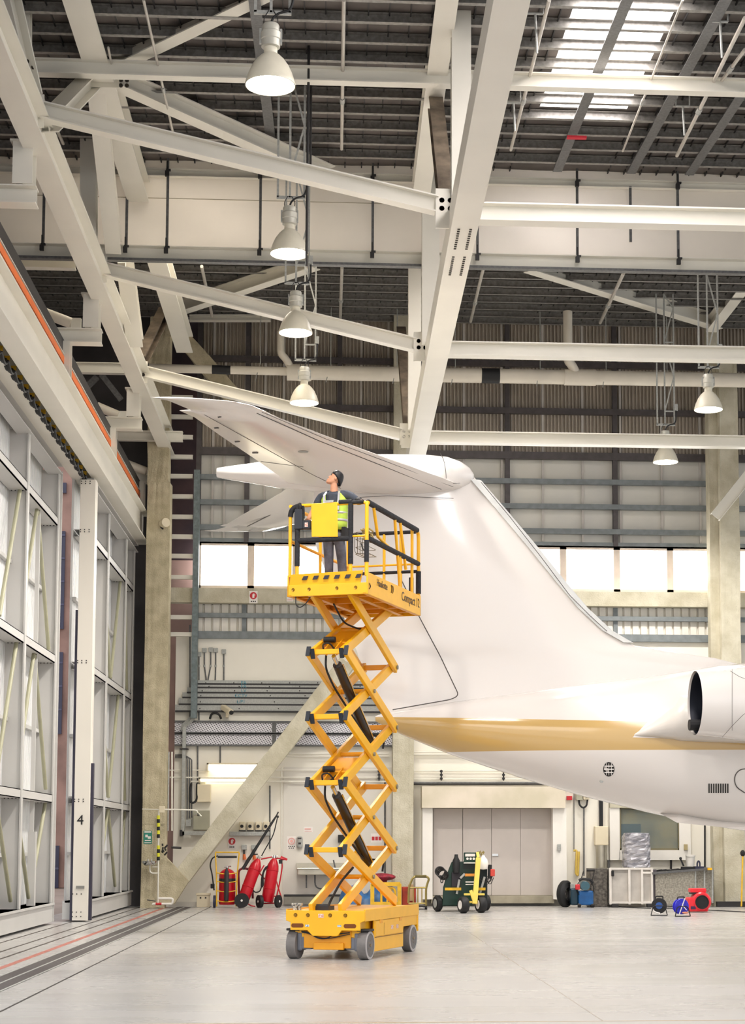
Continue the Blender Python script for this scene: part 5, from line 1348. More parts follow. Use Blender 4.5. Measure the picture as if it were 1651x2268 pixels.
for v0, v1, nm in ((1599, 1624, 'upper'), (1626, 1651, 'lower')):
    t = thing('cable_tray', nm+' wide perforated cable tray on the wall behind the yellow lift', 'cable tray', tuple(W(387, v1)))
    MB().pb(387, v0, 872, v1, WY-.1, .08).build('perforated_plate', PF, t)
    MB().pb(387, v0-1, 872, v0+1, WY-.14, .12).pb(387, v1-1, 872, v1+1, WY-.14, .12).build('tray_edge', GALVD, t)
    MB().pb(603, v0, 612, v1, WY-.13, .05).build('splice_plate', GALVD, t)
# socket drops
for i, (u, vt, ub) in enumerate(((441, 1449, 441), (453, 1440, 457), (467, 1439, 461), (478, 1440, 477), (496, 1443, 496))):
    nm = ['first', 'second', 'third', 'fourth', 'fifth'][i]
    t = thing('socket_drop', nm+' from the left of five small grey socket boxes on conduits above the trunking', 'socket', tuple(W(u, vt+8)))
    MB().pb(u-5, vt-5, u+5, vt+5, WY-.07, .07).build('box', GALV, t, bevel=.01)
    MB().tube([W(u, vt+5, .03), W(u, 1474, .03), W((u+ub)/2, 1490, .03), W(ub, 1505, .03), W(ub, 1512, .03)], .018, 6).build('conduit', GALVD, t, smooth=True)
    s = MB(); p = W(u, 1475, .03); s.cyl(p-Vector((0, 0, .03)), p+Vector((0, 0, .03)), .03, n=8); s.build('coupling', GALV, t)
# vertical galvanised cable duct
dg = thing('cable_duct', 'speckled galvanised cable duct coming down the cream wall and turning right at its foot', 'duct', tuple(W(405, 1850)))
k = MB(); k.pb(401, 1610, 412, 1850, WY-.3, .14); k.pb(401, 1841, 456, 1850, WY-.3, .14); k.build('duct', GALV, dg, bevel=.004)
k = MB(); k.tube([W(431, 1585, .2), W(420, 1597, .22), W(407, 1608, .23), W(406, 1618, .23)], .075, 4); k.build('offset', GALV, dg)
k = MB(); k.pb(398, 1657, 416, 1660, WY-.34, .3); k.pb(398, 1838, 404, 1852, WY-.32, .3); k.build('bracket', DARK, dg)
for i, u in enumerate((415, 420, 425)):
    tag(MB().tube([W(388, 1672+i*3, .1), W(u-6, 1672+i*3, .1), W(u-1, 1676+i*3, .1), W(u, 1684, .1), W(u, 1815-i*2, .1)], .018, 6).build('conduit', GALVD, smooth=True), ['left', 'middle', 'right'][i]+' of three thin grey conduits bending down beside the speckled duct', 'conduit')
for a, l in (([(421, 1384), (421, 1600)], 'thin conduit running down behind the tall blue-grey duct'), ([(438, 1651), (438, 1762)], 'thin conduit left of the cream wall box'), ([(488, 1651), (488, 1690)], 'thin conduit dropping to the tube light'), ([(440, 1535), (441, 1595)], 'short conduit between the trunkings and the tray')):
    tag(MB().cyl(W(*a[0], .03), W(*a[1], .03), .02, n=6).build('conduit', GALVD), l, 'conduit')
# horizontal small pipes
for i, (v, r, u0, u1) in enumerate(((1706, .018, 376, 862), (1722, .022, 376, 862), (1731, .025, 424, 862), (1669, .03, 630, 862), (1675, .02, 630, 862))):
    nm = ['topmost', 'second', 'third', 'fourth', 'fifth'][i]
    tag(MB().cyl(W(u0, v, .08+.02*i), W(u1, v, .08+.02*i), r, n=8).build('wall_pipe', STEEL, smooth=True), nm+' thin pipe running along the wall left of the grey column', 'pipe')
for i, (v, r, m) in enumerate(((1707, .022, STEEL), (1726, .022, STEEL), (1734, .03, GALVD), (1737, .024, DARK), (1671, .03, STEEL), (1666, .02, STEEL))):
    nm = ['first', 'second', 'third', 'fourth', 'fifth', 'sixth'][i]
    tag(MB().cyl(W(915, v, .1), W(1700, v, .1), r, n=8).build('wall_pipe', m, smooth=True), nm+' thin pipe along the wall above the folding doors', 'pipe')
for u in (978, 1116, 840):
    k = MB(); k.pb(u-1.5, 1705, u+1.5, 1729, WY-.16, .05)
    for v in (1708, 1716, 1724): k.pb(u-3, v-2, u+3, v+2, WY-.2, .06)
    tag(k.build('pipe_clamp', DARK), {978: 'black pipe clamp left of centre above the folding doors', 1116: 'black pipe clamp right of centre above the folding doors', 840: 'black pipe clamp behind the lift arms'}[u], 'clamp')
# security camera
t = thing('security_camera', 'cream bullet security camera below the trunkings', 'camera', tuple(W(503, 1590)))
a, b = W(494, 1566, .12), W(512, 1578, .5); MB().bar(a, b, .14, .14).build('housing', BOXC, t, bevel=.02)
MB().cyl(b, b+(b-a).normalized()*.03, .06, n=14).build('lens', BLACK, t)
MB().pb(500, 1578, 506, 1589, WY-.2, .2).build('bracket', BOXC, t)
tag(MB().tube([W(465, 1592, .1), W(468, 1582, .14), W(476, 1578, .16), W(486, 1582, .14), W(490, 1592, .08)], .03, 8).build('black_cable', BLACK, smooth=True), 'looping black cable left of the security camera', 'cable')
# fluorescent fittings
TUBE = mat('tube_light_glow', (255, 250, 236), .4, emit=(255, 246, 222), estr=4, var=0)
for (u0, v0, u1, v1), l, e in (((458, 1690, 573, 1707), 'lit fluorescent wall light above the thin pipes', True), ((440, 1722, 556, 1730), 'lower wall light strip hidden behind the thin pipes', True)):
    t = thing('wall_light', l, 'light', tuple(W(u0, v1)))
    MB().pb(u0, v0, u1, v0+3, WY-.25, .25).pb(u0, v0, u0+4, v1, WY-.25, .25).pb(u1-4, v0, u1, v1, WY-.25, .25).build('housing', BOXC, t)
    MB().pb(u0+4, v0+3, u1-4, v1-1, WY-.22, .15).build('diffuser', TUBE, t)
wbox('wall_box', 437, 1737, 467, 1776, .2, BOXC, 'large cream wall box left of the diagonal brace', 'box')
t = wbox('wall_box', 428, 1795, 464, 1838, .25, BOXG, 'grey-green electrical box at the foot of the speckled duct', 'box')
wbox('junction_box', 412, 1815, 424, 1830, .15, GALV, 'small grey junction box beside the grey-green box', 'box')
wbox('junction_box', 443, 1731, 454, 1738, .12, BOXG, 'tiny grey-green junction box above the cream wall box', 'box')
tag(MB().tube([W(424, 1735, .2), W(421, 1750, .22), W(421, 1775, .22), W(426, 1779, .22), W(433, 1776, .2), W(437, 1768, .18), W(437, 1735, .15)], .03, 8).build('black_cable', BLACK, smooth=True), 'long black cable loop left of the cream wall box', 'cable')
# shelf trunking with four isolators
wbox('trunking_shelf', 508, 1842, 597, 1851, .22, GALV, 'galvanised trunking below the four isolator switches', 'trunking')
for i, u in enumerate((537, 555, 573, 590)):
    t = thing('isolator_switch', ['first', 'second', 'third', 'fourth'][i]+' from the left of four grey isolator switches with black knobs', 'switch', tuple(W(u, 1841)), group='isolator switches over the trunking')
    MB().pb(u-7, 1820, u+7, 1841, WY-.2, .2).build('box', BOXC, t, bevel=.02)
    p = W(u-1, 1830, .2); MB().cyl(p, p+Vector((0, -.04, 0)), .045, n=14).build('knob', BLACK, t)
    MB().bx(p.x-.08, p.x+.1, p.y-.003, p.y+.01, p.z-.13, p.z-.1).build('name_strip', DARK, t)
# sockets with plugs
for u, l in ((541, 'left'), (563, 'right')):
    t = thing('wall_socket', l+' of two grey wall sockets with orange plugs behind the red extinguishers', 'socket', tuple(W(u, 1882)))
    MB().pb(u-6, 1871, u+6, 1882, WY-.1, .1).build('box', GALV, t, bevel=.01)
    MB().cyl(W(u, 1882, .05), W(u, 1892, .05), .025, n=8).build('plug', DARK, t)
    MB().cyl(W(u, 1892, .05), W(u+1, 1904, .05), .035, .05, n=8).build('orange_lead', mat('plug_orange', (222, 110, 50), .5), t)
# signs
WS = mat('sign_white', (240, 234, 228), .5); RS_ = mat('sign_red', (200, 40, 48), .5); GS = mat('sign_green', (50, 140, 120), .5); RP = mat('sign_pale_red', (236, 176, 168), .5)
def sign(u0, v0, u1, v1, Y, label, kind):
    t = thing('wall_sign', label, 'sign', tuple(V(u0, v1, Y)))
    MB().pb(u0, v0, u1, v1, Y-.015, .012).build('panel', WS if kind != 'green' else GS, t)
    w_ = u1-u0; h_ = v1-v0; cx = (u0+u1)/2; f = Y-.02
    if kind in ('ext', 'ext2'):
        c = V(cx, v0+h_*.38, f); r = w_*.42*Y/FPX
        MB().cyl(c, c+Vector((0, .006, 0)), r, n=24).build('red_disc', RS_, t)
        m = MB(); m.bx(c.x-r*.28, c.x+r*.28, f-.004, f, c.z-r*.65, c.z+r*.35); m.bx(c.x-r*.1, c.x+r*.1, f-.004, f, c.z+r*.35, c.z+r*.6); m.tube([(c.x+r*.1, f-.003, c.z+r*.55), (c.x+r*.4, f-.003, c.z+r*.4), (c.x+r*.45, f-.003, c.z-.0)], r*.07, 5)
        m.build('extinguisher_symbol', WS, t)
        m = MB()
        for i in range(3): m.pb(cx-w_*.3+i*w_*.22, v1-h_*.2, cx-w_*.3+i*w_*.22+w_*.15, v1-h_*.1, f-.002, .006)
        m.build('characters', BLACK, t)
    elif kind == 'horn':
        c = V(cx, v0+h_*.38, f); r = w_*.38*Y/FPX
        m = MB(); m.lathe([(r, 0), (r, -.006), (r*.72, -.006), (r*.72, 0)], c, (0, 1, 0), n=24); m.cyl(c, c+Vector((0, -.005, 0)), r*.45, n=16); m.build('pale_red_ring', RP, t)
        m = MB()
        for i in range(4): m.pb(cx-w_*.35+i*w_*.2, v1-h_*.25, cx-w_*.35+i*w_*.2+w_*.12, v1-h_*.18, f-.002, .006)
        for i in range(3): m.pb(cx-w_*.3+i*w_*.22, v1-h_*.12, cx-w_*.3+i*w_*.22+w_*.12, v1-h_*.05, f-.002, .006)
        m.build('characters', BLACK, t)
    elif kind == 'green':
        m = MB(); m.pb(u0+w_*.1, v0+h_*.04, u1-w_*.1, v0+h_*.14, f-.002, .006); m.pb(u0+w_*.2, v0+h_*.3, u1-w_*.5, v0+h_*.5, f-.002, .006); m.pb(u0+w_*.5, v0+h_*.42, u1-w_*.15, v0+h_*.62, f-.002, .006); m.pb(u0+w_*.15, v1-h_*.3, u1-w_*.15, v1-h_*.22, f-.002, .006); m.pb(u0+w_*.1, v1-h_*.12, u1-w_*.1, v1-h_*.06, f-.002, .006); m.build('symbol', WS, t)
    elif kind == 'red':
        m = MB()
        for i in range(3): m.pb(u0+w_*.08+i*w_*.3, v0+h_*.35, u0+w_*.08+i*w_*.3+w_*.24, v0+h_*.75, f-.002, .006)
        m.build('characters', RS_, t)
    elif kind == 'pale':
        m = MB(); m.pb(u0+w_*.1, v0+h_*.3, u1-w_*.2, v0+h_*.55, f-.002, .006); m.pb(u0+w_*.1, v0+h_*.8, u1-w_*.1, v0+h_*.88, f-.002, .006); m.build('characters', RP, t)
sign(505, 1853, 523, 1880, WY, 'white sign with a red fire extinguisher symbol left of the sockets', 'ext')
sign(636, 1852, 656, 1881, WY, 'faded white sign with a pale red ring beside the grey dispenser', 'horn')
sign(673, 1831, 693, 1843, WY, 'small faded white sign high left of the sink', 'pale')
sign(552, 1309, 571, 1336, BY-.36, 'white sign with a red fire extinguisher symbol on the beam left of the platform', 'ext2')
sign(635, 1310, 650, 1332, BY-.36, 'small pale sign on the wall beam just behind the platform corner', 'pale')
sign(822, 1846, 847, 1866, WY, 'white sign with red characters behind the lift arms', 'red')
sign(318, 1840, 337, 1869, CAY, 'green and white safety sign on the tan column', 'green')
t = thing('dispenser', 'small grey oval wall dispenser beside the faded ring sign', 'dispenser', tuple(W(664, 1879)))
MB().pb(657, 1852, 671, 1879, WY-.14, .14).build('body', GALV, t, bevel=.06)
MB().pb(660, 1855, 668, 1858, WY-.15, .02).pb(661, 1866, 667, 1870, WY-.15, .02).build('window', DARK, t)
tag(MB().pb(749, 1849, 775, 1866, WY-.15, .15).build('wall_unit', BLACK, bevel=.01), 'black wall unit behind the lift arms', 'box')
# upright pipes on cream wall
for u, v0, v1, l in ((624, 1700, 1895, 'long upright cream pipe right of the isolator switches'), (598, 1740, 1880, 'thin upright conduit just right of the isolator switches'), (853, 1700, 1940, 'upright conduit left of the grey column')):
    tag(MB().cyl(W(u, v0, .06), W(u, v1, .06), .022, n=8).build('upright_pipe', STEEL if u == 624 else GALVD, smooth=True), l, 'pipe')
tag(MB().pb(626, 1700, 868, 2003, WY-.012, .01).build('wall_panel', WALLG), 'slightly greyer painted wall panel behind the scissor arms', 'panel', kind='structure')
tag(MB().pb(629, 1985, 760, 2003, WY-.12, .1).build('dark_kerb', mat('kerb_grey', (150, 146, 134), .8, var=.15)), 'low grey kerb with a dark top along the wall under the sink', 'kerb')
tag(MB().pb(629, 1981, 760, 1985, WY-.14, .12).build('kerb_rail', DARK), 'dark rail along the top of the low kerb under the sink', 'rail')
# sink
SS = mat('stainless', (190, 184, 168), .3, .7)
t = thing('sink', 'stainless steel wall sink behind the scissor arms', 'sink', tuple(W(700, 1940)))
MB().pb(657, 1911, 765, 1922, WY-.05, .05).build('splashback', SS, t)
MB().pb(659, 1924, 765, 1938, WY-.55, .5).pb(657, 1922, 767, 1926, WY-.6, .58).build('basin', SS, t, bevel=.02)
MB().cyl(W(679, 1938, .3), W(679, 1967, .3), .02, n=8).cyl(W(739, 1905, .25), W(743, 1922, .3), .02, n=8).build('pipework', GALVD, t)
MB().tube([W(698, 1938, .2), W(698, 1968, .2), W(730, 1970, .1)], .02, 6).build('drain_pipe', GALVD, t)
# emergency shower and eyewash on the tan column
ey = thing('emergency_shower', 'emergency shower with striped pipe and eyewash basin by the tan column', 'shower', tuple(V(350, 2003, CAY-.35)))
SY = CAY-.35
def E(u, v, d=0): return V(u, v, SY-d)
MB().cyl(E(350, 2000), E(352, 1795), .022, n=10).build('riser', STEEL, ey, smooth=True)
stp = MB(); sty = MB()
for k in range(12):
    v = 1806+k*8.3
    if k in (6, 7): continue
    a, b = E(351, v), E(351, v+8.4)
    MB().cyl(a, b, .04, n=12).build('black_stripe' if k % 2 else 'yellow_stripe', BLACK if k % 2 else mat('stripe_yellow', (226, 222, 50), .5), ey)
MB().tube([E(352, 1793), E(380, 1793), E(430, 1794), E(437, 1796), E(438, 1801)], .02, 8).tube([E(352, 1793), E(315, 1792)], .012, 8).build('shower_arm', STEEL, ey, smooth=True)
MB().lathe([(.015, 0), (.06, -.03), (.12, -.09), (.11, -.095)], E(438, 1800), (0, 0, 1), n=20).build('shower_head', CHROME, ey, smooth=True)
MB().lathe([(.0, -.07), (.12, -.06), (.19, .0), (.2, .05), (.19, .06), (.1, .0)], E(332, 1912), (0, 0, 1), n=24).build('eyewash_bowl', CHROME, ey, smooth=True)
k = MB(); k.cyl(E(328, 1911), E(328, 1903), .02, n=8); k.cyl(E(336, 1911), E(336, 1903), .02, n=8); k.build('spray_nozzles', CHROME, ey)
MB().tube([E(332, 1917), E(332, 1930), E(336, 1934), E(350, 1934)], .02, 8).tube([E(338, 1920), E(350, 1920)], .016, 8).build('eyewash_pipe', STEEL, ey, smooth=True)
MB().tube([E(350, 1990), E(380, 1990), E(383, 1992), E(382, 2000), E(378, 2003)], .03, 8).tube([E(338, 2004), E(339, 2002), E(380, 2002)], .03, 8).build('floor_pipe', WHITE, ey, smooth=True)
MB().cyl(E(345, 2002), E(358, 2002), .034, n=8).build('red_sleeve', RS_, ey)
MB().tube([E(326, 1993), E(345, 1996)], .014, 6).build('foot_lever', DARK, ey)
MB().pb(352, 1785, 365, 1800, SY-.05, .1).build('valve_box', BOXC, ey, bevel=.01)
for u, l in ((366, 'nearest'), (372, 'middle'), (381, 'far')):
    tag(MB().cyl(V(u, 1840+(u-366)*0, CAY+.2), V(u+2 if u < 380 else u, 1665, CAY+.2), .022, n=8).build('upright_pipe', GALV if u < 380 else STEEL, smooth=True), l+' thin upright pipe right beside the tan column', 'pipe')
vl = MB(); p = E(364, 1890)
for k in range(9): q = p+Vector((.05*math.sin(k*2.1), .03*math.cos(k*3), -.05+.05*k*.6)); vl.cyl(q, q+Vector((.05*math.cos(k), 0, .06)), .022, n=7)
tag(vl.build('valve_cluster', DARK), 'cluster of small dark valves beside the striped shower pipe', 'valve')
tag(MB().cyl(E(380, 1877), E(402, 1878), .03, n=8).build('pipe_stub', DARK), 'short dark pipe stub right of the valve cluster', 'pipe')
# floodlight on column
t = thing('floodlight', 'small round cream floodlight with a black cable on the side of the tan column', 'light', tuple(V(364, 1160, CAY)))
MB().cyl(V(360, 1160, CAY-.1), V(368, 1157, CAY-.3), .1, .12, n=16).build('head', BOXC, t); MB().tube([V(362, 1150, CAY-.1), V(355, 1156, CAY-.1), V(356, 1168, CAY-.1), V(362, 1172, CAY-.1)], .02, 6).build('cable', BLACK, t)
# bin
t = thing('waste_bin', 'small cream waste bin against the wall left of the extinguishers', 'bin', tuple(G(450, 2005)))
gy = 48.3; a = V(436, 1980, gy); b = V(464, 2007, gy)
MB().bx(a.x, b.x, gy, gy+.3, 0, a.z-.04).build('body', BOXC, t, bevel=.01); MB().bx(a.x-.02, b.x+.02, gy-.02, gy+.32, a.z-.04, a.z+.02).build('lid', BOXC, t, bevel=.01)
MB().bx(a.x+.08, a.x+.12, gy-.01, gy, a.z-.12, a.z-.08).bx(b.x-.12, b.x-.08, gy-.01, gy, a.z-.12, a.z-.08).build('holes', DARK, t)
# ================================================================== EXTINGUISHER TROLLEYS
EX = 47.9
def X(u, v, d=0): return V(u, v, EX-d)
R_ = EX/FPX
t = thing('extinguisher_trolley', 'upright red fire extinguisher in a yellow tube trolley, leftmost of the three', 'fire extinguisher', (X(503, 2003).x, EX, 0))
c0 = X(503, 2002); MB().lathe([(0, .02), (24*0+.2, .03), (.215, .1), (.215, .78), (.2, .86), (.12, .93), (.05, .96)], (c0.x, EX, .05), (0, 0, 1), n=28).build('cylinder', RED, t, smooth=True)
MB().lathe([(.217, .6), (.219, .61), (.219, .7), (.217, .71)], (c0.x, EX, .05), n=28).build('dark_band', DARK, t, smooth=True)
MB().cyl((c0.x, EX, .99), (c0.x, EX, 1.08), .04, n=10).cyl((c0.x-.08, EX, 1.06), (c0.x+.1, EX-.04, 1.08), .02, n=8).build('valve', CHROME, t)
f = MB()
for s in (-1, 1): f.tube([(c0.x+s*.25, EX-.24, .0+.04), (c0.x+s*.26, EX-.26, .5), (c0.x+s*.27, EX-.2, .9), (c0.x+s*.31, EX-.1, 1.42), (c0.x+s*.28, EX-.1, 1.46)], .018, 8)
f.tube([(c0.x-.31, EX-.1, 1.44), (c0.x+.31, EX-.1, 1.44)], .018, 8)
for z in (.16, .42, .66, .88): f.tube([(c0.x-.26, EX-.23, z+.03), (c0.x-.1, EX-.27, z), (c0.x+.1, EX-.27, z), (c0.x+.26, EX-.23, z+.03)], .014, 8)
f.build('trolley_frame', YELD, t, smooth=True)
MB().tube([(c0.x-.25, EX-.14, 1.32), (c0.x+.25, EX-.14, 1.32)], .028, 8).build('grip', BLACK, t, smooth=True)
MB().lathe([(.04, .0), (.06, .02), (.06, .75), (.03, .82), (.02, .86)], (c0.x, EX-.3, .18), n=16).build('cartridge', DARK, t, smooth=True)
MB().tube([(c0.x-.25, EX, 1.35), (c0.x-.4, EX, 1.3), (c0.x-.46, EX, 1.1), (c0.x-.4, EX, .9), (c0.x-.36, EX, .6), (c0.x-.34, EX, .45)], .018, 8).build('hose', BLACK, t, smooth=True)
for s in (-1, 1): MB().cyl((c0.x+s*.33-.03, EX+.05, .16), (c0.x+s*.33+.03, EX+.05, .16), .16, n=20).build('wheel', mat('wheel_blue_grey', (60, 64, 92), .6), t, smooth=True)
MB().bx(c0.x-.43, c0.x-.33, EX-.05, EX+.05, .5, .62).build('nozzle', BLACK, t, bevel=.01)
def bottle(nm, lab_, a, b, r, hornpts, wheels, fr):
    t = thing('extinguisher_trolley', lab_, 'fire extinguisher', (a.x, a.y, 0))
    d = (b-a).normalized(); L_ = (b-a).length
    MB().lathe([(0, 0), (r*.9, .01), (r, .06), (r, L_-.28), (r*.9, L_-.18), (r*.6, L_-.07), (r*.3, L_)], a, d, n=26).build('cylinder', RED, t, smooth=True)
    MB().lathe([(r+.003, L_*.3), (r+.012, L_*.3+.01), (r+.003, L_*.3+.02)], a, d, n=24).lathe([(r+.003, L_*.72), (r+.012, L_*.72+.01), (r+.003, L_*.72+.02)], a, d, n=24).build('clamp_ring', RED, t)
    MB().cyl(b, b+d*.08, .04, n=10).cyl(b+d*.05-Vector((.06, 0, 0)), b+d*.05+Vector((.09, 0, .0)), .022, n=8).build('valve', CHROME, t)
    for p in wheels:
        w_ = MB(); w_.cyl(p[0], p[1], p[2], n=24); w_ = w_.build('wheel', BLACK, t, smooth=True)
        MB().cyl(Vector(p[0])-(Vector(p[1])-Vector(p[0])).normalized()*.01, p[0], .03, n=10).build('hub', WS, w_)
    m = MB()
    for q in fr: m.tube([Vector(x) for x in q], .018, 8)
    m.build('frame', RED, t, smooth=True)
    return t, d
a = Vector((X(541, 1990).x, EX-.3, .22)); b = Vector((X(573, 1902).x, EX-.15, X(573, 1902).z))
wx = X(538, 1992)
t2, d = bottle('e2', 'red extinguisher bottle tilted to the right with a long black lance, middle of the three', a, b, .155, None,
    [((wx.x, EX-.55, .2), (wx.x, EX-.45, .2), .19)], [[(wx.x+.05, EX-.4, .25), (wx.x+.55, EX-.1, 1.1)], [(wx.x, EX-.1, .2), (X(556, 1960).x, EX, .05), (X(566, 2000).x, EX, .03)], [tuple(X(578, 1903)), tuple(X(608, 1897))]])
l0, l1 = X(538, 1925, .35), X(613, 1806, .1)
MB().tube([l0, l0.lerp(l1, .9), l1], [.045, .03, .02], 10).build('lance', BLACK, t2, smooth=True)
MB().tube([l1, X(617, 1798, .1)], .02, 6).tube([X(611, 1808, .1), X(618, 1809, .1)], .03, 6).build('lance_tip', DARK, t2)
MB().tube([X(616, 1806, .1), X(606, 1850, .1), X(588, 1880, .1), X(578, 1899, .1)], .016, 6).build('lance_hose', BLACK, t2, smooth=True)
MB().tube([X(571, 1892, .1), X(556, 1893, .2), X(546, 1906, .3), X(541, 1918, .35)], .018, 6).build('hose', BLACK, t2, smooth=True)
MB().tube([X(560, 1990, -.05), X(559, 1925, -.05), X(528, 1922, -.05), X(530, 1985, -.05)], .03, 8).build('rear_frame', mat('dark_red', (120, 20, 44), .5), t2, smooth=True)
a = Vector((X(592, 1995).x, EX-.1, .14)); b = Vector((X(608, 1902).x, EX-.05, X(608, 1901).z))
t3, d = bottle('e3', 'nearly upright red extinguisher bottle on a wheeled red frame, rightmost of the three', a, b, .16, None,
    [((X(575, 1994).x-.02, EX-.35, .17), (X(575, 1994).x+.06, EX-.31, .17), .165), ((X(620, 1994).x, EX-.3, .17), (X(620, 1994).x-.06, EX-.27, .17), .165)],
    [[tuple(X(610, 1902)), tuple(X(622, 1900)), tuple(X(626, 1915)), tuple(X(621, 1950)), tuple(X(612, 1990))], [tuple(X(612, 1950)), tuple(X(624, 1990))], [tuple(X(578, 1985)), tuple(X(618, 1985))], [tuple(X(583, 2001)), tuple(X(618, 2000))], [tuple(X(560, 1918)), tuple(X(588, 1948))]])
MB().tube([X(622, 1902), X(637, 1903)], [.05, .02], 8).bar(X(622, 1898), X(636, 1904), .06, .06).build('discharge_horn', RED, t3)
MB().bx(X(618, 1905).x, X(626, 1912).x, EX-.1, EX, X(620, 1913).z, X(620, 1904).z).build('valve_body', DARK, t3)
MB().tube([X(594, 1918, .1), X(586, 1925, .2), X(580, 1945, .2), X(580, 1965, .2), X(583, 1960, .2), X(582, 1935, .2), X(590, 1920, .2)], .026, 8).tube([X(581, 1960, .2), X(576, 1975, .2), X(565, 1977, .2), X(560, 1970, .2)], .016, 8).build('hose', BLACK, t3, smooth=True)
# ================================================================== THINGS BEHIND THE LIFT
def Y_(Y): return lambda u, v, d=0: V(u, v, Y-d)
Q = Y_(47.2)
# blue tarp heap
tb2 = MB(); rr2 = random.Random(5)
x0, x1 = Q(748, 2000).x, Q(872, 2000).x; n1 = 34; n2 = 14; grid = []
for i in range(n1+1):
    for j in range(n2+1):
        s = i/n1; q = j/n2
        prof_ = min(1, 6*s, 6*(1-s))**.5*(.62+.12*math.sin(s*9)+.08*math.sin(s*23))
        z = prof_*math.sin(PI*min(1, q*1.0)**.8)**.6*.85; z = max(0, z+rr2.uniform(-.02, .02)*(z > .05))
        grid.append((x0+(x1-x0)*s, 46.9+.8*q, z))
tb2.add(grid, [(i*(n2+1)+j, (i+1)*(n2+1)+j, (i+1)*(n2+1)+j+1, i*(n2+1)+j+1) for i in range(n1) for j in range(n2)])
tag(tb2.build('tarpaulin', mat('tarp_blue', (50, 110, 170), .4, var=.3, scale=5, bump=.5, bscale=8), smooth=True), 'crumpled blue tarpaulin heaped by the wall behind the lift base', 'tarpaulin')
# red cover bag on top
tag(MB().ball((Q(848, 1943).x, 48.2, Q(848, 1944).z), .34, 16, (1.1, .6, .3)).bx(Q(838, 1945).x, Q(860, 1945).x, 48.15, 48.3, 0.02, Q(848, 1946).z).build('red_bag', mat('bag_red', (170, 34, 56), .6, var=.3, scale=10), smooth=True), 'dull red padded bag on a stand behind the lift, by the grey column', 'bag')
# yellow tube frame cart
t = thing('cart', 'yellow framed wheeled cage cart right behind the lift arms', 'cart', tuple(G(862, 2003)))
Q2 = Y_(46.6); f = MB()
for z_ in (0,):
    f.bar(Q2(825, 1958), Q2(825, 2006), .1, .1, up=(0, 1, 0)).bar(Q2(885, 1957), Q2(885, 2006), .1, .1, up=(0, 1, 0)).bar(Q2(823, 1959), Q2(887, 1958), .1, .1).bar(Q2(823, 2001), Q2(887, 2001), .08, .08)
f.build('frame', YELD, t)
f = MB(); f.tube([Q2(845, 2000), Q2(845, 1972), Q2(850, 1966), Q2(870, 1966), Q2(876, 1972), Q2(876, 2000)], .03, 8); f.cyl(Q2(858, 1966), Q2(858, 2000), .02, n=8); f.cyl(Q2(866, 1966), Q2(866, 2000), .02, n=8)
f.build('inner_bars', YELD, t, smooth=True)
MB().bx(Q2(823, 2000).x, Q2(887, 2000).x, 46.6, 47.3, .1, .14).build('deck', YELD, t)
for u in (830, 880): MB().cyl((Q2(u, 2003).x-.03, 46.75, .06), (Q2(u, 2003).x+.03, 46.75, .06), .06, n=14).build('wheel', BLACK, t)
# brass trolley + red box
t = thing('hand_trolley', 'brass-coloured tubular hand trolley left of the folding doors', 'trolley', tuple(G(932, 2008)))
Q3 = Y_(46.2); BR = mat('brass_tube', (176, 158, 96), .35, .6)
f = MB(); f.tube([Q3(905, 2000), Q3(906, 1965), Q3(914, 1946), Q3(920, 1941), Q3(945, 1941), Q3(951, 1946), Q3(944, 1966), Q3(944, 2012)], .028, 8)
for u in (916, 926, 935): f.cyl(Q3(u, 1966), Q3(u, 2002), .016, n=6)
f.cyl(Q3(906, 1966), Q3(944, 1966), .022, n=8).cyl(Q3(905, 2001), Q3(944, 2001), .022, n=8)
f.build('frame', BR, t, smooth=True)
MB().tube([Q3(920, 1941, .01), Q3(945, 1941, .01)], .036, 8).build('grip', mat('grip_olive', (110, 98, 50), .6), t)
MB().bx(Q3(902, 2000).x, Q3(946, 2000).x, 46.15, 46.9, .06, .1).build('deck', DARK, t)
for u in (906, 944): MB().cyl((Q3(u, 2003).x-.03, 46.2, .05), (Q3(u, 2003).x+.03, 46.2, .05), .05, n=12).build('wheel', BLACK, t)
t = thing('red_case', 'red wooden case standing behind the brass hand trolley', 'box', tuple(G(908, 2003)))
MB().bx(Q3(893, 2000).x, Q3(924, 2000).x, 46.75, 47.2, .0, Q3(900, 1964).z-.02).build('body', mat('case_red', (176, 60, 40), .6, var=.2, scale=4), t, bevel=.01)
MB().bx(Q3(906, 2000).x, Q3(918, 2000).x, 46.73, 46.76, .2, .62).build('panel', mat('case_tan', (186, 150, 110), .6), t)
tag(MB().bx(Q3(925, 2000).x, Q3(942, 2000).x, 47.4, 47.5, 0, .78).build('board', WHITE, bevel=.01), 'pale board leaning behind the brass hand trolley', 'board')
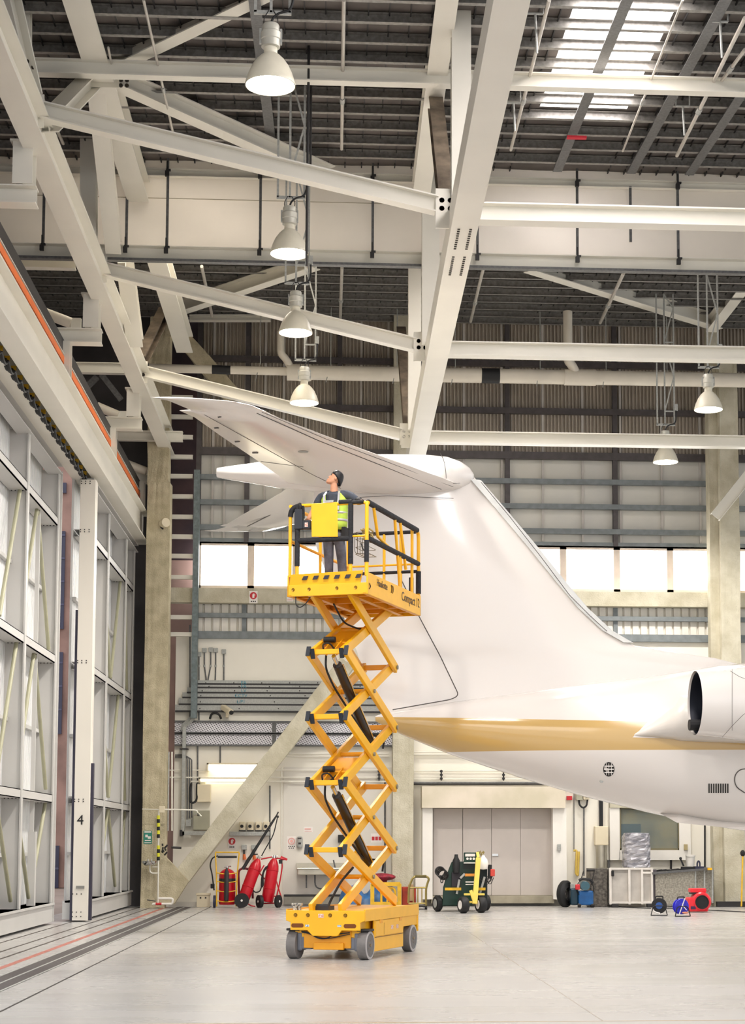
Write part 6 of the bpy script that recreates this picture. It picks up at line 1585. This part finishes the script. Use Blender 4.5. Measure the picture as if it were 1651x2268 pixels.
# ================================================================== GREEN SERVICE CART
K = Y_(44.6)
gc = thing('service_cart', 'dark green wheeled service cart with a yellow tow bar in front of the folding doors', 'cart', (K(1030, 2010).x, 44.6, 0))
GRN = mat('cart_green', (10, 50, 38), .3, var=.1, scale=4); GRD = mat('cart_green_dark', (10, 30, 30), .45)
cb = MB(); cb.loft([[K(980, 2006), K(1048, 2006), K(1048, 2006, -1.1), K(980, 2006, -1.1)], [K(982, 1965), K(1050, 1965), K(1050, 1965, -1.1), K(982, 1965, -1.1)], [K(994, 1925), K(1060, 1925), K(1060, 1925, -1.1), K(994, 1925, -1.1)], [K(1001, 1908), K(1062, 1908), K(1062, 1908, -1), K(1001, 1908, -1)]])
cb.build('body', GRN, gc, bevel=.02)
MB().loft([[K(1026, 1925, .05), K(1077, 1925, .05), K(1077, 1925, -.5), K(1026, 1925, -.5)], [K(1026, 1912, .05), K(1077, 1912, .05), K(1077, 1912, -.5), K(1026, 1912, -.5)]]).build('top_box', GRD, gc)
MB().pb(1046, 1925, 1080, 2004, 44.75, .8).build('side_box', GRD, gc, bevel=.01)
cp = MB(); cp.pb(1028, 1888, 1058, 1911, 44.45, .08); cpo = cp.build('control_panel', GRN, gc, bevel=.01)
MB().pb(1031, 1891, 1053, 1897, 44.43, .02).build('white_plate', WS, cpo, bevel=.005)
MB().pb(1028, 1910, 1058, 1912.5, 44.42, .1).build('panel_trim', WS, cpo)
k = MB()
for u in (1036, 1043, 1050): p = K(u, 1902, .16); k.cyl(p, p+Vector((0, .02, 0)), .03, n=12)
k.build('gauges', WS, cpo)
MB().pb(1001, 1932, 1020, 1964, 44.5, .06).build('grille', mat('cart_grille', (40, 36, 44), .6), gc)
MB().pb(986, 1966, 1022, 1972, 44.42, .05).pb(1058, 1966, 1076, 1972, 44.42, .05).build('yellow_bumper', YELD, gc)
MB().pb(1032, 1952, 1060, 1955, 44.3, .06).pb(1032, 1958, 1060, 1960, 44.3, .06).build('white_trim', WS, gc)
MB().pb(1031, 1935, 1062, 1941, 44.1, .1).build('orange_bar', mat('bar_orange', (228, 150, 60), .5), gc)
tw = MB(); tw.bar(K(1052, 2002, .75), K(1060, 1900, .6), .12, .1, up=(0, -1, 0)); tw.bar(K(1043, 1972, .72), K(1052, 2000, .75), .08, .08, up=(0, -1, 0)); tw.bar(K(1028, 1981, .72), K(1074, 1981, .72), .06, .05); tw.bar(K(1060, 1900, .6), K(1058, 1888, .55), .07, .07, up=(0, -1, 0)); tw.bar(K(1040, 1998, .7), K(1062, 1998, .7), .05, .05)
tw.build('tow_bar', mat('tow_yellow', (244, 214, 100), .45), gc, bevel=.01)
for u, Y, r in ((970, 44.8, .2), (1076, 45.4, .2)):
    p = V(u, 2004, Y); w_ = MB().lathe([(.02, -.05), (.12, -.06), (r*.85, -.07), (r, -.04), (r, .04), (r*.85, .07), (.02, .06)], (p.x, Y, r), (.93, .35, 0), n=28).build('wheel', BLACK, gc, smooth=True)
    MB().lathe([(.11, -.072), (.1, -.078), (.03, -.07), (.0, -.07)], (p.x, Y, r), (.93, .35, 0), n=20).build('rim', GALV, w_)
for u, Y, r in ((1027, 43.6, .2), (1066, 43.9, .2)):
    p = V(u, 2010, Y); w_ = MB().lathe([(.02, -.06), (.1, -.08), (r*.85, -.09), (r, -.05), (r, .05), (r*.85, .09), (.02, .06)], (p.x, Y, r), (.93, .35, 0), n=28).build('wheel', BLACK, gc, smooth=True)
    MB().lathe([(.11, -.09), (.1, -.096), (.03, -.085), (.0, -.085)], (p.x, Y, r), (.93, .35, 0), n=20).build('rim', WS, w_)
MB().lathe([(.0, -.14), (.1, -.12), (.13, 0), (.1, .12), (.05, .17), (.03, .22)], K(1071, 1914, .1), (0, 0, 1), n=20).build('white_tank', WHITE, gc, smooth=True)
vb2 = MB(); p = K(1062, 1893, .1)
for k in range(9): q = p+Vector((.06*math.sin(k*2.3)+.04, .03*math.cos(k*1.7), .04*math.sin(k*1.1))); vb2.cyl(q, q+Vector((.03*math.cos(k), 0, .06)), .014, n=7)
vb2.build('valve_cluster', BR, gc)
hs2 = MB(); 
for k in range(5): hs2.tube([K(975+k*2, 1930+k*2, .1)+Vector((.12*math.cos(t), .02*k, .12*math.sin(t))) for t in [2*PI*i/10 for i in range(11)]], .016, 6)
hs2.tube([K(976, 1938, .1), K(977, 1955, .1), K(981, 1955, .1), K(983, 1935, .1)], .012, 6)
hs2.build('hose_bundle', DARK, gc, smooth=True)
MB().lathe([(.08, -.2), (.09, .1), (.05, .18), (.04, .25)], K(1011, 1915, .1), (0, 0, 1), n=16).build('bottle', BLACK, gc, smooth=True)
MB().ball(K(1011, 1903, .1), .05, 10).build('bottle_valve', GALV, gc)
for a_, b_ in (((1012, 1980), (1018, 1948)), ((1064, 1978), (1074, 1942)), ((1020, 1945), (1030, 1935))): MB().bar(K(*a_, .12), K(*b_, .12), .06, .05).build('grey_strut', GALV, gc)
MB().cyl(K(1086, 1915, .1), K(1085, 1946, .1), .05, n=12).build('black_cylinder', BLACK, gc, smooth=True)
MB().pb(1087, 1925, 1097, 1941, 44.4, .15).build('red_box', mat('box_coral', (214, 74, 62), .5), gc, bevel=.02)
k = MB()
for i in range(8): a_ = K(1062+i*2, 1945+3*math.sin(i*2), .1); k.tube([a_, a_+Vector((.12, 0, -.15)), a_+Vector((.2, 0, .05))], .01, 5)
k.build('hoses', DARK, gc)
# ================================================================== RIGHT PART OF THE BACK WALL
tag(MB().pb(1233, 1740, 1236, 1745, WY-.1, .1).build('wall_hook', DARK), 'tiny dark hook over the right end of the lintel', 'hook')
wbox('exit_lamp', 1256, 1763, 1268, 1772, .1, RS_, 'small red wall lamp right of the lintel', 'lamp')
wbox('light_switch', 1235, 1870, 1243, 1884, .05, GALV, 'small grey switch plate right of the folding doors', 'switch', off=.55)
wbox('electrical_box', 1277, 1750, 1291, 1772, .16, BOXG, 'grey-green electrical box under the belly of the aircraft', 'box')
t = thing('isolator_switch', 'cream isolator with a black knob and a black cable loop under the aircraft belly', 'switch', tuple(W(1300, 1772)))
MB().pb(1293, 1753, 1306, 1771, WY-.15, .15).build('box', BOXC, t, bevel=.01); p = W(1300, 1762, .15); MB().cyl(p, p+Vector((0, -.04, 0)), .05, n=12).build('knob', BLACK, t)
MB().tube([W(1283, 1772, .08), W(1284, 1783, .1), W(1292, 1790, .1), W(1300, 1785, .1), W(1302, 1771, .08)], .025, 8).build('cable_loop', BLACK, t, smooth=True)
for u, v0, v1, r, m, l in ((1272, 1750, 1884, .012, GALVD, 'thin upright conduit left of the electrical boxes'), (1294, 1790, 1940, .02, GALVD, 'upright conduit under the electrical boxes'), (1562, 1826, 1925, .025, DARK, 'dark upright conduit right of the office window'), (1487, 1905, 1925, .03, DARK, 'short dark pipe below the office window')):
    tag(MB().cyl(W(u, v0, .06), W(u, v1, .06), r, n=8).build('upright_pipe', m, smooth=True), l, 'pipe')
tag(MB().tube([W(1271, 1884, .1), W(1278, 1883, .12), W(1276, 1935, .12), W(1281, 1940, .12), W(1283, 1886, .12)], .03, 8).build('yellow_hose', mat('hose_yellow', (222, 190, 90), .5), smooth=True), 'yellow hose hanging in a loop from the wall tap', 'hose')
t = thing('cable_riser', 'black cable riser ending in a cream box above a stainless column', 'riser', tuple(W(1333, 1925)))
MB().pb(1329, 1745, 1336, 1830, WY-.12, .12).build('cable_bundle', BLACK, t); MB().pb(1319, 1830, 1348, 1872, WY-.25, .25).build('box', BOXC, t, bevel=.015)
MB().cyl(W(1333, 1872, .18), W(1333, 1925, .18), .15, n=20).build('stainless_sleeve', SS, t, smooth=True)
# office window
trim(MB().pb(1352, 1767, 1530, 1789, WY-.2, .2), mat('office_lintel', (196, 190, 168), .6))
ow = bpy.data.objects.new('window_20', None); C.objects.link(ow); ow['_org'] = [0, 0, 0]; st(ow)
f = MB(); f.pb(1352, 1789, 1373, 1905, WY-.16, .16); f.pb(1506, 1789, 1530, 1905, WY-.16, .16); f.pb(1373, 1883, 1506, 1905, WY-.16, .16); f.build('frame', WHITE, ow)
f = MB(); f.pb(1373, 1789, 1376, 1883, WY-.12, .1); f.pb(1503, 1789, 1506, 1883, WY-.12, .1); f.pb(1373, 1879, 1506, 1883, WY-.12, .1); f.pb(1373, 1789, 1506, 1792, WY-.12, .1); f.build('inner_frame', mat('frame_olive', (120, 112, 84), .5), ow)
IN = mat('office_interior', (150, 134, 92), .7, var=.4, scale=1.2, col2=(96, 92, 80))
MB().pb(1376, 1792, 1503, 1879, WY-.03, .02).build('interior', IN, ow)
MB().pb(1376, 1825, 1420, 1875, WY-.035, .004).build('blinds', mat('blind_dark', (74, 76, 74), .6), ow)
glm = mat('window_glass', (140, 170, 180), .04, var=0, alpha=.14); MB().pb(1376, 1792, 1503, 1879, WY-.06, .01).build('glass', glm, ow)
wbox('light_switch', 1516, 1870, 1524, 1883, .05, mat('switch_tan', (180, 164, 120), .5), 'tan switch plate at the right of the office window', 'switch', off=.17)
# wrapped machine on stand
Z1 = Y_(48.0)
t = thing('wrapped_machine', 'tall machine wrapped in crinkled clear film standing in front of the office window', 'machine', tuple(Z1(1411, 1922)))
wr = MB(); rg = []; rq = random.Random(8)
for j in range(15):
    q = j/14; v = 1921-q*76; ring = []
    for i in range(28):
        a_ = 2*PI*i/28; ex_ = .36*(1-.12*max(0, q-.85)*6); s = math.copysign(abs(math.cos(a_))**.45, math.cos(a_)); s2 = math.copysign(abs(math.sin(a_))**.45, math.sin(a_))
        ring.append(Z1(1411, v)+Vector((ex_*s+rq.uniform(-.018, .018), .3*s2+rq.uniform(-.02, .02)+.1, rq.uniform(-.01, .01))))
    rg.append(ring)
wr.loft(rg); wr.build('film_wrap', mat('film_grey', (188, 186, 190), .18, .15, var=.25, scale=4, stretch=(1, 1, 3), col2=(120, 120, 128), bump=.6, bscale=10), t)
# staging boxes / platforms
Q5 = Y_(47.4)
t = thing('work_platform', 'pale framed work platform standing on edge under the wrapped machine', 'platform', (Q5(1398, 2005).x, 47.4, 0))
a, b = Q5(1353, 2005), Q5(1445, 1922)
PG_ = mat('platform_grey', (196, 190, 182), .5, var=.1, scale=3)
MB().bx(a.x, b.x, 47.45, 48.4, .1, b.z-.03).build('body', PG_, t)
f = MB()
for u in (1353, 1395, 1423, 1445): x = Q5(u, 2000).x; f.bx(x-.03, x+.03, 47.372, 47.446, .08, b.z-.004)
for z in (.1, b.z-.05): f.bx(a.x-.02, b.x+.02, 47.38, 47.45, z, z+.05)
x = Q5(1423, 2000).x; f.bx(x, b.x, 47.38, 47.45, .98-.1, .93)
f.build('frame', mat('frame_pale', (224, 218, 210), .5), t)
tag(MB().bx(a.x-.5, a.x-.03, 47.7, 48.4, 0.0, b.z-.02).build('dark_cabinet', mat('cabinet_speckled', (120, 114, 106), .5, .3, var=.3, scale=14), bevel=.01), 'narrow speckled grey cabinet left of the pale work platform', 'cabinet')
for u in (1362, 1440): MB().bx(Q5(u-7, 2000).x, Q5(u+8, 2000).x, 47.3, 47.5, .0, .1).build('foot', DARK, t, bevel=.02)
tag(MB().bx(Q5(1354, 1940).x, Q5(1360, 1928).x, 47.3, 47.37, Q5(1354, 1941).z, Q5(1354, 1928).z).build('black_glove', BLACK, bevel=.02), 'black glove-like grip on the left corner of the pale platform', 'grip')
t = thing('checker_cabinet', 'speckled checker-plate work bench between the pale platform and the right column', 'workbench', (Q5(1500, 2005).x, 47.4, 0))
CH_ = mat('checker_plate', (176, 170, 156), .5, .3, var=.2, scale=22, bump=.5, bscale=60)
MB().loft([[Q5(1453, 2003), Q5(1545, 2003), Q5(1545, 2003, -.8), Q5(1453, 2003, -.8)], [Q5(1452, 1932), Q5(1540, 1926), Q5(1540, 1926, -.8), Q5(1452, 1932, -.8)]]).build('checker_panel', CH_, t)
MB().loft([[Q5(1545, 2003, -.1), Q5(1578, 1998, -.1), Q5(1578, 1998, -.8), Q5(1545, 2003, -.8)], [Q5(1540, 1926, -.1), Q5(1579, 1924, -.1), Q5(1579, 1924, -.8), Q5(1540, 1926, -.8)]]).build('right_panel', CH_, t)
f = MB()
for u in (1541, 1561, 1579): f.bar(Q5(u, 2000, .0), Q5(u, 1926, .0), .04, .04, up=(0, 1, 0))
f.build('frame', GALV, t)
MB().pb(1447, 1926, 1455, 2003, 47.45, .5).build('end_panel', mat('end_dark', (90, 82, 88), .6), t)
MB().prism([Q5(1446, 1932, .1), Q5(1578, 1922, .1), Q5(1578, 1926, .1), Q5(1447, 1937, .1)], (0, .9, 0)).build('bench_top', GALVD, t)
MB().pb(1569, 1922, 1578, 1927, 47.1, .1).build('yellow_corner', YEL, t)
# bucket and tools on the bench
t = thing('bucket', 'white plastic bucket standing on the checker-plate bench', 'bucket', tuple(Q5(1530, 1925, -.3)))
bb = Q5(1530, 1917, -.3); MB().lathe([(0, 0), (.105, 0), (.125, .27), (.13, .28), (.13, .3), (.0, .3)], bb-Vector((0, 0, .02)), n=24).build('body', WHITE, t, smooth=True)
MB().tube([bb+Vector((.13*math.cos(a_), -.03-.1*math.sin(a_), .26-.04*math.sin(a_))) for a_ in [PI*i/8 for i in range(9)]], .005, 5).build('handle', GALV, t)
tl = MB(); rq = random.Random(11)
for i in range(12):
    u = 1455+i*8; p = Q5(u, 1929-i*.4, -.1-rq.uniform(0, .3)); tl.bar(p, p+Vector((rq.uniform(.08, .22), rq.uniform(-.1, .1), rq.uniform(-.01, .05))), .06, .05)
tag(tl.build('tool_clutter', BLACK, bevel=.01), 'row of black tools and straps lying along the bench top', 'tools', kind='stuff')
hd_ = MB(); p = Q5(1515, 1918, -.1); hd_.bar(p, p+Vector((-.08, 0, .18)), .04, .04); hd_.ball(p+Vector((-.08, 0, .2)), .04, 10); hd_.bx(p.x-.05, p.x+.35, p.y-.05, p.y+.15, p.z-.1, p.z-.02)
tag(hd_.build('spray_gun', BLACK), 'black tool with a round knob left of the white bucket', 'tool')
tag(MB().tube([Q5(1545, 1920, -.1), Q5(1545, 1911, -.1), Q5(1548, 1906, -.1), Q5(1551, 1911, -.1), Q5(1551, 1920, -.1)], .022, 8).bx(Q5(1541, 1920).x, Q5(1560, 1920).x, 47.4, 47.7, Q5(1541, 1926).z, Q5(1541, 1919).z).build('handled_case', mat('navy_case', (44, 46, 70), .5), smooth=True), 'small navy case with a looped handle right of the white bucket', 'case')
# tyre-like hose roll and blue compressor
Q6 = Y_(47.6)
t = thing('hose_reel', 'big black coiled hose roll on the floor right of the folding doors', 'hose', (Q6(1252, 2003).x, 47.6, 0))
for k in range(5): MB().lathe([(.3-.03*k, -.1), (.35-.03*k, -.05), (.35-.03*k, .05), (.3-.03*k, .1), (.24-.03*k, 0), (.3-.03*k, -.1)], (Q6(1253, 1990).x, 47.6, .352), (.8, -.6, .0), n=32).build('coil', BLACK, t, smooth=True)
t = thing('compressor', 'blue wheeled compressor with black motor beside the hose roll', 'machine', (Q6(1290, 2003).x, 47.4, 0))
BL = mat('machine_blue', (24, 92, 156), .35, var=.15, scale=5)
a, b = Q6(1279, 2000), Q6(1312, 1968); MB().bx(a.x, b.x, 47.3, 47.8, .06, .44).build('tank', BL, t, bevel=.04)
MB().bx(a.x-.2, a.x, 47.35, 47.75, .06, .5).build('rear_tank', mat('machine_teal', (20, 54, 70), .4), t, bevel=.04)
p = Q6(1297, 1962, .35); MB().cyl(p, p+Vector((0, .4, 0)), .12, n=20).build('motor', mat('motor_teal', (60, 96, 110), .4), t, smooth=True)
MB().lathe([(.22, 0), (.24, .03), (.22, .06)], Q6(1297, 1968, .3), (0, 1, 0), n=24).build('belt_guard', BLACK, t, smooth=True)
MB().tube([Q6(1283, 1950, .1), Q6(1290, 1947, .1), Q6(1308, 1948, .1), Q6(1314, 1956, .1)], .04, 8).build('black_top', BLACK, t, smooth=True)
MB().bx(Q6(1271, 1968).x, Q6(1281, 1960).x, 47.2, 47.3, Q6(1271, 1970).z, Q6(1271, 1958).z).build('red_cap', RS_, t, bevel=.02)
MB().tube([Q6(1287, 1950, .05), Q6(1293, 1930, .05)], .014, 6).tube([Q6(1310, 1960, .05), Q6(1318, 1925, .05), Q6(1309, 1928, .05)], .014, 6).tube([Q6(1300, 1927, .05), Q6(1318, 1927, .05)], .035, 8).build('handle', DARK, t, smooth=True)
for u in (1281, 1310): MB().cyl((Q6(u, 2000).x-.04, 47.35, .06), (Q6(u, 2000).x+.04, 47.35, .06), .06, n=14).build('wheel', BLACK, t)
MB().bx(Q6(1263, 1950).x, Q6(1272, 1944).x, 47.5, 47.7, .3, .62).build('grey_cap', GALV, t, bevel=.01)
# cable reels
def reel(u, vb, dia, face_m, hub_m, lab_, tilt, extra):
    p = G(u, vb); t = thing('cable_reel', lab_, 'cable reel', (p.x, p.y, 0)); r = dia/2
    ax = Vector((math.sin(tilt), -math.cos(tilt), .0)); c_ = Vector((p.x, p.y, r+.05))
    MB().lathe([(.02, .06), (r*.95, .06), (r, .05), (r*.96, .03), (r*.7, .02), (r*.7, -.04), (r*.96, -.05), (r, -.06), (r*.95, -.07), (.02, -.07)], c_, ax, n=32).build('drum', face_m, t, smooth=True)
    MB().lathe([(.0, .075), (r*.42, .075), (r*.45, .06)], c_, ax, n=24).build('hub', hub_m, t, smooth=True)
    s = ax.cross(Vector((0, 0, 1))).normalized(); f = MB()
    for k in (-1, 1): f.tube([c_+ax*.1*1+s*k*r*1.05-Vector((0, 0, r+.04)), c_+ax*.1+s*k*r*.75, c_+ax*.1+Vector((0, 0, r*.0))], .012, 6)
    f.tube([c_+ax*.1+s*r*1.05-Vector((0, 0, r+.04)), c_+ax*.1-s*r*1.05-Vector((0, 0, r+.04))], .014, 6)
    f.tube([c_-s*r*.5+Vector((0, 0, r*.9)), c_-s*r*.5+Vector((0, 0, r*1.2)), c_+s*r*.4+Vector((0, 0, r*1.2)), c_+s*r*.5+Vector((0, 0, r*.9))], .016, 6)
    f.build('stand', BLACK, t, smooth=True)
    return t, c_, ax, s, r
t, c_, ax, s, r = reel(1461, 2028, .36, BLACK, mat('hub_blue', (40, 86, 160), .4), 'black cable reel with a blue hub standing on the floor', -.2, None)
MB().tube([c_+ax*.08+s*.17-Vector((0, 0, .05)), c_+ax*.08+s*.12-Vector((0, 0, .14)), c_+ax*.08-s*.02-Vector((0, 0, .18))], .022, 6).build('white_band', WS, t)
t, c_, ax, s, r = reel(1509, 2030, .36, mat('reel_blue', (50, 48, 196), .35), mat('reel_blue2', (60, 60, 200), .35), 'bright blue cable reel with white spokes beside the red blower', .25, None)
MB().bar(c_+ax*.1-s*.06+Vector((0, 0, .19)), c_+ax*.1+s*.1-Vector((0, 0, .2)), .02, .012, up=ax).bar(c_+ax*.1-s*.1-Vector((0, 0, .08)), c_+ax*.1-s*.0+Vector((0, 0, .02)), .018, .012, up=ax).build('white_spokes', WS, t)
MB().ball(c_+ax*.1-s*.06-Vector((0, 0, .14)), .05, 10, (1.5, .6, .5)).build('plug', mat('plug_orange2', (220, 140, 110), .5), t, smooth=True)
# red blower
p = G(1549, 2021); t = thing('floor_blower', 'bright red carpet blower with a round dark inlet on the floor', 'blower', (p.x, p.y, 0))
RB_ = mat('blower_red', (236, 44, 56), .35, var=.04)
x0, x1 = G(1526, 2021).x, G(1571, 2021).x; xm = G(1556, 2021).x
MB().loft([[Vector((x0, p.y, .02)), Vector((x1, p.y, .02)), Vector((x1, p.y+.45, .02)), Vector((x0, p.y+.45, .02))], [Vector((x0, p.y, .36)), Vector((x1, p.y, .36)), Vector((x1, p.y+.45, .36)), Vector((x0, p.y+.45, .36))]]).build('base', RB_, t, bevel=.04)
MB().lathe([(.0, 0), (.2, 0), (.235, .04), (.235, .38), (.2, .42), (.0, .42)], (xm, p.y-.02, .26), (0, 1, 0), n=32).build('scroll_housing', RB_, t, smooth=True)
MB().lathe([(.0, -.004), (.14, -.004), (.15, -.02), (.165, -.02), (.17, .0)], (xm, p.y-.02, .25), (0, 1, 0), n=28).build('inlet', BLACK, t, smooth=True)
MB().bx(x0+.06, x1-.04, p.y+.05, p.y+.35, .48, .58).build('top_cap', RB_, t, bevel=.02)
MB().bx(x0+.08, x1-.08, p.y+.06, p.y+.34, .44, .485).build('cap_gap', DARK, t)
MB().bx(x0+.05, x0+.17, p.y-.012, p.y+.0, .08, .15).build('navy_label', mat('navy_label', (60, 40, 80), .5), t)
# floor cables
tag(MB().tube([Vector((G(u, v).x, G(u, v).y, .012)) for u, v in ((1316, 1978+30), (1345, 2006), (1380, 2010), (1440, 2013), (1500, 2013), (1560, 2016), (1651, 2021), (1720, 2023))], .012, 6).build('floor_cable', BLACK, smooth=True), 'long black cable snaking along the floor past the reels and the red blower', 'cable')
tag(MB().tube([Vector((G(u, v).x, G(u, v).y, .01)) for u, v in ((1598, 2006), (1605, 2001), (1625, 1999), (1640, 2003), (1615, 2006), (1640, 2006))], .014, 6).build('pale_rope', STEEL, smooth=True), 'pale rope lying on the floor at the foot of the right column', 'rope')
tag(MB().bx(V(1588, 2000, 47.6).x, V(1670, 2000, 47.6).x, 47.5, 47.7, 0.0, .14).build('black_skirting', DARK), 'black kerb strip at the foot of the right column', 'kerb')
t = thing('pole', 'yellow pole with a black head leaning on the right column', 'pole', (V(1645, 2000, 47.4).x, 47.4, 0))
MB().cyl((V(1643, 2000, 47.3).x, 47.3, .02), V(1646, 1893, 47.6), .022, n=8).build('shaft', YELD, t); MB().ball(V(1646, 1890, 47.6), .07, 10, (1, 1, 1.3)).build('head', BLACK, t)
tag(MB().pb(1348, 1905, 1352, 2005, WY-.1, .1).build('upright_pipe', GALVD), 'slim grey upright post left of the pale platform', 'post')
tag(MB().cyl(G(700, 2190)+Vector((0, 0, .001)), G(700, 2190)+Vector((0, 0, .003)), .0, n=3).build('x', DARK), 'x', 'x') if False else None
# ================================================================== GROUPS FOR REPEATS
_cnt = {}
for o in C.objects:
    if o.parent is None and o.get('label') and not o.get('kind') and o.get('category'):
        _cnt.setdefault(o.name.split('.')[0], []).append(o)
for k_, l_ in _cnt.items():
    if len(l_) > 1:
        for o in l_:
            if not o.get('group'): o['group'] = k_.replace('_', ' ') + 's in the hangar'
for o in bpy.data.objects:
    if '_org' in o: del o['_org']
